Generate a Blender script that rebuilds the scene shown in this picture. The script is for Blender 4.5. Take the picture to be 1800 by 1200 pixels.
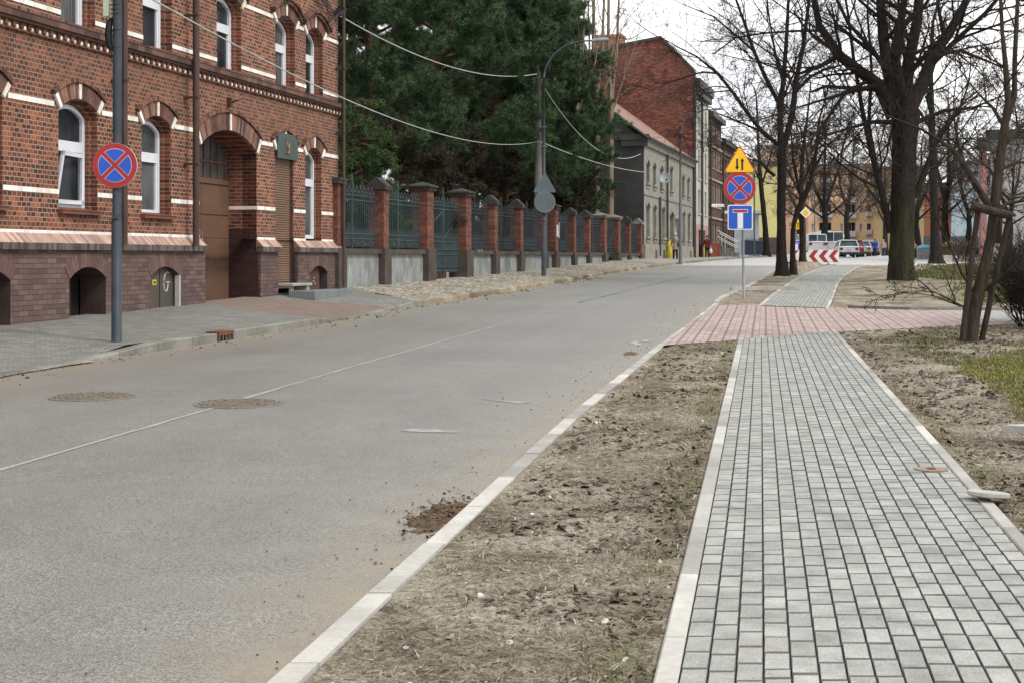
import bpy, bmesh, math, random
import numpy as np
from mathutils import Vector, Matrix, Euler
for o in list(bpy.data.objects): bpy.data.objects.remove(o)
SC = bpy.context.scene
COL = SC.collection
random.seed(7); RNG = np.random.default_rng(7)
R = math.radians
# ------------------------------------------------------------ camera (horizon kept level, lens shifted down)
F = 2530.0; HY = 453.0; EYE = 1.5          # focal length and horizon in photo pixels (1800 x 1200)
cam = bpy.data.objects.new("camera", bpy.data.cameras.new("camera")); COL.objects.link(cam)
cam.location = (0, 0, EYE); cam.rotation_euler = (R(90), 0, 0)
cam.data.sensor_width = 36; cam.data.lens = F / 1800 * 36
cam.data.shift_y = -(600 - HY) / 1800
cam.data.clip_start = 0.1; cam.data.clip_end = 4000
SC.camera = cam
# ------------------------------------------------------------ bright overcast sky, weak wide sun
SUN_EL, SUN_AZ = 48, 125                    # azimuth measured clockwise from the view direction
w = bpy.data.worlds.new("World"); SC.world = w; w.use_nodes = True
nt = w.node_tree; nt.nodes.clear()
o_ = nt.nodes.new('ShaderNodeOutputWorld'); bg = nt.nodes.new('ShaderNodeBackground')
sky = nt.nodes.new('ShaderNodeTexSky'); sky.sky_type = 'NISHITA'; sky.sun_disc = False
sky.sun_elevation = R(SUN_EL); sky.sun_rotation = R(SUN_AZ); sky.dust_density = 3; sky.air_density = 1
tc = nt.nodes.new('ShaderNodeTexCoord'); mp = nt.nodes.new('ShaderNodeMapping'); mp.inputs['Scale'].default_value = (1.2, 1.2, 3.5)
nz = nt.nodes.new('ShaderNodeTexNoise'); nz.inputs['Scale'].default_value = 2.2; nz.inputs['Detail'].default_value = 5
cr = nt.nodes.new('ShaderNodeValToRGB')
cr.color_ramp.elements[0].position = .34; cr.color_ramp.elements[0].color = (5.7, 5.95, 6.5, 1)
cr.color_ramp.elements[1].position = .56; cr.color_ramp.elements[1].color = (11.2, 11.1, 10.9, 1)
mx = nt.nodes.new('ShaderNodeMixRGB'); mx.inputs[0].default_value = .93
L = nt.links.new
L(tc.outputs['Generated'], mp.inputs[0]); L(mp.outputs[0], nz.inputs[0]); L(nz.outputs[0], cr.inputs[0])
L(sky.outputs[0], mx.inputs[1]); L(cr.outputs[0], mx.inputs[2]); L(mx.outputs[0], bg.inputs[0])
bg.inputs[1].default_value = 0.1; L(bg.outputs[0], o_.inputs[0])
sd = bpy.data.lights.new("sun", 'SUN'); sd.energy = 1.45; sd.angle = R(11); sd.color = (1, .96, .9)
so = bpy.data.objects.new("sun", sd); COL.objects.link(so)
_v = Vector((math.sin(R(SUN_AZ)) * math.cos(R(SUN_EL)), math.cos(R(SUN_AZ)) * math.cos(R(SUN_EL)), math.sin(R(SUN_EL))))
so.rotation_euler = _v.to_track_quat('Z', 'Y').to_euler(); so.location = (0, 0, 60)
SC.view_settings.view_transform = 'Standard'; SC.view_settings.look = 'None'
SC.view_settings.exposure = 0.78; SC.view_settings.gamma = 1
SC.render.engine = 'CYCLES'
# ------------------------------------------------------------ ground heights and placing on the ground
def g(Y): return float(np.interp(Y, [-40, 0, 30, 40, 50, 60, 70, 80, 100, 130, 160, 250, 600, 3000], [-.4, 0, .31, .46, .66, .86, 1.03, 1.16, 1.33, 1.55, 1.78, 2.2, 3, 6]))
gv = lambda Y: np.interp(Y, [-40, 0, 30, 40, 50, 60, 70, 80, 100, 130, 160, 250, 600, 3000], [-.4, 0, .31, .46, .66, .86, 1.03, 1.16, 1.33, 1.55, 1.78, 2.2, 3, 6])
def pave(Y): return float(np.interp(Y, [0, 22, 36, 42, 54, 66, 80, 100, 130, 160], [.2, .45, .74, .79, .99, 1.24, 1.44, 1.5, 1.66, 1.88]))   # pavement height along the house fronts
def G(x, y, off=0.0):                        # point of the ground that the photo shows at x, y
    a, b = 2.0, 1500.0
    for _ in range(50):
        m = (a + b) / 2
        if HY + (EYE - g(m) - off) * F / m > y: a = m
        else: b = m
    return Vector(((x - 900) / F * a, a, g(a) + off))
def P(x, y, Y): return Vector(((x - 900) / F * Y, Y, EYE + (HY - y) * Y / F))
# ------------------------------------------------------------ mesh collector
class M:
    def __init__(s): s.v = []; s.f = []; s.m = []; s.n = 0
    def add(s, v, f, m=0):
        v = np.asarray(v, float).reshape(-1, 3); s.v.append(v)
        if isinstance(f, np.ndarray): s.f.append(f + s.n); s.m.append(np.full(len(f), m))
        else:
            for q in f: s.f.append(np.array([q]) + s.n); s.m.append(np.array([m]))
        s.n += len(v); return s
    def box(s, x0, x1, y0, y1, z0, z1, m=0):
        v = [(x, y, z) for x in (x0, x1) for y in (y0, y1) for z in (z0, z1)]
        return s.add(v, np.array([[0, 1, 3, 2], [4, 6, 7, 5], [0, 4, 5, 1], [2, 3, 7, 6], [0, 2, 6, 4], [1, 5, 7, 3]]), m)
    def bevbox(s, x0, x1, y0, y1, z0, z1, b=.01, m=0):      # box with chamfered top
        v = [(x0, y0, z0), (x1, y0, z0), (x1, y1, z0), (x0, y1, z0), (x0, y0, z1 - b), (x1, y0, z1 - b), (x1, y1, z1 - b), (x0, y1, z1 - b),
             (x0 + b, y0 + b, z1), (x1 - b, y0 + b, z1), (x1 - b, y1 - b, z1), (x0 + b, y1 - b, z1)]
        f = [[0, 3, 2, 1], [8, 9, 10, 11]]
        for i in range(4):
            j = (i + 1) % 4; f += [[i, j, 4 + j, 4 + i], [4 + i, 4 + j, 8 + j, 8 + i]]
        return s.add(v, np.array(f), m)
    def quad(s, a, b, c, d, m=0): return s.add([a, b, c, d], np.array([[0, 1, 2, 3]]), m)
    def poly(s, pts, m=0): return s.add(pts, [list(range(len(pts)))], m)
    def tube(s, pts, r, n=8, m=0, cap=True):
        pts = np.asarray(pts, float); k = len(pts); r = np.broadcast_to(np.asarray(r, float), (k,))
        t = np.gradient(pts, axis=0); t /= np.linalg.norm(t, axis=1)[:, None] + 1e-9
        up = np.array([0, 0, 1.]) if abs(t[0, 2]) < .9 else np.array([1., 0, 0])
        u = np.cross(t, up); u /= np.linalg.norm(u, axis=1)[:, None] + 1e-9; w_ = np.cross(t, u)
        a = np.arange(n) * 2 * math.pi / n
        v = pts[:, None, :] + r[:, None, None] * (np.cos(a)[None, :, None] * u[:, None, :] + np.sin(a)[None, :, None] * w_[:, None, :])
        i = np.arange(k - 1)[:, None] * n; j = np.arange(n)[None, :]; j2 = (j + 1) % n
        f = np.stack([i + j, i + j2, i + n + j2, i + n + j], -1).reshape(-1, 4)
        s.add(v.reshape(-1, 3), f, m)
        if cap and n > 3:
            s.f.append(np.array([list(range(n))]) + s.n - k * n); s.m.append(np.array([m]))
            s.f.append(np.array([list(range(n))[::-1]]) + s.n - n); s.m.append(np.array([m]))
        return s
    def lathe(s, prof, c=(0, 0, 0), n=16, m=0, sx=1, sy=1):   # profile of (radius, z)
        a = np.arange(n) * 2 * math.pi / n; k = len(prof)
        v = np.array([[(c[0] + p[0] * sx * math.cos(t), c[1] + p[0] * sy * math.sin(t), c[2] + p[1]) for t in a] for p in prof])
        i = np.arange(k - 1)[:, None] * n; j = np.arange(n)[None, :]; j2 = (j + 1) % n
        f = np.stack([i + j, i + j2, i + n + j2, i + n + j], -1).reshape(-1, 4); s.add(v.reshape(-1, 3), f, m)
        s.f.append(np.array([list(range(n))[::-1]]) + s.n - k * n); s.m.append(np.array([m]))
        s.f.append(np.array([list(range(n))]) + s.n - n); s.m.append(np.array([m]))
        return s
    def prism(s, pts2, axis, a, b, m=0):     # outline in the two other axes, pushed from a to b along axis
        n = len(pts2)
        def mk(p, t): return {0: (t, p[0], p[1]), 1: (p[0], t, p[1]), 2: (p[0], p[1], t)}[axis]
        s.add([mk(p, a) for p in pts2] + [mk(p, b) for p in pts2], [list(range(n))[::-1], list(range(n, 2 * n))] + [[i, (i + 1) % n, n + (i + 1) % n, n + i] for i in range(n)], m)
        return s
    def ball(s, c, r, m=0, n=8, k=6, sc=(1, 1, 1)):
        pr = [(max(.02, math.sin(math.pi * i / k)) * r, -math.cos(math.pi * i / k) * r * sc[2]) for i in range(k + 1)]
        return s.lathe(pr, c, n, m, sc[0], sc[1])
    def build(s, name, mats, parent=None, smooth=False, loc=None):
        me = bpy.data.meshes.new(name)
        V = np.concatenate(s.v); me.vertices.add(len(V)); me.vertices.foreach_set('co', V.ravel())
        lens = np.concatenate([np.full(len(f), f.shape[1]) for f in s.f]); idx = np.concatenate([f.ravel() for f in s.f])
        me.loops.add(len(idx)); me.loops.foreach_set('vertex_index', idx.astype(np.int32))
        me.polygons.add(len(lens)); st = np.concatenate([[0], np.cumsum(lens)[:-1]])
        me.polygons.foreach_set('loop_start', st.astype(np.int32))
        me.polygons.foreach_set('material_index', np.concatenate(s.m).astype(np.int32))
        me.polygons.foreach_set('use_smooth', np.full(len(lens), bool(smooth)))
        for q in (mats if isinstance(mats, (list, tuple)) else [mats]): me.materials.append(q)
        me.update(calc_edges=True); me.validate()
        ob = bpy.data.objects.new(name, me); COL.objects.link(ob)
        if parent is not None: ob.parent = parent
        if loc is not None: ob.location = loc
        return ob
def tag(o, label, cat, group=None, kind=None):
    o['label'] = label; o['category'] = cat
    if group: o['group'] = group
    if kind: o['kind'] = kind
    return o
def struct(o, label, cat='ground'): o['kind'] = 'structure'; o['label'] = label; o['category'] = cat; return o
def thing(name, label, cat, loc=(0, 0, 0), rz=0, group=None):
    o = bpy.data.objects.new(name, None); COL.objects.link(o); o.location = loc; o.rotation_euler = (0, 0, rz); o.empty_display_size = .3
    return tag(o, label, cat, group)
def copy_tree(o, parent=None):
    c = o.copy(); COL.objects.link(c)
    if parent is not None: c.parent = parent
    for ch in list(o.children): copy_tree(ch, c)
    return c
# ------------------------------------------------------------ materials
def nodes(name):
    m = bpy.data.materials.new(name); m.use_nodes = True; t = m.node_tree
    return m, t, t.nodes['Principled BSDF']
def N(t, ty, **kw):
    n = t.nodes.new(ty)
    for k, v in kw.items():
        if k in n.inputs: n.inputs[k].default_value = v
        else: setattr(n, k, v)
    return n
def c4(c): return (c[0], c[1], c[2], 1)
def coord(t, kind='Object'):
    return N(t, 'ShaderNodeTexCoord').outputs[kind]
def ramp(t, fac, stops, interp='LINEAR'):
    r = N(t, 'ShaderNodeValToRGB'); e = r.color_ramp; e.interpolation = interp
    while len(e.elements) < len(stops): e.elements.new(.5)
    for i, (p, c) in enumerate(stops): e.elements[i].position = p; e.elements[i].color = c4(c) if hasattr(c, '__len__') else (c, c, c, 1)
    t.links.new(fac, r.inputs[0]); return r.outputs[0]
def noise(t, vec, sc, det=4, rough=.55, dist=0):
    n = N(t, 'ShaderNodeTexNoise'); n.inputs['Scale'].default_value = sc; n.inputs['Detail'].default_value = det; n.inputs['Roughness'].default_value = rough; n.inputs['Distortion'].default_value = dist
    t.links.new(vec, n.inputs['Vector']); return n.outputs['Fac']
def mixc(t, fac, a, b, mode='MIX'):
    n = N(t, 'ShaderNodeMixRGB', blend_type=mode)
    for i, q in ((0, fac), (1, a), (2, b)):
        if hasattr(q, 'is_linked'): t.links.new(q, n.inputs[i])
        else: n.inputs[i].default_value = q if i == 0 else c4(q)
    return n.outputs[0]
def math_(t, op, a, b=None):
    n = N(t, 'ShaderNodeMath', operation=op)
    for i, q in ((0, a), (1, b)):
        if q is None: continue
        if hasattr(q, 'is_linked'): t.links.new(q, n.inputs[i])
        else: n.inputs[i].default_value = q
    return n.outputs[0]
def bump(t, b, h, st=.3, d=.01):
    n = N(t, 'ShaderNodeBump'); n.inputs['Strength'].default_value = st; n.inputs['Distance'].default_value = d
    t.links.new(h, n.inputs['Height']); t.links.new(n.outputs[0], b.inputs['Normal'])
def pm(name, c1, c2=None, sc=3, rough=.7, metal=0, bst=0, bsc=30, bd=.01, spec=.3, isl=0, lo=.35, hi=.65, fine=.12):
    """mottled paint, plaster, metal: two tones by noise, some fine grain, optional bump and per-piece tone"""
    m, t, b = nodes(name); v = coord(t)
    c2 = c2 or tuple(x * .75 for x in c1)
    col = ramp(t, noise(t, v, sc, 6), [(lo, c1), (hi, c2)])
    if fine: col = mixc(t, fine, col, ramp(t, noise(t, v, sc * 14, 3), [(.35, .02), (.65, .9)]), 'SOFT_LIGHT')
    if isl:
        gm = N(t, 'ShaderNodeNewGeometry').outputs['Random Per Island']
        col = mixc(t, isl, col, ramp(t, gm, [(0, .05), (1, 1)]), 'OVERLAY')
    t.links.new(col, b.inputs['Base Color'])
    b.inputs['Roughness'].default_value = rough; b.inputs['Metallic'].default_value = metal; b.inputs['Specular IOR Level'].default_value = spec
    if bst: bump(t, b, noise(t, v, bsc, 4), bst, bd)
    return m
def wallvec(t):                               # u runs along walls whichever axis they face, v is height
    s_ = N(t, 'ShaderNodeSeparateXYZ'); t.links.new(coord(t), s_.inputs[0])
    c_ = N(t, 'ShaderNodeCombineXYZ'); t.links.new(math_(t, 'ADD', s_.outputs[0], s_.outputs[1]), c_.inputs[0]); t.links.new(s_.outputs[2], c_.inputs[1])
    return c_.outputs[0], s_
def brickmat(name, stops, mortar, bw=.13, bh=.077, ms=.006, offs=.5, dirt=.25, dirtc=(.05, .035, .028), st=.6, horiz=False, rough=.85, dsc=.6, zone=None):
    m, t, b = nodes(name)
    if horiz: vec = coord(t)
    else: vec, _ = wallvec(t)
    nv = N(t, 'ShaderNodeTexNoise'); nv.inputs['Scale'].default_value = 9; t.links.new(vec, nv.inputs['Vector'])
    vm = N(t, 'ShaderNodeVectorMath', operation='MULTIPLY_ADD'); t.links.new(nv.outputs['Color'], vm.inputs[0]); vm.inputs[1].default_value = (.012, .012, 0); t.links.new(vec, vm.inputs[2])
    br = N(t, 'ShaderNodeTexBrick'); br.offset = offs; t.links.new(vm.outputs[0], br.inputs['Vector'])
    br.inputs['Color1'].default_value = (0, 0, 0, 1); br.inputs['Color2'].default_value = (1, 1, 1, 1); br.inputs['Mortar'].default_value = (.5, .5, .5, 1)
    br.inputs['Scale'].default_value = 1; br.inputs['Mortar Size'].default_value = ms; br.inputs['Mortar Smooth'].default_value = .3
    br.inputs['Brick Width'].default_value = bw; br.inputs['Row Height'].default_value = bh
    col = ramp(t, br.outputs['Color'], stops)
    col = mixc(t, .5, col, ramp(t, noise(t, vec, 70, 3), [(.3, .15), (.7, .85)]), 'SOFT_LIGHT')
    col = mixc(t, br.outputs['Fac'], col, mixc(t, noise(t, vec, 3), mortar, tuple(x * .7 for x in mortar)))
    big = ramp(t, noise(t, vec, dsc, 7, .65), [(.42, 0.0), (.72, 1.0)])
    dm = N(t, 'ShaderNodeMath', operation='MULTIPLY'); t.links.new(big, dm.inputs[0]); dm.inputs[1].default_value = dirt
    col = mixc(t, dm.outputs[0], col, dirtc)
    if zone:
        sz = N(t, 'ShaderNodeSeparateXYZ'); t.links.new(coord(t), sz.inputs[0]); zz = math_(t, 'ADD', sz.outputs[2], math_(t, 'MULTIPLY', noise(t, vec, .9, 4), .5))
        col = mixc(t, ramp(t, math_(t, 'DIVIDE', zz, 10), zone[0]), col, zone[1])
    t.links.new(col, b.inputs['Base Color']); b.inputs['Roughness'].default_value = rough; b.inputs['Specular IOR Level'].default_value = .2
    h = math_(t, 'ADD', math_(t, 'MULTIPLY', br.outputs['Fac'], -1), math_(t, 'MULTIPLY', noise(t, vec, 60, 3), .5))
    bump(t, b, h, st, .008)
    return m
def glassmat(name, c=(.012, .014, .017), rough=.08, refl=.22):
    m, t, b = nodes(name)
    v = coord(t); t.links.new(ramp(t, noise(t, v, 1.2, 2), [(.35, c), (.7, tuple(x * 2.2 + .01 for x in c))]), b.inputs['Base Color'])
    b.inputs['Roughness'].default_value = rough; b.inputs['Specular IOR Level'].default_value = refl; b.inputs['IOR'].default_value = 1.3; return m
# ============================================================ MATERIALS FOR THE GROUND
def asphalt(name, base=(.150, .148, .134), attr=True):
    m, t, b = nodes(name); v = coord(t)
    col = ramp(t, noise(t, v, .22, 6, .6), [(.35, tuple(x * .88 for x in base)), (.68, tuple(x * 1.12 for x in base))])
    col = mixc(t, .18, col, ramp(t, noise(t, v, 3.5, 5), [(.35, .3), (.65, .7)]), 'SOFT_LIGHT')
    col = mixc(t, .9, col, ramp(t, noise(t, v, 110, 2, .75), [(.34, .02), (.5, .5), (.66, 1.0)]), 'SOFT_LIGHT')
    col = mixc(t, .5, col, ramp(t, noise(t, v, 45, 2, .7), [(.32, .2), (.68, .85)]), 'SOFT_LIGHT')
    if attr:
        tk = math_(t, 'MULTIPLY', N(t, 'ShaderNodeAttribute', attribute_name='track').outputs['Fac'], ramp(t, noise(t, v, .5, 5), [(.3, .05), (.7, .22)])); col = mixc(t, tk, col, tuple(x * .62 for x in base))
        col = mixc(t, ramp(t, noise(t, v, .35, 8, .72), [(.60, 0.0), (.615, .22), (.7, .3)]), col, tuple(x * .74 for x in base))
        a = N(t, 'ShaderNodeAttribute', attribute_name='sand').outputs['Fac']
        k = math_(t, 'MULTIPLY', a, ramp(t, noise(t, v, 1.6, 7, .7), [(.3, .25), (.62, 1.0)]))
        col = mixc(t, k, col, mixc(t, noise(t, v, 40, 3), (.285, .235, .165), (.20, .17, .125)))
    t.links.new(col, b.inputs['Base Color']); b.inputs['Roughness'].default_value = .55; b.inputs['Specular IOR Level'].default_value = .6
    bump(t, b, noise(t, v, 160, 2, .7), .45, .005); return m
ASPH = asphalt('asphalt'); ASPHF = asphalt('street_asphalt', (.34, .335, .32), False)
def soilmat(name):
    m, t, b = nodes(name); v = coord(t)
    col = ramp(t, noise(t, v, 1.1, 8, .62), [(.35, (.11, .088, .064)), (.47, (.20, .17, .128)), (.59, (.280, .25, .198))])
    col = mixc(t, .8, col, ramp(t, noise(t, v, 24, 6, .75), [(.32, .04), (.5, .5), (.66, .95)]), 'SOFT_LIGHT')
    col = mixc(t, .8, col, ramp(t, noise(t, v, 75, 4, .75), [(.33, .06), (.5, .5), (.66, .96)]), 'SOFT_LIGHT')
    a = N(t, 'ShaderNodeAttribute', attribute_name='grass').outputs['Fac']
    gk = math_(t, 'MULTIPLY', a, ramp(t, noise(t, v, 1.5, 6, .7), [(.36, 0.0), (.55, 1.0)]))
    gc = mixc(t, noise(t, v, 6, 6, .7), (.075, .095, .022), (.155, .135, .055))
    gc = mixc(t, .6, gc, ramp(t, noise(t, v, 60, 3, .7), [(.3, .1), (.7, .9)]), 'SOFT_LIGHT')
    col = mixc(t, gk, col, gc)
    t.links.new(col, b.inputs['Base Color']); b.inputs['Roughness'].default_value = .95; b.inputs['Specular IOR Level'].default_value = .1
    h = math_(t, 'ADD', noise(t, v, 22, 6, .75), math_(t, 'MULTIPLY', noise(t, v, 80, 4, .7), .5)); bump(t, b, h, .9, .025)
    return m
SOIL = soilmat('soil_and_thin_grass')
KERB = pm('pale_concrete_kerb', (.38, .37, .34), (.27, .262, .24), 2.2, .8, bst=.25, bsc=90, bd=.003, isl=.3)
KERBOLD = pm('worn_concrete_kerb', (.20, .20, .175), (.12, .115, .095), 1.3, .85, bst=.4, bsc=40, bd=.006, isl=.35)
def pavermat(name, stops, stain=(.30, .24, .16)):
    m, t, b = nodes(name); v = coord(t)
    gm = N(t, 'ShaderNodeNewGeometry').outputs['Random Per Island']
    col = ramp(t, gm, stops)
    col = mixc(t, .55, col, ramp(t, noise(t, v, 5, 6, .65), [(.32, .2), (.68, .82)]), 'SOFT_LIGHT')
    col = mixc(t, .45, col, ramp(t, noise(t, v, 140, 2, .7), [(.32, .1), (.68, .9)]), 'SOFT_LIGHT')
    col = mixc(t, ramp(t, noise(t, v, 1.1, 5, .7), [(.60, 0.0), (.72, .45)]), col, stain)
    t.links.new(col, b.inputs['Base Color']); b.inputs['Roughness'].default_value = .8; b.inputs['Specular IOR Level'].default_value = .25
    bump(t, b, noise(t, v, 180, 2, .7), .25, .003); return m
PAVER = pavermat('grey_paver', [(0, (.232, .236, .222)), (.5, (.256, .259, .243)), (1, (.285, .285, .268))])
JOINT = pm('dark_joint_sand', (.055, .057, .048), (.10, .092, .072), 12, .95); CHAM = pm('darkened_chamfer', (.12, .122, .11), (.075, .078, .068), 12, .95)  # CHAM: bevels painted darker than the tops to make the joints read dark
def crossmat():
    m, t, b = nodes('pink_crossing_pavers'); v = coord(t)
    rot = N(t, 'ShaderNodeMapping'); rot.inputs['Rotation'].default_value = (0, 0, R(10)); t.links.new(v, rot.inputs[0]); vv = rot.outputs[0]
    s_ = N(t, 'ShaderNodeSeparateXYZ'); t.links.new(vv, s_.inputs[0])
    fr = math_(t, 'FRACT', math_(t, 'MULTIPLY', s_.outputs[0], 1 / .21))
    dk = math_(t, 'GREATER_THAN', math_(t, 'ABSOLUTE', math_(t, 'SUBTRACT', fr, .5)), .41)
    br = N(t, 'ShaderNodeTexBrick'); br.inputs['Scale'].default_value = 1; br.inputs['Brick Width'].default_value = .2; br.inputs['Row Height'].default_value = .105
    br.inputs['Mortar Size'].default_value = .004; br.inputs['Color1'].default_value = (0, 0, 0, 1); br.inputs['Color2'].default_value = (1, 1, 1, 1)
    sw = N(t, 'ShaderNodeCombineXYZ'); t.links.new(s_.outputs[1], sw.inputs[0]); t.links.new(s_.outputs[0], sw.inputs[1]); t.links.new(sw.outputs[0], br.inputs['Vector'])
    col = ramp(t, br.outputs['Color'], [(0, (.27, .20, .185)), (1, (.355, .275, .255))])
    col = mixc(t, .6, col, ramp(t, noise(t, v, 2.5, 6), [(.3, .25), (.7, .75)]), 'SOFT_LIGHT')
    col = mixc(t, math_(t, 'MULTIPLY', dk, .75), col, (.14, .095, .085)); col = mixc(t, br.outputs['Fac'], col, (.12, .085, .075))
    gx = N(t, 'ShaderNodeSeparateXYZ'); t.links.new(v, gx.inputs[0])
    far = math_(t, 'GREATER_THAN', gx.outputs[0], 9.1)
    gcol = ramp(t, br.outputs['Color'], [(0, (.24, .245, .235)), (1, (.30, .30, .285))]); gcol = mixc(t, br.outputs['Fac'], gcol, (.12, .12, .11)); gcol = mixc(t, math_(t, 'MULTIPLY', dk, .45), gcol, (.12, .12, .11))
    col = mixc(t, far, col, gcol)
    t.links.new(col, b.inputs['Base Color']); b.inputs['Roughness'].default_value = .85
    bump(t, b, math_(t, 'MULTIPLY', br.outputs['Fac'], -1), .5, .006); return m
CROSS = crossmat()
BLOCKS = brickmat('worn_grey_blocks', [(0, (.15, .155, .145)), (.5, (.19, .19, .175)), (1, (.23, .225, .205))], (.075, .07, .058), .2, .1, .005, .5, .45, (.09, .085, .065), .5, True, dsc=.5)
PINK = brickmat('worn_pink_blocks', [(0, (.185, .135, .115)), (1, (.235, .185, .16))], (.09, .07, .055), .2, .1, .005, .5, .45, (.13, .10, .08), .5, True, dsc=.6)
def cobblemat():
    m, t, b = nodes('old_cobbles'); v = coord(t)
    vo = N(t, 'ShaderNodeTexVoronoi', feature='F1'); vo.inputs['Scale'].default_value = 5.5; t.links.new(v, vo.inputs['Vector'])
    ed = N(t, 'ShaderNodeTexVoronoi', feature='DISTANCE_TO_EDGE'); ed.inputs['Scale'].default_value = 5.5; t.links.new(v, ed.inputs['Vector'])
    sp = N(t, 'ShaderNodeSeparateColor'); t.links.new(vo.outputs['Color'], sp.inputs[0])
    col = ramp(t, sp.outputs[0], [(0, (.20, .175, .13)), (.5, (.30, .275, .22)), (1, (.38, .36, .30))])
    col = mixc(t, .6, col, ramp(t, noise(t, v, 1.5, 7, .7), [(.32, .12), (.68, .9)]), 'SOFT_LIGHT')
    e = ramp(t, ed.outputs['Distance'], [(.02, 0.0), (.10, 1.0)]); col = mixc(t, e, (.085, .07, .045), col)
    col = mixc(t, ramp(t, noise(t, v, .7, 6, .7), [(.5, 0.0), (.7, .6)]), col, (.16, .13, .085))
    t.links.new(col, b.inputs['Base Color']); b.inputs['Roughness'].default_value = .9; bump(t, b, e, .9, .03); return m
COBB = cobblemat()
# ============================================================ GROUND LINES
KB = [G(*p) for p in [(-420, 745), (-150, 692), (0, 662), (110, 645), (190, 629), (232, 624), (400, 598), (560, 571), (690, 544), (715, 541), (860, 519), (1000, 495), (1060, 484), (1100, 477.5), (1190, 465), (1300, 454.5), (1370, 450.8)]]
KY = np.array([p.y for p in KB]); KXA = np.array([p.x for p in KB])
def KX(Y): return np.where(Y < KY[0], KXA[0] + (Y - KY[0]) * .18, np.interp(Y, KY, KXA))
hY = [G(110, 645).y, G(200, 628).y, G(234, 624).y, G(552, 572).y, G(590, 564).y, G(688, 544).y, G(716, 540).y, 60, 200]
def KH(Y): return np.interp(Y, hY, [.03, .04, .13, .13, .03, .03, .12, .11, .10])
RB = [G(x, y, .04) for x, y in [(463, 1200), (993, 731), (1156, 605), (1251, 535), (1263, 524), (1287, 514), (1306, 506), (1337, 490), (1349, 481), (1362, 475)]]
RYA = np.array([-8] + [p.y for p in RB] + [74]); RXA = np.array([RB[0].x - (RB[0].y + 8) * .17] + [p.x for p in RB] + [13.6])
def RX(Y): return np.interp(Y, RYA, RXA)
def FX(Y): return np.where(Y < 36.15, (630 * Y - 33818) / 2530, (660 * Y - 34560) / 2530)   # line of the house fronts and fence
def setattrf(ob, name, vals):
    a = ob.data.attributes.new(name, 'FLOAT', 'POINT'); a.data.foreach_set('value', np.asarray(vals, np.float32))
def grid(name, mat, X, Y, Z, smooth=True):
    r, c = X.shape; i = np.arange(r - 1)[:, None] * c + np.arange(c - 1)[None, :]
    f = np.stack([i, i + 1, i + c + 1, i + c], -1).reshape(-1, 4)
    m = M(); m.add(np.stack([X, Y, Z], -1).reshape(-1, 3), f); return m.build(name, mat, smooth=smooth)
# base sheet to the horizon: lies below everything near, becomes the bright street surface beyond the lawn
ys = np.concatenate([np.arange(-30, 200, 2.0), np.geomspace(200, 3000, 24)]); xs = np.concatenate([-np.geomspace(60, 2500, 14)[::-1], np.arange(-58, 60, 4), np.geomspace(60, 2500, 14)])
X, Y = np.meshgrid(xs, ys); Z = gv(Y) - np.interp(Y, [-30, 60, 74], [.25, .2, .012])
struct(grid('ground', ASPHF, X, Y, Z), 'pale street surface beyond the lawn and under the parked cars')
# carriageway
ys = np.concatenate([np.arange(-8, 30, .4), np.arange(30, 74.1, .8)]); us = np.linspace(0, 1, 61)
Y = np.repeat(ys[:, None], 61, 1); kl, kr = KX(Y), RX(Y) + .02; X = kl + (kr - kl) * us
dl, dr = X - kl, kr - X
rd = grid('road', ASPH, X, Y, gv(Y) + .0)
sand = np.clip(np.exp(-dl / .55) * .95, 0, 1) + np.clip(np.exp(-dr / .42), 0, 1) * np.interp(Y, [5, 26, 32], [1, .55, .7])
setattrf(rd, 'sand', np.clip(sand, 0, 1).ravel()); wd_ = kr - kl; q_ = (X - kl) / wd_; setattrf(rd, 'track', sum(np.exp(-((q_ - c_) / .045) ** 2) for c_ in (.17, .38, .62, .83)).ravel()); struct(rd, 'grey asphalt carriageway curving away to the right', 'road')
def strip(name, mat, pts, wd, off=.005, label='', cat='road', wob=0):
    pts = [Vector(p) for p in pts]; m = M(); q = []
    for a, b in zip(pts, pts[1:]):
        n = max(2, int((b - a).length / .5)); q += [a.lerp(b, i / n) for i in range(n)]
    q.append(pts[-1]); v = []
    for i, p in enumerate(q):
        d = (q[min(i + 1, len(q) - 1)] - q[max(i - 1, 0)]); nn = Vector((d.y, -d.x, 0)).normalized()
        ww = wd * (1 + wob * (random.random() - .5)); s_ = wob * .03 * (random.random() - .5)
        for k in (-.5, .5):
            a = p + nn * (ww * k + s_); v.append((a.x, a.y, g(a.y) + off))
    m.add(v, np.array([[2 * i, 2 * i + 1, 2 * i + 3, 2 * i + 2] for i in range(len(q) - 1)]))
    return struct(m.build(name, mat), label, cat)
SEAM = pm('light_seam_filler', (.30, .295, .275), (.235, .23, .215), 4, .8); CRACK = pm('dark_tar', (.06, .06, .06), (.13, .13, .125), 5, .7)
strip('road_seam', SEAM, [G(-60, 840), G(0, 826), G(363, 720), G(600, 650), G(975, 543)], .05, .004, 'pale seam running along the middle of the road', wob=.5)
strip('road_crack', CRACK, [G(1016, 533), G(1110, 509), G(1213, 486)], .07, .004, 'dark tar crack along the far part of the road', wob=1.2)
WHITE = pm('worn_white_paint', (.42, .42, .40), (.22, .22, .21), 9, .8)
for a in ([(846, 701), (924, 708)], [(715, 755), (804, 760)]): strip('road_scuff', pm('white_scuff', (.30, .295, .28), (.20, .198, .19), 14, .85), [G(*a[0]), G(*a[1])], .10, .004, 'faint pale scuff on the asphalt', wob=1.5)
strip('road_marking', WHITE, [G(1108, 600), G(1150, 601)], .05, .004, 'small white mark on the road beside the kerb')
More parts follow.
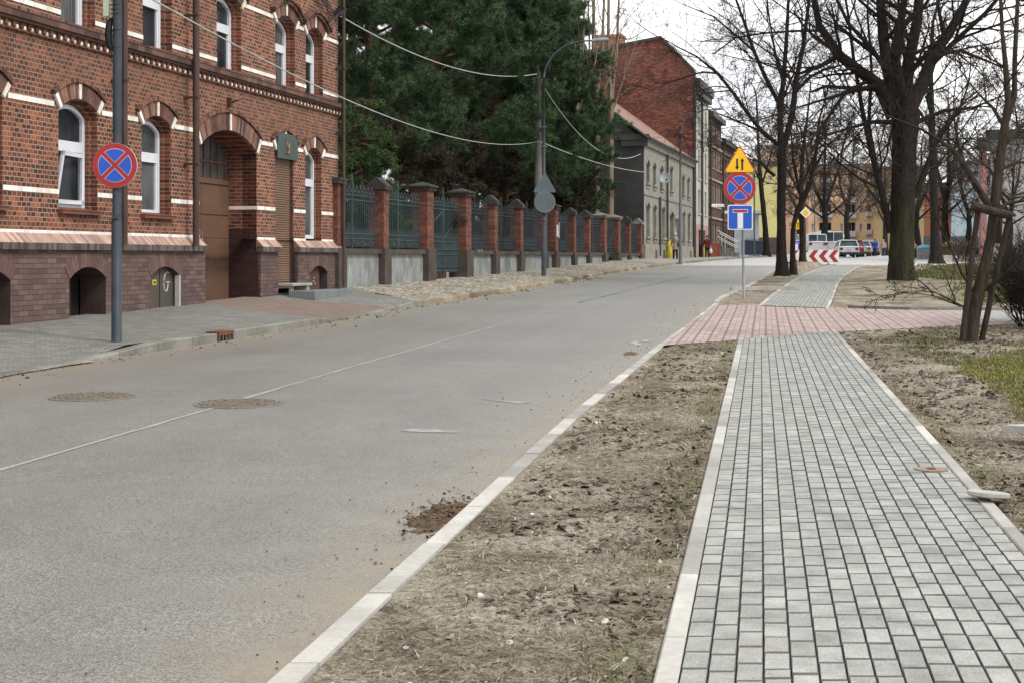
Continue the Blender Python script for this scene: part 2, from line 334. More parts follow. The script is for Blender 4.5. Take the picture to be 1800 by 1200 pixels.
for q in ((1112, 604), (1118, 607), (1134, 601)): strip('road_marking', WHITE, [G(*q), G(q[0] + 6, q[1] - 3)], .1, .006, 'small white dash on the road beside the kerb')
# kerbs ------------------------------------------------------------
def kerb(name, mat, xf, hf, y0, y1, wd, step, label, side=1, base=-.12, cham=.015):
    m = M(); y = y0
    while y < y1:
        e = min(y + step - .012, y1); v = []
        jit = random.uniform(-.004, .004)
        for yy in (y, e):
            x = float(xf(yy)); z = g(yy) + float(hf(yy)) + jit; zb = g(yy) + base
            v += [(x, yy, zb), (x + side * .0, yy, z - cham), (x + side * cham, yy, z), (x + side * wd, yy, z), (x + side * wd, yy, zb)]
        m.add(v, np.array([[0, 1, 6, 5], [1, 2, 7, 6], [2, 3, 8, 7], [3, 4, 9, 8]])); m.add([v[i] for i in range(5)], [[0, 1, 2, 3, 4]]); m.add([v[i] for i in range(5, 10)], [[4, 3, 2, 1, 0]])
        y += step
    return struct(m.build(name, mat), label, 'kerb')
GUT = G(398, 598).y
kerb('kerb', KERBOLD, KX, KH, 10, GUT - .36, .15, 1.0, 'worn raised kerb along the pavement by the brick house', -1)
kerb('kerb', KERBOLD, KX, KH, GUT + .22, 34.0, .15, 1.0, 'worn raised kerb past the rusty gully', -1)
kerb('kerb', pm('old_stone_kerb', (.27, .23, .165), (.15, .12, .08), 1.2, .9, bst=.6, bsc=20, bd=.02, isl=.5), KX, KH, 34.0, 74, .16, 1.0, 'old stained stone kerb in front of the fence', -1)
kerb('kerb', KERBOLD, KX, KH, 74, 150, .16, 2.0, 'far kerb in front of the old houses', -1)
YC0 = G(1160, 606).y; YC1 = G(1250, 535).y
kerb('kerb', KERB, RX, lambda Y: .042, -5, YC0, .118, 1.0, 'new pale kerb between road and bare verge', 1)
kerb('kerb', KERB, RX, lambda Y: .03, YC0, YC1, .125, 1.0, 'dropped pale kerb along the pink crossing', 1)
kerb('kerb', KERB, RX, lambda Y: .07, YC1, 66, .125, 1.0, 'pale kerb curving past the sign post', 1)
strip('gully_edge', COBB, [G(-200, 697, .02), G(0, 656, .02), G(95, 641, .02), G(150, 633, .02)], .32, .016, 'pale stone edging at the lowered kerb', 'kerb')
# left pavement ------------------------------------------------------------
def loft(name, mat, ya, yb, label, n=60, k=10, dx=.16, wav=0):
    (a0, a1), (b0, b1) = ya, yb      # (kerb Y, front Y) at start and end
    t = np.linspace(0, 1, n)[:, None]; u = np.linspace(0, 1, k)[None, :]
    y0 = a0 + (b0 - a0) * t; y1 = a1 + (b1 - a1) * t; x0 = KX(y0) - dx; x1 = FX(y1) - .3
    X = x0 + (x1 - x0) * u; Y = y0 + (y1 - y0) * u
    zk = gv(y0) + KH(y0) - .004; zf = np.interp(y1, [.2, 22, 36, 42, 54, 66, 80, 100, 130, 160], [.2, .45, .74, .79, .99, 1.24, 1.44, 1.5, 1.66, 1.88])
    Z = zk + (zf - zk) * np.minimum(u * 1.12, 1)
    if wav: Z = Z + wav * np.sin(X * 3.1 + 2 * np.sin(Y * 1.3)) * np.sin(Y * 2.3) * (u * (1 - u) * 4)
    return struct(grid(name, mat, X, Y, Z), label, 'pavement')
k1, k2, k3 = G(572, 569).y, G(693, 543).y, G(738, 537).y
loft('pavement', BLOCKS, (8, 8), (k1, 28.8), 'worn grey block pavement in front of the brick house', wav=.006)
loft('pavement', PINK, (k1, 28.8), (k2, 31.1), 'pinkish driveway strip leading to the big brown door', 20)
loft('pavement', BLOCKS, (k2, 31.1), (k3, 36.3), 'grey block pavement past the driveway', 20)
loft('pavement', COBB, (k3, 36.3), (74, 74), 'uneven tan cobbled pavement in front of the fence', 120, 14, wav=.02)
loft('pavement', pm('pale_pavement', (.27, .26, .24), (.22, .21, .19), .8, .85, bst=.3), (74, 74), (150, 150), 'pale far pavement in front of the old houses', 40)
# new path of grey blocks ------------------------------------------------------------
PO = .075
A0, A1 = G(1147, 1200, PO), G(1297, 597, PO); B0, B1 = G(1782, 920, PO), G(1472, 583, PO)
def lx(a, b, Y): return a.x + (b.x - a.x) * (Y - a.y) / (b.y - a.y)
PLX = lambda Y: lx(A0, A1, Y); PRX = lambda Y: lx(B0, B1, Y)
def blocks(name, left, right, n, L_, label, cols=16, clip=None):
    """left/right: functions of v in metres -> point; pavers laid in straight columns with staggered joints"""
    m = M(); gap = .004; V = []; Fq = []; Fc_ = []; Ft = []; cnt = 0
    for c in range(cols):
        v = -random.random() * .2; nmax = n
        if clip: nmax = clip((c + .5) / cols)
        while v < nmax:
            ln = .2 if random.random() > .07 else .1
            a, e = max(v, 0), min(v + ln, nmax)
            if e - a > .03:
                ua, ub = (c + gap / .1 * .5) / cols, (c + 1 - gap / .1 * .5) / cols
                P0, P1, Q0, Q1 = left(a + .0036), left(e - .0036), right(a + .0036), right(e - .0036)
                cs = [P0.lerp(Q0, ua), P0.lerp(Q0, ub), P1.lerp(Q1, ub), P1.lerp(Q1, ua)]
                dz = random.uniform(-.0012, .0012); mid = sum(cs, Vector()) / 4; tl = Vector((random.uniform(-.012, .012), random.uniform(-.008, .008), 0))
                top = []; base = []
                for q in cs:
                    zz = dz + (q - mid).dot(tl); i_ = Vector(((.0035 if q.x < mid.x else -.0035) * -1, (.008 if q.y < mid.y else -.008) * -1, 0))
                    base.append(q + Vector((0, 0, zz - .006))); top.append(q - i_ + Vector((0, 0, zz)))
                bot = [q + Vector((0, 0, -.03)) for q in cs]
                V += [tuple(q) for q in bot + base + top]
                for i in range(4):
                    j = (i + 1) % 4; Fq += [[cnt + i, cnt + j, cnt + 4 + j, cnt + 4 + i]]; Fc_ += [[cnt + 4 + i, cnt + 4 + j, cnt + 8 + j, cnt + 8 + i]]
                Ft.append([cnt + 8, cnt + 9, cnt + 10, cnt + 11]); cnt += 12
            v += ln
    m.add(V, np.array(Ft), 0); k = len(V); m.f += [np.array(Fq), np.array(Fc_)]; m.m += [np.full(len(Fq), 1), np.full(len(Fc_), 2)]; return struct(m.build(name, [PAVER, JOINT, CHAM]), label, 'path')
def edging(name, pts_f, n, side, label):
    m = M(); v = 0
    while v < n:
        e = min(v + 1 - .008, n); vs = []
        for q in (v, e):
            p = pts_f(q); z = p.z + .004
            x0, x1 = (p.x, p.x + .08) if side > 0 else (p.x - .08, p.x)
            vs += [(x0, p.y, z - .1), (x0, p.y, z - .008), (x0 + .008, p.y, z), (x1 - .008, p.y, z), (x1, p.y, z - .008), (x1, p.y, z - .1)]
        m.add(vs, np.array([[i, i + 1, i + 7, i + 6] for i in range(5)])); m.add(vs[:6], [[0, 1, 2, 3, 4, 5]]); m.add(vs[6:], [[5, 4, 3, 2, 1, 0]]); v += 1
    return struct(m.build(name, KERB), label, 'kerb')
yn = 3.2
def lf(v): Y = yn + v * .985; return Vector((PLX(Y) + .083, Y, g(Y) + PO))
def rf(v): Y = yn + v * .985; return Vector((PRX(Y) - .083, Y, g(Y) + PO))
def crossN(x): return np.interp(x, [p.x for p in CN], [p.y for p in CN])
CN = [G(x, y, .06) for x, y in [(1160, 607), (1300, 597), (1475, 583), (1620, 576), (1800, 570), (2150, 558)]]
CF = [G(x, y, .06) for x, y in [(1252, 536), (1333, 537), (1460, 541), (1600, 545), (1800, 546), (2150, 545)]]
nv = 0
def clipn(u):
    v = 18.0
    for _ in range(20): p_ = lf(v).lerp(rf(v), u); v += (float(crossN(p_.x)) - .02 - p_.y) * .9
    return v
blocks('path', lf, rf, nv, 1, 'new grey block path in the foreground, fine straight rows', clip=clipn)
edging('path_edging', lambda v: Vector((PLX(yn + v), yn + v, g(yn + v) + PO)), CN[1].y - yn, 1, 'pale concrete edging on the left of the near path')
edging('path_edging', lambda v: Vector((PRX(yn + v), yn + v, g(yn + v) + PO)), CN[2].y - yn, -1, 'pale concrete edging on the right of the near path')
m = M(); yy = np.append(np.arange(yn, CN[1].y - .3, .5), CN[1].y - .02)
for a, b in zip(yy, yy[1:]): m.quad((PLX(a) + .02, a, g(a) + PO - .022), (PRX(a) - .02, a, g(a) + PO - .014), (PRX(b) - .02, b, g(b) + PO - .014), (PLX(b) + .02, b, g(b) + PO - .014))
struct(m.build('path_bed', JOINT), 'dark sand in the joints of the near path', 'path')
# pink crossing
nx = 60; t = np.linspace(0, 1, nx)
def along(ps, t):
    d = [0]
    for a, b in zip(ps, ps[1:]): d.append(d[-1] + (b - a).length)
    d = np.array(d) / d[-1]; return [np.interp(t, d, [getattr(p, k) for p in ps]) for k in 'xy']
nxx, nyy = along(CN, t); fxx, fyy = along(CF, t)
nxx[0], nyy[0] = float(RX(CN[0].y)) + .12, CN[0].y; fxx[0], fyy[0] = float(RX(CF[0].y)) + .12, CF[0].y
u = np.linspace(0, 1, 16)[:, None]; X = nxx + (fxx - nxx) * u; Y = nyy + (fyy - nyy) * u
struct(grid('crossing', CROSS, X, Y, gv(Y) + .06), 'pink striped block crossing between road and park path', 'path')
# far path, curving right
FL = [G(x, y, PO) for x, y in [(1333, 537), (1355, 518), (1388, 496), (1411, 483), (1436, 473), (1462, 466)]]
FR = [G(x, y, PO) for x, y in [(1457, 541), (1466, 520), (1474, 497), (1485, 485), (1506, 471), (1525, 465.5)]]
def pl(ps, s_):
    L_ = sum((b - a).length for a, b in zip(ps, ps[1:])); s_ = s_ * L_
    for a, b in zip(ps, ps[1:]):
        d = (b - a).length
        if s_ <= d: return a.lerp(b, s_ / d)
        s_ -= d
    return ps[-1].copy()
LF = 34.0
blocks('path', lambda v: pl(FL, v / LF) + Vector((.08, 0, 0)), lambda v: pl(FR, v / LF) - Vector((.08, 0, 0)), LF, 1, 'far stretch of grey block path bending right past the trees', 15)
edging('path_edging', lambda v: pl(FL, v / LF), LF, 1, 'pale edging on the left of the far path'); edging('path_edging', lambda v: pl(FR, v / LF), LF, -1, 'pale edging on the right of the far path')
m = M()
for i in range(68):
    a, b, c, d = pl(FL, i / 68), pl(FR, i / 68), pl(FR, (i + 1) / 68), pl(FL, (i + 1) / 68); z = Vector((0, 0, -.014)); m.quad(a + z, b + z, c + z, d + z)
struct(m.build('path_bed', JOINT), 'dark sand in the joints of the far path', 'path')
m = M()                                       # dark raised kerb between the cross path and the lawn
for i in range(14):
    q = lambda s_: Vector((np.interp(s_, [0, 1], [CF[2].x + .35, CF[5].x]), np.interp(np.interp(s_, [0, 1], [CF[2].x + .35, CF[5].x]), [p.x for p in CF], [p.y for p in CF]), 0))
    a, b = q(i / 14), q((i + .985) / 14)
    for p_, r_ in ((a, b),): m.add([(a.x, a.y + .01, g(a.y)), (b.x, b.y + .01, g(b.y)), (b.x, b.y + .09, g(b.y)), (a.x, a.y + .09, g(a.y)), (a.x, a.y + .01, g(a.y) + .12), (b.x, b.y + .01, g(b.y) + .12), (b.x, b.y + .09, g(b.y) + .12), (a.x, a.y + .09, g(a.y) + .12)], np.array([[0, 1, 5, 4], [1, 2, 6, 5], [2, 3, 7, 6], [3, 0, 4, 7], [4, 5, 6, 7]]))
struct(m.build('kerb', KERBOLD), 'dark kerb between the cross path and the park lawn', 'kerb')
# ------------------------------------------------------------ soil and lawn
def sn(X, Y, s, seed=0):                      # cheap smooth value noise
    r = np.random.default_rng(seed); tb = r.random((97, 97)); x = X * s + 31.7; y = Y * s + 17.3
    xi, yi = np.floor(x).astype(int), np.floor(y).astype(int); fx, fy = x - xi, y - yi; fx = fx * fx * (3 - 2 * fx); fy = fy * fy * (3 - 2 * fy)
    q = lambda a, b: tb[a % 97, b % 97]
    return (q(xi, yi) * (1 - fx) + q(xi + 1, yi) * fx) * (1 - fy) + (q(xi, yi + 1) * (1 - fx) + q(xi + 1, yi + 1) * fx) * fy
def fbm(X, Y, s, n=4, seed=0): return sum(sn(X, Y, s * 2 ** i, seed + i) * .5 ** i for i in range(n)) / sum(.5 ** i for i in range(n)) - .5
T1 = G(1375, 474, .1); T5 = G(1586, 498, .05); T7 = G(1705, 600, .06); T3 = G(1410, 467, .1)
fly = np.array([p.y for p in FL]); flx = np.array([p.x for p in FL]); frx = np.array([p.x for p in FR]); fry = np.array([p.y for p in FR])
def paved(X, Y):                              # how far inside paving (metres, >0 inside)
    near = np.minimum(X - (A0.x + (A1.x - A0.x) * (Y - A0.y) / (A1.y - A0.y)), (B0.x + (B1.x - B0.x) * (Y - B0.y) / (B1.y - B0.y)) - X)
    near = np.minimum(near, crossN(X) - Y + .3)
    cr = np.minimum(Y - crossN(X), np.interp(X, [p.x for p in CF], [p.y for p in CF]) + .06 - Y)
    far = np.minimum(np.minimum(X - np.interp(Y, fly, flx), np.interp(Y, fry, frx) - X), Y - np.interp(X, [p.x for p in CF], [p.y for p in CF]))
    far = np.minimum(far, fry[-1] - Y)
    return np.maximum(np.maximum(near, cr), far)
def soilz(X, Y):
    z = gv(Y) + .045 + .035 * fbm(X, Y, 1.2, 3, 3) * 2 + .022 * fbm(X, Y, 7, 4, 11) * 2
    z = z - .05 * np.clip(1 - (X - RX(Y) - .12) / .3, 0, 1)
    z = z + .44 * np.exp(-((X - T1.x) ** 2 + (Y - T1.y) ** 2 * .5) / 1.6 ** 2) + .3 * np.exp(-((X - T3.x) ** 2 + (Y - T3.y) ** 2 * .5) / 1.4 ** 2) + .12 * np.exp(-((X - T5.x) ** 2 + (Y - T5.y) ** 2) / 1.5 ** 2)
    z = z + .16 * np.exp(-((X - G(1770, 700).x) ** 2 / 1.2 ** 2 + (Y - G(1770, 700).y) ** 2 / 1.3 ** 2))
    p = paved(X, Y)
    e_ = np.clip((-p - .03) / .12, 0, 1); z = (gv(Y) + .058) * (1 - e_) + z * e_; k_ = np.clip((X - RX(Y) - .13) / .16, 0, 1); z = (gv(Y) + .028) * (1 - k_) + z * k_
    return np.where(p > .015, gv(Y) - .04, np.minimum(np.minimum(z, gv(Y) + .030 + .25 * np.clip(X - RX(Y) - .16, 0, 1)), np.where(p > -.35, gv(Y) + .055 + .05 * np.clip(-p / .35, 0, 1) + .012 * fbm(X, Y, 9, 2, 5), 99)))
def grassk(X, Y):
    near = np.clip((X / Y - (.315 + .0032 * (Y - 16) ** 2)) / .02, 0, 1) * (Y > 12) * (Y < 21)
    lawn = np.clip((Y - 33) / 3, 0, 1) * np.clip((X - np.interp(Y, fry, frx) - 1.2) / 3.5, 0, 1) * .95
    lawn = lawn * np.clip(1.1 - np.exp(-((X - T5.x) ** 2 + (Y - T5.y) ** 2) / 9), 0, 1)
    edge = .55 * np.exp(-((paved(X, Y) + .12) / .1) ** 2) * (Y < 24) * (X < A1.x + .3)
    return np.clip(near + lawn + edge, 0, 1)
ys = np.concatenate([np.geomspace(3.3, 26, 430), np.linspace(26.1, 72.5, 260)]); u1 = np.linspace(0, 9, 230); u2 = np.geomspace(9.1, 90, 60); U = np.concatenate([u1, u2])
Y = np.repeat(ys[:, None], len(U), 1); X = RX(Y) + .12 + U[None, :] * np.interp(Y, [0, 8, 26, 72], [.62, .72, 1.1, 1.9])
Y = Y + 0; Z = soilz(X, Y)
gr = grid('verge', SOIL, X, Y, Z); setattrf(gr, 'grass', grassk(X, Y).ravel()); struct(gr, 'bare soil and thin grass beside the paths', 'ground')
# ============================================================ BUILDING HELPERS (local frame: x along front, y inwards, z up)
def arcz(o, x): a, b, zb, zs, rs = o; c = (a + b) / 2; h = (b - a) / 2; return zs + rs * (1 - ((x - c) / h) ** 2)
def wallrow(m, x0, x1, z0, z1, ops, depth=.3, mi=0, mr=None, y=0.0, step=None):
    mr = mi if mr is None else mr; ops = sorted(ops); cur = x0
    F_ = lambda pts, k=mi: m.poly([(p[0], p[2] if len(p) > 2 else y, p[1]) for p in pts], k)
    for o in ops:
        a, b, zb, zs, rs = o; n = 10 if rs > 0 else 1
        if a > cur: F_([(cur, z0), (a, z0), (a, z1), (cur, z1)])
        if zb > z0: F_([(a, z0), (b, z0), (b, zb), (a, zb)])
        xs_ = [a + (b - a) * i / n for i in range(n + 1)]; zz = [arcz(o, x) if rs > 0 else zs for x in xs_]
        for i in range(n): F_([(xs_[i], zz[i]), (xs_[i + 1], zz[i + 1]), (xs_[i + 1], z1), (xs_[i], z1)])
        d1 = depth if not step else step[0]
        def ring(ya, yb, ins):
            prof = [(a + ins, zb)] + [(max(a + ins, min(b - ins, x)), z - ins) for x, z in zip(xs_, zz)] + [(b - ins, zb)]
            for p, q in zip(prof, prof[1:]): m.quad((p[0], ya, p[1]), (q[0], ya, q[1]), (q[0], yb, q[1]), (p[0], yb, p[1]), mr)
            if ins == 0 or True: m.quad((a + ins, ya, zb), (b - ins, ya, zb), (b - ins, yb, zb), (a + ins, yb, zb), mr)
            return prof
        p1 = ring(y, y + d1, 0)
        if step:
            ins = step[1]; p2 = ring(y + d1, y + depth, ins)
            for (p, q), (r_, s_) in zip(zip(p1, p1[1:]), zip(p2, p2[1:])): m.quad((p[0], y + d1, p[1]), (q[0], y + d1, q[1]), (s_[0], y + d1, s_[1]), (r_[0], y + d1, r_[1]), mr)
        cur = b
    if x1 > cur: F_([(cur, z0), (x1, z0), (x1, z1), (cur, z1)])
def archbricks(m, o, t0, t1, y0, y1, mi, white=None, nb=None, joint=None):
    """ring of wedge bricks over opening o between offsets t0..t1 above the soffit; white: index list of white wedges"""
    a, b, zb, zs, rs = o; c, h = (a + b) / 2, (b - a) / 2
    Rr = (h * h + rs * rs) / (2 * rs); cz = zs + rs - Rr; th = math.asin(min(1, h / Rr)); L_ = 2 * th * (Rr + t0); nb = nb or max(7, int(round(L_ / .078)) | 1)
    for i in range(nb):
        a0 = -th + 2 * th * i / nb + .004 / Rr; a1 = -th + 2 * th * (i + 1) / nb - .004 / Rr
        pts = [(c + (Rr + t) * math.sin(q), cz + (Rr + t) * math.cos(q)) for q, t in ((a0, t0), (a1, t0), (a1, t1), (a0, t1))]
        k = mi
        if white is not None and (i in (0, nb - 1, nb // 2)): k = white
        m.prism(pts, 1, y0 if k == mi else y0 - .012, y1, k)
BR = brickmat('orange_header_brick', [(0, (.040, .025, .023)), (.26, (.078, .032, .024)), (.48, (.145, .046, .028)), (.76, (.205, .068, .036)), (1, (.285, .11, .058))], (.40, .28, .205), .13, .077, .0088, .5, .45, (.10, .05, .035), .7, dsc=.8, zone=([(.18, .28), (.26, 0.0), (.42, 0.0), (.47, .3), (.55, .3), (.58, 0.0)], (.115, .062, .045)))
BRJ = brickmat('reveal_brick', [(0, (.06, .028, .024)), (.5, (.16, .05, .03)), (1, (.20, .075, .042))], (.34, .24, .18), .26, .077, .0075, .5, .35, (.09, .045, .035), .6)
PL = brickmat('mauve_plinth_brick', [(0, (.092, .058, .053)), (.5, (.128, .082, .074)), (1, (.165, .112, .10))], (.045, .032, .03), .27, .083, .005, .5, .55, (.05, .042, .035), .5, dsc=.9)
PLR = pm('dark_plinth_reveal', (.045, .028, .026), (.075, .05, .045), 2, .8, isl=.2)
ARCHB = pm('arch_brick', (.165, .088, .066), (.11, .058, .045), 5, .85, isl=.75, bst=.3)
HOODB = pm('hood_brick', (.175, .080, .052), (.11, .055, .042), 5, .85, isl=.6, bst=.3)
PLARCH = pm('plinth_arch_brick', (.135, .078, .068), (.105, .062, .055), 5, .85, isl=.3)
WGL = pm('white_glazed_brick', (.80, .77, .72), (.64, .60, .53), 4, .4, spec=.5, isl=.35)
MORT = pm('mortar', (.22, .15, .11), (.15, .10, .08), 8, .95)
SLOPE = pm('pink_sloping_tile', (.40, .27, .22), (.29, .19, .155), 4, .7, isl=.4)
SOLD = pm('dark_soldier_brick', (.105, .085, .078), (.075, .062, .056), 4, .8, isl=.5)
CORN = pm('brown_cornice_brick', (.12, .062, .045), (.07, .042, .034), 2.5, .85, isl=.5)
DENT = pm('cream_dentil', (.72, .66, .56), (.5, .45, .38), 6, .8, isl=.4)
PVC = pm('white_window_frame', (.62, .64, .68), (.54, .56, .60), 1.5, .35, spec=.5, fine=.03)
GLS = glassmat('dark_window_glass'); GLG = glassmat('grey_window_glass', (.045, .05, .05))
SILLM = pm('rust_brown_sill', (.17, .062, .035), (.10, .042, .028), 3, .6, isl=.2)
PIPE = pm('brown_drainpipe', (.045, .026, .022), (.065, .038, .03), 2, .5)
DOORM = pm('brown_painted_door', (.125, .066, .040), (.095, .052, .034), 1.6, .8, bst=.1)
SHUT = pm('tan_roller_shutter', (.20, .125, .08), (.15, .095, .062), 1.5, .5)
SIGNG = pm('dark_green_panel', (.055, .075, .068), (.045, .062, .057), 1, .5); GOLD = pm('dull_gold', (.26, .19, .085), rough=.5)
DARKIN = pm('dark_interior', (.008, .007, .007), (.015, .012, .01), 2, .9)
MAROON = brickmat('maroon_painted_brick', [(0, (.04, .02, .02)), (1, (.062, .030, .030))], (.03, .016, .016), .26, .077, .005, .5, .4, (.025, .016, .016), .35, rough=.6)
hang = math.atan2(2530, 630)
H = thing('brick_house', 'two-storey orange brick corner house with white bands, brown gate and cellar openings', 'house', (-7.863, 22.104, 0), hang)
SX = lambda x: (33818 / (1530 - x) - 22.104) / .9704
def HZ(x, y): return EYE + (HY - y) * 33818 / (1530 - x) / F
E0, E1 = -9.0, 14.45
W_G = [(-4.2, -3.0, 2.3, 3.95, .21), (-1.15, .06, 2.3, 3.95, .21), (1.64, 2.86, 2.3, 3.95, .21), (4.42, 5.56, 2.3, 3.93, .21)]
DOOR = (6.76, 9.52, .3, 3.74, .40); RS = (10.52, 11.58, .62, 3.9, .2); W3 = (12.3, 13.32, 1.9, 3.9, .22)
W_U = [(-4.0, -2.9, 5.34, 6.75, .24), (-1.0, .1, 5.34, 6.75, .24), (1.7, 2.78, 5.34, 6.75, .24), (4.47, 5.6, 5.34, 6.75, .24), (7.55, 8.72, 5.34, 6.75, .24), (10.54, 11.68, 5.34, 6.77, .24), (12.34, 13.42, 5.34, 6.77, .24)]
B_ = [(-4.1, -2.8, .2, 1.14, .2), (-1.15, .14, .3, 1.14, .2), (1.82, 3.0, .44, 1.14, .2), (4.6, 5.72, .5, 1.15, .18), (12.36, 13.5, .68, 1.13, .17)]
m = M()
wallrow(m, E0, 6.6, 1.9, 5.16, W_G, .34, 0, 1, step=(.13, .07))
wallrow(m, 6.6, 9.7, 1.9, 5.16, [(DOOR[0], DOOR[1], 1.9, DOOR[3], DOOR[4])], .34, 0, 1)
wallrow(m, 9.7, E1, 1.9, 5.16, [(RS[0], RS[1], 1.9, RS[3], RS[4]), (W3[0], W3[1], 1.9, W3[3], W3[4])], .34, 0, 1, step=(.13, .07))
wallrow(m, E0, E1, 5.34, 7.9, W_U, .34, 0, 1, step=(.13, .07))
wallrow(m, E0, E1, 7.9, 10.2, [(a, b, 8.5, 9.7, .2) for a, b, *_ in W_U], .3, 0, 1)
m.poly([(E1, 0, .2), (E1, 11, .2), (E1, 11, 10.2), (E1, 0, 10.2)], 0); m.poly([(E0, 0, .2), (E0, 0, 10.2), (E0, 11, 10.2), (E0, 11, .2)], 0); m.poly([(E0, 11, .2), (E0, 11, 10.2), (E1, 11, 10.2), (E1, 11, .2)], 0)
m.build('wall', [BR, BRJ], H)
# dark rooms behind the windows so nothing shows through
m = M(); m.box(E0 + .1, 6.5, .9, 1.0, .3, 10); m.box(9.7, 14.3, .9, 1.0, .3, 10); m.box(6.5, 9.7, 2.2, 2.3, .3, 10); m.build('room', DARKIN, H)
# plinth: projects from the wall
for x0, x1 in ((E0, 6.72), (9.55, 10.5), (11.64, E1)):
    m = M(); ops = [o for o in B_ if o[0] > x0 and o[1] < x1]
    wallrow(m, x0, x1, .15, 1.62, ops, .5, 0, 1, y=-.09)
    for xx in (x0, x1): m.poly([(xx, -.09, .15), (xx, .3 if xx not in (E0,) else 0, .15), (xx, .3, 1.62), (xx, -.09, 1.62)], 0)
    m.build('plinth', [PL, PLR], H)
for o in B_: m = M(); archbricks(m, o, .0, .25, -.102, -.04, 0, nb=15); m.build('cellar_arch', [PLARCH], H)
for x0, x1 in ((E0, 6.72), (9.55, 10.5), (11.64, E1)):
    m = M(); so_ = M()
    lo_, hi_ = x0 - (.05 if x0 > E0 else 0), x1 + .06
    m.box(lo_, hi_, -.12, -.02, 1.70, 1.725, 1)
    n = int((hi_ - lo_) / .085)
    for i in range(n):                       # slanting sill bricks
        a = lo_ + (hi_ - lo_) * i / n; b = lo_ + (hi_ - lo_) * (i + .93) / n
        m.add([(a, -.17, 1.735), (b, -.17, 1.735), (b, -.005, 1.90), (a, -.005, 1.90), (a, -.16, 1.70), (b, -.16, 1.70)], np.array([[0, 1, 2, 3], [4, 5, 1, 0], [0, 3, 4, 4][:4]])[:2], 0)
    m.quad((lo_, -.158, 1.725), (hi_, -.158, 1.725), (hi_, -.003, 1.885), (lo_, -.003, 1.885), 1)
    for xx in (lo_, hi_): m.poly([(xx, -.16, 1.7), (xx, -.165, 1.735), (xx, 0, 1.9), (xx, 0, 1.7)], 1)
    n = int((hi_ - lo_) / .078)
    for i in range(n): a = lo_ + (hi_ - lo_) * i / n; b = lo_ + (hi_ - lo_) * (i + .9) / n; so_.box(a, b, -.17, -.02, 1.625, 1.735, 0)
    so_.box(lo_ + .01, hi_ - .01, -.155, .0, 1.622, 1.732, 1)
    m.build('ledge', [SLOPE, MORT], H); so_.build('ledge_course', [SOLD, MORT], H)
def band(m, x0, x1, z0, z1, y0=-.012, bw=.13, y1=.05):
    m = M(); m.box(x0, x1, y0 + .003, y1, z0, z1, 1); n = max(1, int(round((x1 - x0) / bw)))
    for i in range(n): m.box(x0 + (x1 - x0) * i / n + .003, x0 + (x1 - x0) * (i + 1) / n - .003, y0, y1, z0 + .003, z1 - .003, 0)
    m.build('white_band', [WGL, MORT], H)
def gaps(ops, x0, x1, pad):
    cur = x0; out = []
    for o in sorted(ops):
        if o[0] - pad > cur: out.append((cur, o[0] - pad))
        cur = o[1] + pad
    if x1 > cur: out.append((cur, x1))
    return out
m = M()
allg = W_G + [DOOR, RS, W3]
for a, b in gaps(allg, E0, E1, .14): band(m, a, b, 3.97, 4.06)
for a, b in gaps(allg, E0, E1, .0): band(m, a, b, 2.54, 2.625); 
for a, b in gaps([DOOR, RS, W3], E0, E1, .0): band(m, a, b, 1.885, 1.945)
for a, b in gaps(W_U, E0, E1, .13): band(m, a, b, 6.84, 6.93)
for a, b in gaps(W_U, E0, E1, .0): band(m, a, b, 5.50, 5.585)
for o in W_G + W_U[:-2] + [W3]:              # short rising pieces that meet the arches
    pass

for k, o in enumerate(W_G + [DOOR, RS, W3] + W_U):
    m = M(); up = k >= len(W_G) + 3
    t = .36 if o is DOOR else .27
    archbricks(m, o, .01, t, -.035, .08, 0, 1); archbricks(m, (o[0] - .03, o[1] + .03, o[2], o[3], o[4]), t + .01, t + .08, -.075 if not up else -.10, .05, 2)
    if up: archbricks(m, (o[0] - .03, o[1] + .03, o[2], o[3], o[4]), t + .082, t + .15, -.15, .05, 3, nb=12)
    m.build('arch', [ARCHB, WGL, HOODB, CORN], H)
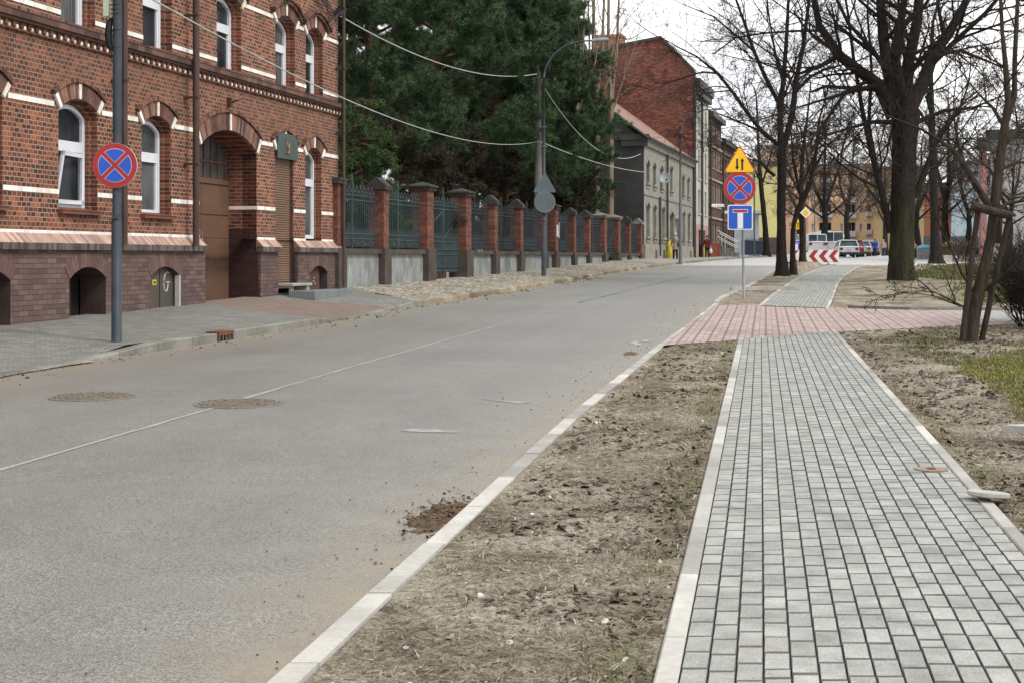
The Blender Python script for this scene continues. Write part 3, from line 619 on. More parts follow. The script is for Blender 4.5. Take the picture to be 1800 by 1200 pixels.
# cornice between the storeys
m = M(); x = E0
while x < E1 + .05:
    e = min(x + .26, E1 + .08); m.box(x, e - .006, -.16, .04, 5.235, 5.335, 0); x = e
m.box(E0, E1 + .07, -.12, .04, 5.185, 5.234, 0); m.box(E0, E1 + .04, -.05, .02, 5.05, 5.184, 1); m.box(E0, E1 + .03, -.17, .05, 5.336, 5.346, 2)
x = E0
while x < E1: m.box(x, x + .075, -.08, -.04, 5.10, 5.184, 1); x += .21
x = E0 + .105
while x < E1: m.ball((x, -.065, 5.10), .034, 3, n=8, k=4, sc=(1, .9, 1.1)); x += .21
m.build('cornice', [CORN, HOODB, pm('sheet_edge', (.05, .045, .045), rough=.6), DENT], H)
def window(o, parent, y=.2, fr=.075, tr=None, glass=GLS, tilt=0, ins=.07, mull=False, low=None):
    a, b, zb, zs, rs = o; a += ins; b -= ins; rs_ = rs; zb2 = zb if low is None else low
    n = 10; top = [(a + (b - a) * i / n, zs - ins + rs_ * (1 - (2 * i / n - 1) ** 2)) for i in range(n + 1)]
    out = [(a, zb2)] + top + [(b, zb2)]
    cx, cz = (a + b) / 2, (zb2 + zs) / 2
    inn = [(a + fr, zb2 + fr * 1.3)] + [(max(a + fr, min(b - fr, x)), z - fr) for x, z in top] + [(b - fr, zb2 + fr * 1.3)]
    m = M(); k = len(out)
    for i in range(k):
        j = (i + 1) % k
        m.quad((out[i][0], y, out[i][1]), (out[j][0], y, out[j][1]), (inn[j][0], y, inn[j][1]), (inn[i][0], y, inn[i][1]))
        m.quad((inn[i][0], y, inn[i][1]), (inn[j][0], y, inn[j][1]), (inn[j][0], y + .06, inn[j][1]), (inn[i][0], y + .06, inn[i][1]))
    tr = tr or (zb2 + (zs - zb2) * .68)
    m.box(a + fr, b - fr, y + .002, y + .07, tr - .09, tr + .09)
    if mull: m.box(cx - .05, cx + .05, y - .015, y + .07, zb2 + .05, zs + rs_ - ins)
    m.box(a + fr, a + fr + .05, y + .015, y + .06, zb2 + .1, tr - .09); m.box(b - fr - .05, b - fr, y + .015, y + .06, zb2 + .1, tr - .09)
    w = m.build('window', PVC, parent)
    g_ = M(); g_.poly([(p[0], y + .055, p[1]) for p in inn]); g_.build('pane', glass, w)
    if tilt:
        s_ = M(); x0, x1, z0, z1 = a + fr + .02, b - fr - .02, zb2 + .1, tr - .1; sh = .22
        def q(x, z): return (x, y - .02 - (z - z0) / (z1 - z0) * sh * 0 + 0, z)
        f2 = .07
        for (xa, xb, za, zb_) in ((x0, x1, z0, z0 + f2), (x0, x1, z1 - f2, z1), (x0, x0 + f2, z0, z1), (x1 - f2, x1, z0, z1)):
            vs = [(xx, y - .03 + dy + (zz - z0) * .14, zz) for xx in (xa, xb) for dy in (0, .05) for zz in (za, zb_)]
            s_.add(vs, np.array([[0, 1, 3, 2], [4, 6, 7, 5], [0, 4, 5, 1], [2, 3, 7, 6], [0, 2, 6, 4], [1, 5, 7, 3]]))
        s_.build('sash', PVC, w)
    return w
for i, o in enumerate(W_G):
    w = window(o, H, .2, tilt=0, tr=3.38, glass=GLS if i != 3 else GLG)
    m = M(); m.box(o[0] - .04, o[1] + .06, -.10, .2, o[2] - .075, o[2] - .005)
    m.add([(o[0] - .04, -.115, o[2] - .02), (o[1] + .06, -.115, o[2] - .02), (o[1] + .06, .2, o[2] + .045), (o[0] - .04, .2, o[2] + .045)], np.array([[0, 1, 2, 3]])); m.build('sill', SILLM, H)
# leaning open sash of the near window (tipped so its lower edge stands left of the frame)
o = W_G[2]; s_ = M(); z0, z1, y0 = 2.40, 3.27, .17
xl = lambda z: o[0] + .09 + (z - z0) * .0; 
for (ta, tb, ua, ub) in ((0, 1, 0, .08), (0, 1, .92, 1), (0, .09, 0, 1), (.91, 1, 0, 1)):
    vs = []
    for tt in (ta, tb):
        for dy in (0, .045):
            for uu in (ua, ub): vs.append((o[0] + .12 + tt * (o[1] - o[0] - .30), y0 - .16 * uu * (1 - tt) + dy - .03, z0 + uu * (z1 - z0)))
    s_.add(vs, np.array([[0, 1, 3, 2], [4, 6, 7, 5], [0, 4, 5, 1], [2, 3, 7, 6], [0, 2, 6, 4], [1, 5, 7, 3]]))
s_.build('sash', PVC, H)
window(W3, H, .16, fr=.07, tr=3.30, glass=GLG, low=1.95)
GLC = nodes('net_curtain_glass'); _t = GLC[1]; _b = GLC[2]; GLC = GLC[0]
_s = N(_t, 'ShaderNodeMapping'); _s.inputs['Scale'].default_value = (22, 22, .8); _t.links.new(coord(_t), _s.inputs[0])
_t.links.new(ramp(_t, noise(_t, _s.outputs[0], 1, 3), [(.35, (.03, .032, .033)), (.65, (.12, .12, .115))]), _b.inputs['Base Color']); _b.inputs['Roughness'].default_value = .12; _b.inputs['Specular IOR Level'].default_value = .3
for i_, o in enumerate(W_U): window(o, H, .2, tr=6.3, glass=GLC if i_ in (2, 5) else GLS)
for o in [(a, b, 8.5, 9.7, .2) for a, b, *_ in W_U]: window(o, H, .2, ins=.03)
for o in W_U: m = M(); m.box(o[0] - .01, o[1] + .03, -.14, .2, 5.35, 5.385); m.build('sill', SILLM, H)
# gateway: deep reveal, two brown leaves, barred fanlight
m = M(); a, b = DOOR[0], DOOR[1]; D = .66
n = 12; ax = [a + (b - a) * i / n for i in range(n + 1)]; az = [arcz(DOOR, x) for x in ax]
for i in range(n): m.quad((ax[i], .2, az[i]), (ax[i + 1], .2, az[i + 1]), (ax[i + 1], D + .1, az[i + 1]), (ax[i], D + .1, az[i]), 0)
for xx in (a, b):
    m.quad((xx, -.09, .2), (xx, D + .1, .2), (xx, D + .1, 2.12), (xx, -.0 if 1 else 0, 2.12), 1); m.quad((xx, 0, 2.12), (xx, D + .1, 2.12), (xx, D + .1, 4.2), (xx, 0, 4.2) if 0 else (xx, 0, DOOR[3]), 0)
m.box(b - .008, b + .03, .0, D + .05, 2.545, 2.62, 2)
m.box(a - .03, a + .1, -.085, .02, .25, 1.62, 3)
m.build('gateway_reveal', [BRJ, MAROON, WGL, PL], H)
m = M(); zt = 3.06; m.box(a + .02, b, D, D + .05, .45, zt); 
for x0, x1 in ((a + .06, (a + b) / 2 - .01), ((a + b) / 2 + .01, b - .04)):
    for z0, z1 in ((.55, 1.42), (1.46, 2.36), (2.40, 3.0)): m.box(x0, x1, D - .022, D, z0 + .02, z1 - .02)
d_ = m.build('gate_door', DOORM, H)
m = M(); m.tube([(8.05, D - .03, 1.85), (8.05, D - .09, 1.87), (8.05, D - .09, 2.02), (8.05, D - .03, 2.04)], .012, 6); m.box(8.0, 8.08, D - .03, D - .02, 1.8, 2.08); m.build('handle', pm('dull_steel', (.4, .38, .34), rough=.4, metal=.8), d_)
m = M(); m.box(a + .02, b, D - .03, D + .05, zt + .01, zt + .12); m.box(a + .02, b, D + .03, D + .05, zt, 4.3, 1)
for i in range(8): x = a + .2 + i * .34; m.box(x, x + .035, D - .005, D + .028, zt + .1, 4.12)
m.box(a, b, D - .01, D + .02, 3.52, 3.56); m.build('fanlight', [DOORM, GLG], H)
# wall bracket over the gateway, hanging hook inside it
m = M(); m.box(8.02, 8.10, -.10, 0, 4.62, 4.82); m.tube([(8.06, -.03, 4.7), (8.06, -.22, 4.76), (8.2, -.30, 4.83)], .022, 6); m.build('bracket', PIPE, H)
# roller shutter and the sign above it
m = M(); z = .78
while z < 3.8: m.prism([(.07, z), (.052, z + .02), (.052, z + .035), (.07, z + .05), (.09, z + .05), (.09, z)], 0, RS[0], RS[1] - .08, 0); z += .052
m.box(RS[1] - .08, RS[1] - .0, .04, .3, .7, 3.8, 1)
for xx in (RS[0], RS[1]): m.quad((xx, -.09, .4), (xx, .3, .4), (xx, .3, 1.9), (xx, 0, 1.9), 1)
m.build('roller_shutter', [SHUT, MAROON], H)
m = M(); m.box(RS[0] - .0, RS[1] + .1, -.075, -.04, 3.74, 4.31); sg = m.build('sign_panel', SIGNG, H); m = M()
cx = 11.06; pts = [(cx - .09, 4.22), (cx - .065, 4.12), (cx - .02, 4.04), (cx + .03, 3.99), (cx + .06, 3.95), (cx + .055, 3.90), (cx + .01, 3.865), (cx - .06, 3.86), (cx - .08, 3.885)]
m.tube([(p[0], -.08, p[1]) for p in pts], [.008, .02, .03, .036, .036, .034, .03, .022, .01], 8)
m.tube([(cx + .10, -.08, 4.15), (cx + .085, -.08, 4.06), (cx + .05, -.08, 3.99)], [.008, .02, .025], 8); m.build('emblem', GOLD, sg, smooth=True)
# cellar openings: doors with painted letter, barred lights, boards
m = M(); o = B_[3]; m.box(o[0], o[1], .02, .06, .5, 1.36); m.box(o[0] + .54, o[0] + .56, .012, .02, .5, 1.34, 1); cd = m.build('cellar_door', [pm('grey_brown_metal', (.075, .062, .05), (.06, .055, .045), 2, .6), DARKIN], H)
m = M(); lx_ = o[0] + .59; gp = [(.22, 1.2), (.16, 1.225), (.10, 1.18), (.07, 1.08), (.06, .98), (.075, .90), (.115, .855), (.16, .87), (.185, .93), (.19, 1.03), (.25, 1.03)]
m.tube([(lx_ + .03 + p[0] * 1.25, .012, p[1]) for p in gp], .016, 5); m.tube([(lx_ + .27, .012, 1.03), (lx_ + .19, .012, 1.03)], .018, 5); m.build('painted_letter', pm('chalky_paint', (.42, .40, .35), rough=.9), cd)
m = M(); m.box(o[0] + .26, o[0] + .41, .008, .02, .985, 1.085); m.box(o[0] + .295, o[0] + .325, .003, .009, 1.01, 1.06, 1); m.box(o[0] + .345, o[0] + .375, .003, .009, 1.01, 1.06, 1); m.build('number_plate', [pm('yellow_plate', (.62, .42, .06), rough=.5), DARKIN], cd)
m = M(); m.box(o[1] - .035, o[1] + .02, -.115, -.02, .5, 1.16); m.build('white_post', pm('white_strip', (.45, .44, .42), rough=.6), H)
m = M(); o = B_[2]; m.box(o[0], o[0] + .6, .3, .34, .55, 1.25, 0)
for i in range(5): m.tube([(o[0] + .08 + i * .13, .26, .5), (o[0] + .08 + i * .13, .26, 1.28)], .009, 5, 1)
m.box(o[0], o[1], .44, .46, .4, 1.4, 2); m.box(o[0] - .02, o[1] + .02, -.12, .4, .40, .47, 3); m.build('cellar_window', [brickmat('glass_block', [(0, (.16, .17, .16)), (1, (.24, .24, .22))], (.05, .05, .05), .19, .19, .02, 0), pm('rusty_bars', (.05, .035, .03), rough=.8), DARKIN, KERBOLD], H)
m = M(); m.box(B_[1][0], B_[1][1], .42, .45, .2, 1.4); m.box(B_[0][0], B_[0][1], .42, .45, .2, 1.4); m.build('cellar_window', DARKIN, H)
m = M(); o = B_[4]; m.box(o[0], o[1] - .2, .04, .08, .6, 1.3, 0)
for q in ((.55, 1.0), (.5, .92), (.62, .86), (.18, .9)): m.box(o[0] + q[0], o[0] + q[0] + .09, .03, .04, q[1], q[1] + .02, 1)
m.box(o[0], o[1], .4, .42, .5, 1.35, 2); m.build('cellar_door', [pm('red_brown_board', (.085, .042, .03), (.065, .035, .028), 2, .7), WHITE, DARKIN], H)
# steps at the shutter
m = M(); m.bevbox(10.55, 11.7, -.42, -.06, .86, .915, .01); m.box(10.6, 10.66, -.36, -.30, .6, .86); m.box(10.72, 10.75, -.36, -.33, .6, .86); m.box(11.45, 11.62, -.38, -.1, .6, .86); m.build('step', pm('pale_step', (.36, .34, .31), (.25, .24, .22), 3, .8), H)
m = M(); m.bevbox(10.35, 12.75, -1.02, -.42, .5, .755, .012); m.build('step', pm('grey_step', (.17, .185, .18), (.13, .14, .135), 2, .8, bst=.3), H)
# downpipes and roof
for x, y0, rr in ((3.38, -.235, .055), (6.15, -.235, .065), (E1 - .12, -.20, .045)):
    m = M(); m.tube([(x, y0, 1.72 if x < 14 else .8), (x, y0, 5.6), (x, y0, 10.1)], rr, 10)
    for z in (3.3, 4.6, 6.2, 7.7): m.box(x - rr - .008, x + rr + .008, y0 - rr - .006, 0, z, z + .03)
    m.build('downpipe', PIPE, H, smooth=False)
m = M(); m.box(E0 - .2, E1 + .2, -.35, 11.2, 10.2, 10.4); m.prism([(-.4, 10.4), (11.3, 10.4), (5.5, 14.0)], 0, E0 - .2, E1 + .2, 1); m.build('roof', [CORN, pm('dark_red_roof', (.13, .06, .045), (.08, .045, .04), 3, .8)], H)
# ============================================================ FENCE WITH BRICK PILLARS
fang = math.atan2(2530, 660); FY0 = 34560 / (1560 - 598)
FN = thing('fence', 'long fence of red brick pillars and grey-green iron railings on a low plastered wall', 'fence', ((598 - 900) / F * FY0, FY0, 0), fang)
FS = lambda x: (34560 / (1560 - x) - FY0) / .9676
PB = brickmat('pillar_brick', [(0, (.085, .036, .028)), (.5, (.135, .052, .036)), (1, (.195, .080, .053))], (.12, .07, .05), .25, .077, .005, .5, .55, (.075, .035, .028), .4, dsc=1.1)
CAPM = pm('mossy_concrete_cap', (.05, .048, .042), (.03, .03, .026), 4, .9, bst=.5, isl=.3)
CAPL = pm('pale_concrete_cap', (.24, .22, .19), (.15, .14, .12), 4, .9, bst=.5)
WFR = pm('dark_wall_frame', (.075, .062, .05), (.045, .038, .032), 2, .9, bst=.4)
def plastermat(name, c1, c2, drip=(.10, .095, .085), fl=(.42, .45, .46)):
    m, t, b = nodes(name); v = coord(t)
    col = ramp(t, noise(t, v, 1.4, 7, .65), [(.35, c1), (.65, c2)])
    mp_ = N(t, 'ShaderNodeMapping'); mp_.inputs['Scale'].default_value = (5, 5, .9); t.links.new(v, mp_.inputs[0])
    col = mixc(t, ramp(t, noise(t, mp_.outputs[0], 1.3, 6, .7), [(.5, 0.0), (.68, .75)]), col, drip)
    col = mixc(t, ramp(t, noise(t, mp_.outputs[0], 2.2, 4, .6), [(.63, 0.0), (.67, .55)]), col, fl)
    t.links.new(col, b.inputs['Base Color']); b.inputs['Roughness'].default_value = .9; bump(t, b, noise(t, v, 30, 5), .3, .01); return m
WPL = plastermat('grey_wall_plaster', (.26, .275, .27), (.15, .155, .148), (.07, .07, .062), (.48, .51, .52))
IRON = pm('grey_green_iron', (.045, .070, .076), (.032, .050, .055), 2, .6); IRON2 = pm('dark_grey_iron', (.030, .042, .048), (.022, .030, .034), 2, .6)
posts = [(599, .42), (679, .42), (757, .62), (824, .62), (872.6, .42), (917.6, .42), (960, .42), (979, .62), (1011, .42), (1037, .42), (1065, .62), (1089, .62), (1108, .42), (1128, .5)]
PS = [(FS(x), wd) for x, wd in posts]
gates = (2, 10)
for i, (s_, wd) in enumerate(PS):
    big = wd > .6; zt = 3.50 if big and i < 8 else (3.34 if not big else 3.42); Yp = FY0 + s_ * .9676; zb = pave(Yp) - .15
    m = M(); m.box(s_ - wd / 2, s_ + wd / 2, 0, .5 if big else .42, 1.72, zt); pl_ = m.build('pillar', PB, FN)
    m = M(); m.box(s_ - wd / 2 - .07, s_ + wd / 2 + .07, -.06, (.5 if big else .42) + .06, zb, 1.74); m.build('pillar_foot', WFR, pl_)
    m = M(); d_ = .5 if big else .42; m.box(s_ - wd / 2 - .07, s_ + wd / 2 + .07, -.07, d_ + .07, zt + .002, zt + .09)
    if big: 
        c0 = [(s_ - wd / 2 - .12, -.12), (s_ + wd / 2 + .12, -.12), (s_ + wd / 2 + .12, d_ + .12), (s_ - wd / 2 - .12, d_ + .12)]
        v = [(p[0], p[1], zt + .092) for p in c0] + [(p[0], p[1], zt + .14) for p in c0] + [(s_, d_ / 2, zt + .27)]
        m.add(v, [[0, 3, 2, 1], [0, 1, 5, 4], [1, 2, 6, 5], [2, 3, 7, 6], [3, 0, 4, 7], [4, 5, 8], [5, 6, 8], [6, 7, 8], [7, 4, 8]])
    elif i in (0,): m.box(s_ - .28, s_ + .28, -.1, .55, zt + .09, zt + .14)
    else: m.prism([(-.08, zt + .092), (d_ + .08, zt + .092), (d_ / 2 + .03, zt + .34), (d_ / 2 - .03, zt + .34)], 0, s_ - wd / 2 - .05, s_ + wd / 2 + .05); m.tube([(s_ - wd / 2 - .06, -.085, zt + .1), (s_, d_ / 2 - .04, zt + .3), (s_ + wd / 2 + .06, -.085, zt + .1)][:2], .03, 4)
    m.build('cap', CAPL if i in (10, 11, 13) else CAPM, pl_)
def railing(x0, x1, zb, mat, gate=False):
    m = M(); n = max(8, int((x1 - x0) / .135)); yy = .24; cx = (x0 + x1) / 2
    lod = 6 if x0 < 12 else 4
    for i in range(n + 1):
        x = x0 + (x1 - x0) * i / n; h = 3.16 + (.10 if i % 2 else .0); r_ = .011
        m.tube([(x, yy, zb + .04), (x, yy, h)], r_, lod, cap=False)
        m.tube([(x, yy, h), (x, yy, h + .05), (x, yy, h + .15)], [.008, .024, .001], 4, cap=False)
        if i < n and x0 < 30: m.tube([((x + (x1 - x0) / n / 2), yy, 1.78 if not gate else zb + .05), ((x + (x1 - x0) / n / 2), yy, 2.19), ((x + (x1 - x0) / n / 2), yy, 2.28)], [.008, .008, .001], 4, cap=False)
    for z in (1.99, 2.12, 3.0, 3.12) + ((zb + .1, zb + .22, 1.6, 1.75) if gate else ()): m.box(x0, x1, yy - .022, yy + .022, z - .013, z + .013)
    for x in ((cx - .3,) if not gate else (cx,)): m.box(x - .022, x + .022, yy - .03, yy + .03, zb, 3.45); m.tube([(x, yy, 3.45), (x, yy, 3.52), (x, yy, 3.72)], [.03, .04, .002], 6)
    if not gate:
        for i in range(5):
            c = x0 + (x1 - x0) * (i + .5) / 5; m.tube([(c + .12 * math.cos(a), yy, 1.90 + .09 * math.sin(a)) for a in np.linspace(0, 2 * math.pi, 11)], .011, 4, cap=False)
    else:
        m.box(x0, x1, yy + .03, yy + .034, zb + .1, zb + .75)
        m.tube([(x0 + .1, yy, 2.35), (cx - .05, yy, 2.95)], .014, 5); m.tube([(cx + .1, yy, 2.15), (x1 - .05, yy, 2.75)], .014, 5)
        for c in ((x0 + .1, 2.25), (x1 - .15, 2.7)): m.tube([(c[0] + .06 * math.cos(a), yy, c[1] + .09 * math.sin(a)) for a in np.linspace(0, 2 * math.pi, 9)], .012, 4, cap=False)
    return m.build('gate' if gate else 'railing', mat, FN)
for i in range(len(PS) - 1):
    a, b = PS[i][0] + PS[i][1] / 2, PS[i + 1][0] - PS[i + 1][1] / 2
    if b - a < .3: continue
    Ya, Yb = FY0 + a * .9676, FY0 + b * .9676
    if i in gates: railing(a + .03, b - .03, pave(Yb) + .12, IRON if i == 2 else IRON2, True); continue
    m = M(); m.poly([(a - .02, .12, pave(Ya) - .2), (b + .02, .12, pave(Yb) - .2), (b + .02, .12, 1.62), (a - .02, .12, 1.62)], 0)
    m.box(a - .02, b + .02, .02, .42, 1.60, 1.73, 1); m.box(a - .05, a + .035, .03, .2, .3, 1.6, 1); m.box(b - .035, b + .05, .03, .2, .3, 1.6, 1); m.box(a, b, .4, .42, .4, 1.6, 1)
    m.build('low_wall', [WPL, WFR], FN); railing(a, b, 1.73, IRON if i < 3 else IRON2)
m = M(); m.box(PS[7][0] + .31, PS[7][0] + .34, -.04, -.015, 2.3, 2.95); m.box(PS[7][0] - .1, PS[7][0] + .2, -.02, -.006, 2.35, 2.85); m.build('notice', pm('white_notice', (.6, .6, .58)), FN)
# ============================================================ OLD GREY HOUSE
HY0 = 34560 / (1560 - 1132)
FSf = lambda x, s0=HY0: (34560 / (1560 - x) - s0) / .9676
def front(name, label, x, cat='house'): Y = 34560 / (1560 - x); return thing(name, label, cat, ((x - 900) / F * Y, Y, 0), fang)
G1 = front('old_grey_house', 'run-down grey plastered house with tall narrow windows, dark bare side wall and red tiled roof', 1132)
GP = plastermat('stained_grey_plaster', (.25, .236, .20), (.165, .155, .132), (.115, .105, .08), (.40, .37, .29))
def sootmat():
    m, t, b = nodes('dark_soot_plaster'); v = coord(t)
    col = ramp(t, noise(t, v, .35, 6, .6), [(.35, (.022, .022, .023)), (.65, (.060, .058, .056))]); t.links.new(col, b.inputs['Base Color']); b.inputs['Roughness'].default_value = .95; return m
SOOT = sootmat(); L1 = FSf(1218) - .05; zt = 8.1; DK = glassmat('old_window', (.010, .010, .010), .5, .05)
TIL = brickmat('red_roof_tiles', [(0, (.20, .11, .09)), (.5, (.31, .19, .155)), (1, (.40, .27, .235))], (.10, .055, .045), .25, .33, .03, .5, .4, (.12, .07, .06), .9, dsc=.5)
DRK = pm('dark_metal_trim', (.03, .03, .03), (.05, .048, .045), 3, .6)
ux = [(1139, 0), (1150.4, 0), (1163, 0), (1180, 1), (1201, 0), (1210, 0)]
up = []; dn = []
for x, big in ux:
    s_ = FSf(x); hw = .55; up.append((s_ - hw, s_ + hw, 5.75, 6.75 + .25 * big, .3)); 
for x in (1139, 1151, 1166, 1202, 1211): s_ = FSf(x); dn.append((s_ - .6, s_ + .6, 2.7, 4.35, .25))
dn.append((FSf(1181) - .85, FSf(1181) + .85, 1.6, 4.1, .3)); dn.append((FSf(1191.5) - .45, FSf(1191.5) + .45, 1.6, 3.9, .2))
m = M(); wallrow(m, 0, L1, 2.2, 5.0, dn, .35, 0, 0); wallrow(m, 0, L1, 5.0, zt, up, .35, 0, 0)
m.poly([(0, 0, 1.0), (0, 0, zt), (0, 2.55, 10.25), (0, 5.5, 10.25), (0, 9, 9.5), (0, 9, 1)], 1); m.box(0, L1, 9, 9.2, 1, 9.0, 0); m.build('wall', [GP, SOOT], G1)
m = M(); m.box(-.02, L1, -.09, .3, 1.0, 2.22, 0)
for x in (1151, 1165, 1188, 1212): s_ = FSf(x); m.box(s_ - .35, s_ + .35, -.095, 0, 1.45, 1.95, 1)
m.build('plinth', [plastermat('peeling_plinth', (.28, .26, .21), (.19, .175, .14), (.07, .065, .05), (.50, .46, .38)), DRK], G1)
m = M(); m.box(-.12, L1, -.28, .05, zt - .02, zt + .14, 0); m.box(-.08, L1, -.16, .02, zt - .3, zt - .03, 0); m.box(-.04, L1, -.06, .02, 5.02, 5.1, 0)
m.box(-.14, .3, -.28, 1.6, zt + .0, zt + .32, 1); m.box(-.1, .2, -.2, 1.3, zt - .35, zt - .01, 1); m.build('cornice', [GP, SOOT], G1)
m = M(); m.quad((-.15, -.32, zt + .1), (L1, -.32, zt + .1), (L1, 5.8, 12.75), (-.15, 2.6, 10.4)); m.poly([(-.15, 2.6, 10.4), (L1, 5.8, 12.75), (L1, 9.3, 9.6), (-.15, 9.3, 9.0)]); m.build('roof', TIL, G1)
m = M()
m.tube([(-.17, -.3, zt + .06), (-.17, 2.6, 10.34)], .09, 6); m.tube([(-.1, -.36, zt + .1), (L1, -.36, zt + .1)], .08, 6); m.build('roof_edge', DRK, G1)
for o in up + dn:
    m = M(); a, b, zb, zs, rs = o; bd = o in dn[:3]
    m.box(a, b, .28, .32, zb, zs + rs, 1 if bd else 0)
    if not bd: m.box((a + b) / 2 - .04, (a + b) / 2 + .04, .25, .28, zb, zs + rs * .9, 2); m.box(a, b, .25, .28, zs - .3, zs - .22, 2)
    w_ = m.build('window' if zb > 2 else 'door', [DK, pm('boarding', (.24, .21, .16), (.17, .15, .12), 3, .9) if bd else DK, pm('old_frame', (.10, .085, .07), rough=.7)], G1)
    if zb > 2: m = M(); m.box(a - .12, b + .12, -.14, .1, zb - .13, zb); m.box(a - .05, b + .05, -.06, .05, zb - .32, zb - .14); m.build('sill', GP, w_)
    m = M(); archbricks(m, o, .0, .16, -.05, .04, 0, nb=7); m.build('hood', GP, G1)
for x, z0, z1 in ((1170, 1.6, 8.0), (1157, 1.6, 5.1), (1217, 1.6, 8.0)): s_ = FSf(x); m = M(); m.tube([(s_, -.12, z0), (s_, -.12, z1)], .07, 6); m.build('downpipe', DRK, G1)
m = M(); s_ = FSf(1186); m.box(s_ - .15, s_ + .15, -.45, -.1, 4.0, 4.15); m.box(s_ + .3, s_ + .8, -.3, -.2, 3.7, 4.2); m.build('lamp_box', pm('white_box', (.6, .6, .58)), G1)
dish = P(1169, 314, 86.5)
DT = thing('satellite_dish', 'pale round satellite dish mounted on the grey house front between upper windows', 'satellite dish', dish, 0)
m = M(); m.lathe([(.02, 0), (.18, .015), (.30, .05), (.34, .09), (.335, .095), (.29, .06), (.02, .012)], n=18); d_ = m.build('dish', pm('pale_blue_dish', (.34, .40, .42), rough=.5), DT, True); d_.rotation_euler = (R(75), 0, R(-12))
m = M(); m.tube([(0, .02, 0), (-.1, .3, -.25), (-.1, .55, -.25)], .025, 6); m.tube([(0, 0, -.3), (.05, -.35, -.1)], .015, 5); m.box(.0, .1, -.4, -.3, -.14, -.04); m.build('arm', DRK, DT)
# ============================================================ TALL RED GABLE / WHITE HOUSE
G2 = front('tall_red_gable_house', 'tall house with a big bare red brick gable, chimney and narrow white street front', 1218)
L2 = FSf(1245, 34560 / (1560 - 1218)); Yg = 34560 / (1560 - 1218)
RG = brickmat('rough_red_gable_brick', [(0, (.07, .030, .025)), (.5, (.14, .048, .035)), (1, (.215, .078, .055))], (.12, .06, .045), .26, .085, .006, .5, .75, (.055, .035, .03), .5, dsc=.22)
WHP = plastermat('dirty_white_plaster', (.44, .42, .37), (.33, .31, .27), (.16, .145, .12), (.5, .48, .43))
def loc2(x, y): # image point on the gable plane -> local y, z
    t = (x - 1217) / F * Yg; return -t / 1.0 * 1.02, EYE + (HY - y) * Yg / F
gp = [loc2(*p) for p in [(1217, 150), (1222, 127), (1201, 103), (1162, 63), (1092, 74), (1030, 84), (990, 90)]]
m = M(); m.poly([(0, 0, 1)] + [(0, p[0], p[1]) for p in gp] + [(0, 9.4, 1)][::1], 0); m.poly([(.35, 9.4, 1), (.35, gp[-1][0], gp[-1][1])] + [(.35, p[0], p[1]) for p in gp[::-1]] + [(.35, 0, 1)], 0)
m.build('gable', RG, G2)
m = M(); ops1 = []; 
rows = [(10.6, 12.4), (7.2, 9.3), (4.7, 6.4)]
for z0, z1 in rows: 
    o = [(k - .5, k + .5, z0, z1, 0) for k in (1.3, 3.4, 5.4, 7.3)]; ops1.append(o)
wallrow(m, .35, L2, 3.9, 6.9, ops1[2], .25, 0); wallrow(m, .35, L2, 6.9, 10.1, ops1[1], .25, 0); wallrow(m, .35, L2, 10.1, gp[0][1], ops1[0], .25, 0); wallrow(m, .35, L2, 1.2, 3.9, [(.6, 1.6, 1.2, 3.6, 0), (3.2, 4.6, 1.3, 3.5, 0), (6, 7.2, 1.3, 3.5, 0)], .25, 1)
m.build('wall', [WHP, plastermat('reddish_painted_plaster', (.30, .11, .09), (.36, .30, .26), (.14, .09, .07))], G2)
for o in sum(ops1, []): m = M(); m.box(o[0], o[1], .18, .22, o[2], o[3]); m.box(o[0] + .45, o[0] + .55, .15, .18, o[2], o[3], 1); m.box(o[0] - .1, o[1] + .1, -.1, .1, o[2] - .12, o[2] - .005, 2); m.build('window', [DK, PVC, WHP], G2)
m = M(); m.box(.62, 1.58, .1, .2, 1.2, 3.6); m.box(.5, .62, -.05, .1, 1.2, 4.4); m.build('door', pm('teal_door', (.02, .12, .12), (.015, .08, .085), rough=.5), G2)
m = M(); m.box(3.2, 4.6, .1, .2, 1.3, 3.5); m.box(6, 7.2, .1, .2, 1.3, 3.5); m.build('shop_window', DK, G2)
m = M(); m.box(.3, L2, -.45, .1, gp[0][1] - .05, gp[0][1] + .55); m.box(.3, L2, -.3, .1, gp[0][1] - .5, gp[0][1] - .06, 0); m.build('cornice', DRK, G2)
for x in (.15, 4.3): m = M(); m.tube([(x, -.12, 1.5), (x, -.12, gp[0][1] - .2)], .09, 6); m.build('downpipe', DRK, G2)
m = M(); ap = gp[3]
for (p, q) in zip(gp[1:], gp[2:]): m.quad((-.12, p[0], p[1] + .06), (L2, p[0], p[1] + .06), (L2, q[0], q[1] + .06), (-.12, q[0], q[1] + .06)); m.quad((-.12, p[0], p[1] - .14), (-.12, q[0], q[1] - .14), (-.12, q[0], q[1] + .06), (-.12, p[0], p[1] + .06))
m.build('roof', DRK, G2)
c = loc2(1068, 75); m = M(); m.box(.1, 1.6, c[0] - .98, c[0] + .98, c[1] - 1.2, c[1] + .62); m.box(.02, 1.68, c[0] - 1.06, c[0] + 1.06, c[1] + .62, c[1] + .8); m.build('chimney', brickmat('orange_chimney_brick', [(0, (.28, .10, .06)), (1, (.40, .17, .11))], (.2, .11, .08), .25, .08, .006, .5, .2), G2)
m = M(); c = loc2(1073, 165); m.box(-.8, -.1, c[0] - .35, c[0] + .35, c[1] - 1, c[1] + 1.0); m.build('chimney', PB, G1).location = (L1, 0, 0)
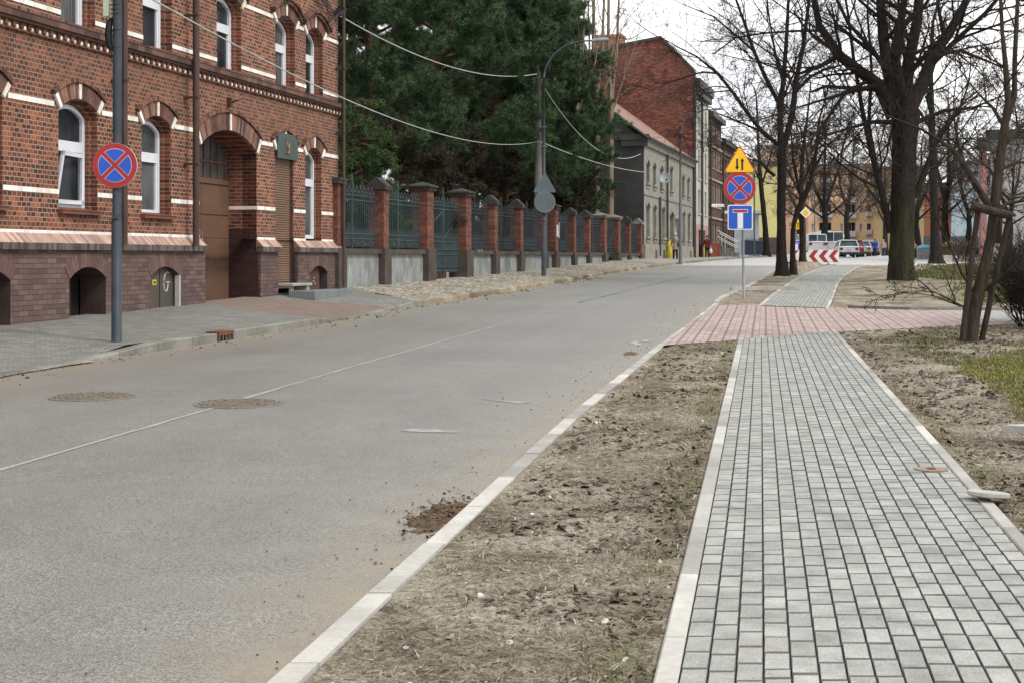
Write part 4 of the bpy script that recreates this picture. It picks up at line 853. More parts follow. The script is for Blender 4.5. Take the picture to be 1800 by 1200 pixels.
# dark wall of neighbouring yard house seen through the trees
# ============================================================ BROWN BRICK HOUSES
def terrace(x0, x1, zt, label, cols, mat, trim, seed):
    Ht = front('brown_brick_house', label, x0); Ya = 34560 / (1560 - x0); Ln = FSf(x1, Ya) - .1; rnd = random.Random(seed)
    m = M(); fl = [(1.4, 4.6), (4.6, 7.6), (7.6, 10.2), (10.2, zt)]; wins = []
    for k, (a, b) in enumerate(fl):
        if b - a < 1.6: wallrow(m, 0, Ln, a, b, [], .25, 0); continue
        o = [((i + .5) * Ln / cols - .5, (i + .5) * Ln / cols + .5, a + (.9 if k else .1 + (i % 2) * .8), min(b - .5, a + 2.6), .12) for i in range(cols)]; wins += o; wallrow(m, 0, Ln, a, b, o, .25, 0)
    m.poly([(0, 0, 1), (0, 10, 1), (0, 10, zt), (0, 0, zt)]); m.poly([(Ln, 0, 1), (Ln, 0, zt), (Ln, 10, zt), (Ln, 10, 1)]); m.build('wall', mat, Ht)
    for o in wins:
        m = M(); m.box(o[0], o[1], .18, .22, o[2], o[3] + .12); m.box(o[0] - .09, o[0], -.04, .1, o[2], o[3], 1); m.box(o[1], o[1] + .09, -.04, .1, o[2], o[3], 1); m.box(o[0] - .12, o[1] + .12, -.09, .1, o[2] - .1, o[2] - .004, 1)
        m.box((o[0] + o[1]) / 2 - .04, (o[0] + o[1]) / 2 + .04, .14, .18, o[2], o[3], 2); m.build('window', [DK, trim, PVC], Ht)
    for z in (4.5, 7.5, 10.1): m = M(); m.box(0, Ln, -.12, .02, z, z + .14); m.build('string_course', trim, Ht)
    m = M(); m.box(-.1, Ln + .1, -.4, .1, zt, zt + .4); m.prism([(-.4, zt + .4), (10, zt + .4), (5, zt + 1.4)], 0, 0, Ln, 0); m.build('roof', DRK, Ht)
    m = M(); m.tube([(.15, -.15, 1.6), (.15, -.15, zt)], .08, 6); m.build('downpipe', DRK, Ht); return Ht, Ln
BB = brickmat('dark_brown_brick', [(0, (.04, .022, .02)), (.5, (.085, .042, .032)), (1, (.13, .07, .05))], (.11, .085, .07), .26, .08, .007, .5, .5, (.04, .03, .026), .5)
TRM = pm('light_trim', (.34, .28, .22), (.25, .2, .16), 3, .8); TRD = pm('brown_trim', (.16, .11, .085), (.11, .075, .06), 3, .8)
terrace(1246, 1268, 12.3, 'dark brown brick house with pale window trim beside the white front', 5, BB, TRM, 1)
Ht, Ln = terrace(1268.5, 1291, 10.9, 'farther brown brick house with front stairs and white handrails', 5, BB, TRD, 2)
ST = thing('stair', 'grey entrance stair with white handrails in front of the brown houses', 'stairs', P(1272, 447, 117))
m = M()
for i in range(7): m.box(-1.4 + i * .36, -1.0 + i * .36 + .0, -.7, .9, -.4, 1.25 - i * .19)
m.build('steps', pm('grey_concrete', (.17, .17, .16), (.12, .12, .11), 2, .85), ST)
for y in (-.75, .95): 
    m = M(); m.tube([(-1.9, y, 2.3), (-1.2, y, 2.2), (1.2, y, .95), (1.2, y, -.1)], .05, 6); m.tube([(-1.2, y, 1.7), (1.2, y, .5)], .035, 5)
    for x in (-1.2, 0): m.tube([(x, y, .0), (x, y, 2.2 - (x + 1.2) * .52)], .035, 5)
    m.build('handrail', pm('white_rail', (.55, .55, .54), rough=.5), ST)
for (x, y) in ((1262, 362), (1271, 374)):
    b_ = P(x, y, 110 + (x - 1262)); T_ = thing('awning_lamp', 'white box lamp jutting from the brown brick front, %s one' % ('nearer' if x < 1265 else 'farther'), 'lamp', b_)
    m = M(); m.bevbox(-.5, .45, -.2, .2, -.1, .12, .05); m.build('lamp_head', pm('white_enamel', (.7, .7, .68), rough=.4), T_); m = M(); m.tube([(-.5, 0, 0), (-.9, .1, .2)], .03, 5); m.build('arm', DRK, T_)
# ============================================================ FAR BUILDINGS
def block(name, label, x0, x1, yt, Y, wall, cat='building', D=10, roof=None, wins=(), glass=GLS, frame=PVC, base=None, rz=0, rh=.5, basecol=None):
    a, b = P(x0, HY, Y), P(x1, HY, Y); z0 = g(Y) - .3; rz = -math.atan((x0 - 900) / F) * 1.08; T_ = thing(name, label, cat, (a.x, Y, 0), rz); Wd = ((x1 - 900) / F * Y - a.x) / (math.cos(rz) - (x1 - 900) / F * math.sin(rz)); zt = P(0, yt, Y).z
    cv = lambda x, y: ((x - x0) / (x1 - x0) * Wd, P(0, y, Y).z)
    ops = []
    for (wx0, wx1, wy0, wy1, kind) in wins: A = cv(wx0, wy1); Bq = cv(wx1, wy0); ops.append((A[0], Bq[0], A[1], Bq[1], 0, kind))
    m = M(); zr = sorted(set([z0, zt] + [q for o in ops for q in (o[2], o[3])]))
    for za, zb in zip(zr, zr[1:]):
        row = [(o[0], o[1], za, zb, 0) for o in ops if o[2] <= za + 1e-6 and o[3] >= zb - 1e-6]
        cur = 0
        for o in sorted(row): m.poly([(cur, 0, za), (o[0], 0, za), (o[0], 0, zb), (cur, 0, zb)]); cur = o[1]
        m.poly([(cur, 0, za), (Wd, 0, za), (Wd, 0, zb), (cur, 0, zb)])
    m.poly([(0, 0, z0), (0, 0, zt), (0, D, zt), (0, D, z0)]); m.poly([(Wd, 0, z0), (Wd, D, z0), (Wd, D, zt), (Wd, 0, zt)]); m.poly([(0, D, z0), (0, D, zt), (Wd, D, zt), (Wd, D, z0)])
    for o in ops:
        dd = .3 if o[5] != 'b' else 1.2
        for q in ([(o[0], 0, o[2]), (o[0], dd, o[2]), (o[0], dd, o[3]), (o[0], 0, o[3])], [(o[1], 0, o[2]), (o[1], 0, o[3]), (o[1], dd, o[3]), (o[1], dd, o[2])], [(o[0], 0, o[2]), (o[1], 0, o[2]), (o[1], dd, o[2]), (o[0], dd, o[2])], [(o[0], 0, o[3]), (o[0], dd, o[3]), (o[1], dd, o[3]), (o[1], 0, o[3])]): m.poly(q)
    m.build('wall', wall, T_)
    for o in ops:
        m = M(); dd = .28 if o[5] != 'b' else 1.15; m.box(o[0], o[1], dd, dd + .05, o[2], o[3], 0)
        f = .1; m.box(o[0], o[0] + f, dd - .06, dd, o[2], o[3], 1); m.box(o[1] - f, o[1], dd - .06, dd, o[2], o[3], 1); m.box(o[0] + f, o[1] - f, dd - .06, dd, o[2], o[2] + f, 1); m.box((o[0] + o[1]) / 2 - .06, (o[0] + o[1]) / 2 + .06, dd - .06, dd, o[2] + f, o[3], 1)
        wn = m.build('window', [glass, frame], T_)
        if o[5] == 'b':
            m = M(); h = o[2] + (o[3] - o[2]) * .38; m.box(o[0] - .1, o[1] + .1, -.55, -.5, o[2] - .05, h); m.box(o[0] - .1, o[0] - .05, -.5, .1, o[2] - .05, h); m.box(o[1] + .05, o[1] + .1, -.5, .1, o[2] - .05, h); m.box(o[0] - .1, o[1] + .1, -.55, 1.1, o[2] - .25, o[2] - .06, 1)
            m.build('balcony', [pm('pale_balcony_panel', (.50, .53, .56), rough=.5), pm('grey_slab', (.2, .2, .2))], T_)
    m = M(); m.box(-.3, Wd + .3, -.4, D + .3, zt, zt + rh); m.build('roof', roof or DRK, T_)
    if basecol: m = M(); m.box(-.05, Wd + .05, -.06, D, z0, P(0, base, Y).z); m.build('plinth', basecol, T_)
    return T_
OR = pm('orange_render', (.66, .44, .27), (.60, .40, .24), .3, .9); YE = pm('yellow_render', (.50, .44, .19), (.45, .40, .18), .3, .9); DKB = pm('dark_brown_base', (.07, .05, .045), (.05, .04, .035), 1, .9)
w_ = []
for y0 in (303, 334, 362, 394): 
    w_ += [(1490, 1504, y0 - 2, y0 + 16 + 6, 'b'), (1440, 1462, y0 - 2, y0 + 20, 'b'), (1427, 1433, y0, y0 + 14, 'w'), (1477.5, 1483, y0, y0 + 14, 'w'), (1511, 1517, y0 + 1, y0 + 15, 'w'), (1524, 1531, y0, y0 + 18, 'b'), (1538, 1541, y0 + 2, y0 + 16, 'w')]
block('apartment_block', 'orange rendered apartment block with stacked white balconies behind the parked cars', 1421, 1545, 296, 205, OR, 'building', 14, pm('grey_roof_edge', (.22, .23, .24)), w_, basecol=pm('pale_base', (.30, .22, .15)), base=424)
w_ = [(x, x + 6, y, y + 14, 'w') for y in (272, 300, 330, 362, 392) for x in (1345, 1366, 1388, 1405)]
block('apartment_block', 'pinkish orange apartment block half hidden behind the dark tree trunks', 1330, 1428, 262, 215, pm('pink_orange_render', (.64, .43, .31), (.56, .38, .27), .3, .9), 'building', 14, pm('grey_slate', (.16, .17, .19)), w_)
block('yellow_house', 'plain yellow rendered house with dark brown base beyond the road bend', 1312, 1374, 292, 165, YE, 'house', 12, pm('brown_roof', (.12, .09, .08)), [(1322, 1328, 310, 326, 'w'), (1350, 1356, 310, 326, 'w')], base=418, basecol=DKB)
block('grey_pavilion', 'low grey-blue shop with white pilasters near the road bend', 1286, 1334, 376, 150, pm('grey_blue_render', (.26, .30, .32), (.2, .23, .25), .5, .8), 'building', 6, pm('pale_grey_edge', (.3, .33, .34)), [(1290, 1295, 390, 432, 'w'), (1298, 1304, 390, 432, 'w'), (1308, 1314, 390, 432, 'w'), (1319, 1324, 390, 432, 'w')], rh=.3)
T_ = thing('ramp_wall', 'dark navy ramp wall in front of the grey-blue shop', 'wall', P(1306, 443, 143)); m = M(); m.prism([(0, -.5), (2.2, -.5), (2.2, .75), (1.3, 1.1), (0, 1.15)], 1, -1.2, 1.2); m.tube([(0, -1.25, 1.25), (1.3, -1.25, 1.2), (2.2, -1.25, .85)], .03, 5); m.build('wall_panel', pm('navy_panel', (.018, .03, .055), rough=.5), T_)
GW = pm('pale_grey_render', (.40, .39, .385), (.34, .33, .33), .25, .9)
block('grey_hall', 'plain pale grey rendered building with dark eaves beyond the hedge', 1741, 2050, 246, 92, GW, 'building', 18, DRK, [], rh=.6)
T_ = thing('pink_column', 'dull pink pier at the corner of the pale grey building', 'pillar', P(1728, 452, 91.5)); m = M(); m.box(-.18, .18, -.2, .3, -.3, P(0, 262, 91.5).z - P(0, 452, 91.5).z); m.build('shaft', pm('dull_pink', (.30, .15, .14), (.24, .12, .115), 1, .8), T_); m = M(); m.box(-.3, .3, -.3, .4, 6.85, 7.6); m.build('head', DRK, T_)
block('pale_blue_hall', 'pale blue-grey building far behind the staked young tree', 1672, 1745, 292, 150, pm('pale_blue_render', (.33, .41, .46), (.27, .34, .39), .4, .8), 'building', 10, pm('grey_tin', (.25, .28, .3)), [], basecol=pm('slate_base', (.10, .115, .13)), base=416)
block('brick_red_shed', 'orange-red gable house glimpsed between the park trees', 1624, 1678, 330, 160, pm('orange_red_render', (.42, .17, .09), (.34, .14, .08), .4, .9), 'house', 10, DRK, [(1640, 1646, 360, 378, 'w')], base=416, basecol=pm('grey_base', (.14, .15, .16)))
block('ochre_house', 'ochre old house half hidden behind the big park tree', 1536, 1626, 300, 190, pm('ochre_render', (.33, .24, .13), (.26, .19, .11), .4, .9), 'house', 12, DRK, [(1556, 1562, 330, 348, 'w'), (1612, 1618, 330, 348, 'w'), (1612, 1618, 370, 388, 'w')])
block('distant_house', 'far house closing the view between the terrace and the trees', 1268, 1330, 300, 240, pm('far_render', (.30, .27, .24), (.24, .22, .2), .3, .9), 'house', 14, pm('far_roof', (.14, .10, .09)), [(1300, 1305, 310, 325, 'w'), (1315, 1320, 310, 325, 'w')])
# dark yard buildings behind the conifers
block('yard_building', 'dark brick outbuilding half hidden behind the conifers and railings', 560, 760, 372, 72, pm('dark_brick_render', (.055, .04, .035), (.035, .028, .026), .6, .9), 'building', 8, DRK, [(640, 655, 385, 420, 'w')])
# ============================================================ TREES
MINR = [.0065]
def barkmat(name, c1, c2, moss=None, mz=2.5):
    m, t, b = nodes(name); v = coord(t)
    mp_ = N(t, 'ShaderNodeMapping'); mp_.inputs['Scale'].default_value = (9, 9, 1.4); t.links.new(v, mp_.inputs[0])
    n_ = noise(t, mp_.outputs[0], 2.2, 6, .7); col = ramp(t, n_, [(.36, c1), (.64, c2)])
    if moss:
        s_ = N(t, 'ShaderNodeSeparateXYZ'); t.links.new(v, s_.inputs[0])
        k = math_(t, 'MULTIPLY', ramp(t, noise(t, mp_.outputs[0], .5, 5, .7), [(.42, 0.0), (.62, .85)]), ramp(t, math_(t, 'DIVIDE', s_.outputs[2], mz * 2), [(.3, 1.0), (.75, 0.0)]))
        col = mixc(t, k, col, moss)
    t.links.new(col, b.inputs['Base Color']); b.inputs['Roughness'].default_value = .95; b.inputs['Specular IOR Level'].default_value = .1
    bump(t, b, n_, .9, .03); return m
BARK = barkmat('dark_bark', (.012, .010, .009), (.034, .029, .025)); BARKM = barkmat('mossy_bark', (.012, .010, .009), (.036, .030, .025), (.042, .046, .018), 2.2)
BARKY = barkmat('young_bark', (.026, .020, .016), (.060, .048, .036)); BARKP = barkmat('pale_stem_bark', (.13, .11, .08), (.24, .21, .16)); TWIG = barkmat('twig_bark', (.020, .016, .014), (.042, .034, .028)); TWIGB = barkmat('brown_twig', (.07, .045, .028), (.12, .085, .055)); TWIGF = barkmat('far_twig', (.060, .046, .036), (.10, .078, .060))
def nrm(a): return a / (np.linalg.norm(a) + 1e-9)
def branch(m, rg, p, d, L_, r, lev, maxlev, spec, mi=1):
    """one limb with its side shoots; spec: per level (children, length ratio, spread, upward pull)"""
    nseg = max(3, int(5 - lev * .6)); pts = [p]; dd = nrm(d); nch, lr, sp, upp = spec[min(lev, len(spec) - 1)]
    for i in range(nseg):
        dd = nrm(dd + rg.normal(0, .15 + .035 * lev, 3) + np.array([0, 0, upp])); pts.append(pts[-1] + dd * L_ / nseg)
    rr = np.linspace(r, r * .42 if lev < maxlev else r * .3, nseg + 1)
    m.tube(pts, rr, 8 if r > .12 else 6 if r > .05 else 4 if r > .015 else 3, mi, cap=False)
    if lev >= maxlev: return
    pts = np.array(pts)
    for k in range(nch):
        t = .22 + .78 * (k + rg.random()) / nch; i = min(nseg - 1, int(t * nseg)); f = t * nseg - i
        q = pts[i] * (1 - f) + pts[i + 1] * f; ax = nrm(pts[i + 1] - pts[i]); o = rg.normal(0, 1, 3); o = nrm(o - ax * o.dot(ax))
        a = sp * (.7 + .6 * rg.random()); nd = ax * math.cos(a) + o * math.sin(a)
        branch(m, rg, q, nd, L_ * lr * (.6 + .7 * rg.random()) * (1.15 - .5 * t), max(MINR[0], np.interp(t * nseg, range(nseg + 1), rr) * (.42 + .2 * rg.random())), lev + 1, maxlev, spec, mi)
SP = [(7, .50, .75, .06), (7, .50, .8, .03), (6, .48, .8, .02), (4, .5, .8, .0)]
def tree(name, label, base, Yt, trunk, limbs, mats, maxlev=3, spec=SP, seed=1, group=None, flare=1.35, cat='tree', extra=None, tw=1, bl=1, rs=1):
    trunk = [(q[0], q[1], q[2] * rs) + tuple(q[3:]) for q in trunk]; limbs = [[(q[0], q[1], q[2] * rs) + tuple(q[3:]) for q in lb] for lb in limbs]
    """trunk and main limbs: lists of (photo x, photo y, radius[, depth offset]) at the tree's own distance"""
    T_ = thing(name, label, cat, base, 0, group); b0 = np.array(base); rg = np.random.default_rng(seed)
    W = lambda q: np.array(P(q[0], q[1], Yt + (q[3] if len(q) > 3 else 0))) - b0
    m = M(); pts = [W(q) for q in trunk]; rr = [q[2] for q in trunk]; pts = [pts[0] - np.array([0, 0, .35])] + pts; rr = [rr[0] * flare * 1.1] + rr
    pts = np.array(pts); n = 22; ti = np.linspace(0, len(pts) - 1, n); cv = np.stack([np.interp(ti, range(len(pts)), pts[:, k]) for k in range(3)], -1); rv = np.interp(ti, range(len(rr)), rr)
    a = np.arange(20) * 2 * math.pi / 20; lob = 1 + .07 * np.sin(a * 5 + seed) + .05 * np.sin(a * 3 + 1)
    zz = cv[:, 2]; fl = 1 + (flare - 1) * np.exp(-np.maximum(zz, 0) / .35)
    v = cv[:, None, :] + (rv * fl)[:, None, None] * (lob[None, :, None]) * np.stack([np.cos(a), np.sin(a), np.zeros(20)], -1)[None] * (1 + .04 * rg.normal(size=(n, 20, 1)))
    i = np.arange(n - 1)[:, None] * 20; j = np.arange(20)[None]; m.add(v.reshape(-1, 3), np.stack([i + j, i + (j + 1) % 20, i + 20 + (j + 1) % 20, i + 20 + j], -1).reshape(-1, 4))
    m.build('trunk', mats[0], T_, smooth=True)
    m = M()
    for lb in limbs:
        q = [W(x) for x in lb]; r_ = [x[2] for x in lb]; k = len(q)
        m.tube(q, r_, 10, 0, cap=False)
        if k > 1:
            tot = sum(np.linalg.norm(q[i + 1] - q[i]) for i in range(k - 1)); nb = max(3, int(tot * 1.9 * tw))
            for c in range(nb):
                t = (.15 + .85 * (c + rg.random()) / nb) * (k - 1); i = min(k - 2, int(t)); f = t - i; p = q[i] * (1 - f) + q[i + 1] * f; r0 = r_[i] * (1 - f) + r_[i + 1] * f
                ax = nrm(q[i + 1] - q[i]); o = rg.normal(0, 1, 3) * np.array([1, 1, .8]); o = nrm(o - ax * o.dot(ax)); a_ = .55 + .5 * rg.random()
                branch(m, rg, p, ax * math.cos(a_) + o * math.sin(a_), bl * (1.3 + 1.7 * rg.random()) * (1.0 + .12 * min(8, r0 * 30)), max(.014, r0 * (.28 + .2 * rg.random())), 1, maxlev, spec)
            ax = nrm(q[-1] - q[-2]); branch(m, rg, q[-1], ax, 2.6 * bl, r_[-1], 0, maxlev, spec)
    m.build('crown', [mats[0] if len(mats) < 3 else mats[2], mats[1]], T_)
    return T_
# --- big park tree
TB = G(1586, 498, .05)
tree('bare_tree', 'massive bare park tree with mossy thick trunk splitting into many heavy limbs', TB, TB.y,
     [(1586, 497, .47), (1584, 450, .44), (1586, 400, .42), (1588, 330, .42), (1590, 260, .44), (1592, 205, .50), (1590, 175, .48)],
     [[(1572, 205, .30), (1545, 150, .24), (1510, 125, .21), (1475, 98, .19), (1440, 45, .13), (1425, -30, .10)],
      [(1575, 180, .27), (1560, 120, .22), (1552, 60, .19), (1545, -40, .14)], [(1590, 175, .27), (1597, 110, .22), (1612, 40, .19), (1620, -60, .14)],
      [(1600, 190, .28), (1625, 140, .25, .6), (1640, 95, .22, 1), (1668, 60, .19, 1.2), (1705, -10, .13, 1.5)], [(1585, 170, .2, -1), (1572, 90, .16, -1.6), (1590, 0, .12, -2), (1600, -60, .08, -2.2)],
      [(1566, 410, .13), (1558, 370, .125), (1545, 320, .11), (1530, 260, .10), (1515, 190, .08), (1500, 100, .06), (1490, 20, .045)], [(1552, 345, .10), (1537, 280, .09), (1527, 220, .07), (1532, 120, .05), (1525, 30, .04)],
      [(1608, 345, .11), (1622, 310, .10), (1640, 262, .07), (1665, 225, .05)], [(1475, 98, .11), (1440, 118, .08, .5), (1405, 130, .05, 1), (1370, 122, .03, 1)], [(1545, 150, .1), (1500, 160, .08, -.8), (1450, 175, .05, -1.5), (1400, 190, .03, -2)],
      [(1570, 215, .10), (1530, 215, .07, -.5), (1480, 230, .045, -1)], [(1612, 215, .10, .5), (1660, 195, .07, 1), (1710, 190, .045, 1.5), (1760, 170, .03, 2)], [(1640, 95, .10, 1), (1690, 90, .07, 1.5), (1740, 110, .04, 2)]],
     [BARKM, TWIG, BARK], 4, [(7, .5, .75, .05), (6, .52, .8, .02), (6, .5, .85, .0), (4, .55, .9, -.01), (0, 0, 0, 0)], 11, flare=1.15, tw=1.0, rs=.9)
# --- three trees by the kerb
TA = G(1375, 474, .3)
tree('bare_tree', 'bare street tree with straight dark trunk on the soil mound, forking above head height', TA, TA.y,
     [(1375, 476, .27), (1374, 440, .225), (1373, 380, .21), (1374, 320, .205), (1374, 260, .21)],
     [[(1373, 262, .17), (1371, 210, .15), (1376, 150, .12), (1382, 80, .10), (1386, 0, .07)], [(1377, 262, .16), (1392, 205, .15), (1400, 140, .13), (1412, 80, .10), (1425, -20, .07)],
      [(1368, 255, .11), (1340, 232, .105), (1318, 205, .095), (1290, 165, .08), (1262, 130, .07), (1225, 100, .045), (1195, 85, .03)], [(1369, 182, .11), (1345, 135, .10), (1325, 90, .085), (1310, 45, .07), (1292, -5, .055)],
      [(1265, 130, .05), (1235, 127, .045), (1205, 136, .035), (1165, 150, .02)], [(1400, 160, .09), (1425, 135, .08), (1450, 122, .065), (1480, 115, .04)], [(1362, 310, .08), (1350, 300, .08), (1338, 285, .05), (1315, 280, .03)], [(1325, 90, .06), (1290, 60, .05), (1255, 30, .035), (1200, 8, .02)],
      [(1378, 150, .08, 1), (1362, 90, .06, 2), (1350, 20, .05, 2)], [(1340, 232, .06, -1), (1300, 215, .045, -2), (1262, 200, .03, -3)]],
     [BARK, TWIG], 4, [(6, .5, .75, .05), (5, .52, .8, .03), (5, .5, .8, .0), (3, .55, .8, 0), (0, 0, 0, 0)], 5, group=None, tw=.9, flare=1.25, rs=.78)
TC = G(1394, 477, .2)
tree('bare_tree', 'thin crooked dark tree leaning right beside the straight trunk on the mound', TC, TC.y,
     [(1394, 478, .14), (1393, 440, .115), (1394, 400, .11), (1402, 368, .12), (1416, 340, .13), (1425, 318, .12)],
     [[(1425, 318, .10), (1432, 285, .09), (1436, 250, .07), (1440, 210, .05), (1455, 160, .03)], [(1410, 350, .09), (1403, 325, .08), (1395, 290, .06), (1392, 250, .04)], [(1427, 305, .07), (1450, 262, .05), (1480, 235, .03)], [(1436, 262, .05), (1462, 250, .035), (1500, 240, .02)]],
     [BARK, TWIG], 3, SP, 8, rs=.8)
tree('bare_tree', 'slim greenish bare tree right of the crooked one, in front of the chevron board', T3, T3.y,
     [(1411, 468, .17), (1410, 430, .135), (1409, 370, .125), (1408, 320, .11)], [[(1408, 320, .11), (1412, 260, .08), (1420, 200, .05), (1425, 150, .03)], [(1408, 330, .07), (1425, 290, .05), (1442, 245, .03)], [(1410, 350, .05), (1385, 300, .04), (1360, 270, .03)]],
     [BARKM, TWIG], 3, SP, 9)
T4 = Vector(G(1347, 450, .1)); T4 = G(1348, 449.5, .12)
tree('bare_tree', 'distant bare tree on the far left pavement before the yellow house', T4, T4.y, [(1347, 449, .32), (1345, 400, .24), (1340, 350, .22), (1335, 300, .2)], [[(1335, 300, .16), (1333, 250, .12), (1330, 180, .08)], [(1338, 330, .1), (1350, 290, .08), (1362, 250, .05)], [(1337, 320, .1), (1322, 290, .07), (1305, 270, .04)]], [BARK, TWIGF], 3, SP, 10)
TD = G(1646, 462, .05)
tree('bare_tree', 'dark upright bare tree standing behind the massive one at the far lawn edge', TD, TD.y, [(1647, 462, .36), (1644, 420, .24), (1642, 350, .22), (1640, 270, .2), (1638, 200, .18)],
     [[(1638, 200, .15), (1636, 120, .12), (1640, 40, .09)], [(1640, 260, .1), (1665, 215, .08), (1700, 175, .05)], [(1638, 230, .1), (1612, 190, .07), (1590, 140, .05)], [(1642, 330, .07), (1668, 305, .05), (1700, 290, .03)], [(1640, 300, .07), (1670, 262, .05), (1720, 240, .03)]], [BARK, TWIG], 3, SP, 12, tw=.9)
# --- young tree tied to stakes
TE = G(1704, 600, .06)
tree('young_tree', 'slim leaning young tree tied between wooden stakes beside the path', TE, TE.y,
     [(1702, 600, .118), (1709, 560, .100), (1724, 497, .085), (1740, 428, .068), (1747, 375, .07), (1753, 320, .070), (1760, 267, .064), (1765, 225, .060)],
     [[(1765, 228, .055), (1772, 180, .048), (1768, 120, .04), (1762, 60, .03), (1758, -20, .025)], [(1766, 222, .05), (1783, 170, .04), (1784, 100, .035), (1788, 20, .03), (1790, -40, .02)],
      [(1745, 372, .055), (1715, 325, .052), (1695, 290, .047), (1672, 262, .034), (1640, 240, .022)], [(1695, 290, .03), (1685, 255, .025), (1678, 215, .015)], [(1757, 262, .035), (1780, 240, .03), (1815, 200, .02)], [(1755, 300, .028), (1790, 285, .022), (1830, 290, .015)],
      [(1752, 318, .025), (1738, 295, .02), (1715, 280, .014)], [(1745, 380, .03), (1770, 358, .028), (1810, 352, .018)], [(1752, 330, .022), (1775, 350, .02), (1808, 345, .012)], [(1766, 225, .03), (1745, 190, .022), (1720, 165, .014)],
      [(1715, 520, .022), (1690, 480, .018), (1668, 430, .014), (1650, 400, .008)], [(1712, 545, .018), (1680, 535, .014), (1640, 520, .008)], [(1716, 530, .02), (1740, 500, .016), (1765, 480, .010)]],
     [BARKY, TWIG, BARKY], 3, [(5, .45, .7, .03), (5, .45, .75, .02), (3, .5, .8, 0), (0, 0, 0, 0)], 21, flare=1.12, cat='tree', tw=.8, bl=.36)
SK = thing('tree_stakes', 'two dark wooden stakes with a short cross pole tied to the young tree', 'tree stakes', TE)
WD = barkmat('weathered_stake', (.028, .022, .018), (.060, .048, .038)); LC = lambda x, y, dy=0: np.array(P(x, y, TE.y + dy)) - np.array(TE)
m = M(); m.tube([LC(1692, 598, -.12), LC(1706, 477, -.16), LC(1719, 370, -.2)], [.046, .042, .040], 10); m.build('stake', WD, SK); m = M(); m.tube([LC(1725, 601, .1), LC(1752, 477, 0), LC(1776, 375, -.1)], [.044, .042, .040], 10); m.build('stake', WD, SK)
m = M(); m.tube([LC(1757, 375, .6), LC(1755, 428, .65)], .05, 8); m.build('stake', WD, SK)
m = M(); m.tube([LC(1709, 362, -.28), LC(1745, 372, -.28), LC(1779, 380, -.28)], .062, 10); m.tube([LC(1755, 364, -.2), LC(1757, 372, .6)], .05, 8); m.build('cross_pole', WD, SK)
m = M()
for c in ((1716, 366), (1741, 371), (1774, 378)):
    q = LC(*c, -.24); m.tube([q + np.array([.085 * math.cos(a), .10 * math.sin(a), .02 * math.sin(a * 2)]) for a in np.linspace(0, 6.28, 13)], .012, 5)
m.build('tie', pm('black_tie', (.012, .012, .012), rough=.6), SK)
# --- pale many-stemmed bare trees between the conifers and the grey house
for k, (x, yb, Yt, w_, lab) in enumerate([(1012, 330, 74, .10, 'pale slender bare tree rising just right of the conifers, leftmost of the pale stems'), (1046, 330, 77, .13, 'pale bare double-stemmed tree in front of the red chimney'), (1072, 340, 79, .12, 'pale bare tree in front of the red gable, right of the chimney')]):
    b0 = P(x, 455, Yt); b0.z = 1.1
    tree('bare_tree', lab, b0, Yt, [(x, 458, w_ * 1.7), (x + 1, 330, w_ * 1.5), (x + 2, 215, w_ * 1.4), (x + 1, 150, w_ * 1.2)],
         [[(x + 1, 160, w_), (x - 3, 90, w_ * .8), (x - 2, -10, w_ * .65), (x - 1, -60, w_ * .5)], [(x + 2, 185, w_ * .8), (x + 12, 90, w_ * .65), (x + 16, 0, w_ * .5)], [(x + 1, 210, w_ * .5), (x + 20, 150, w_ * .4), (x + 34, 110, w_ * .25)], [(x + 2, 190, w_ * .5), (x - 8, 120, w_ * .45), (x - 12, 20, w_ * .35)]],
         [BARKP, BARKP, BARKP], 2, [(6, .4, .6, .12), (5, .42, .6, .1), (0, 0, 0, 0)], 40 + k, tw=.55)
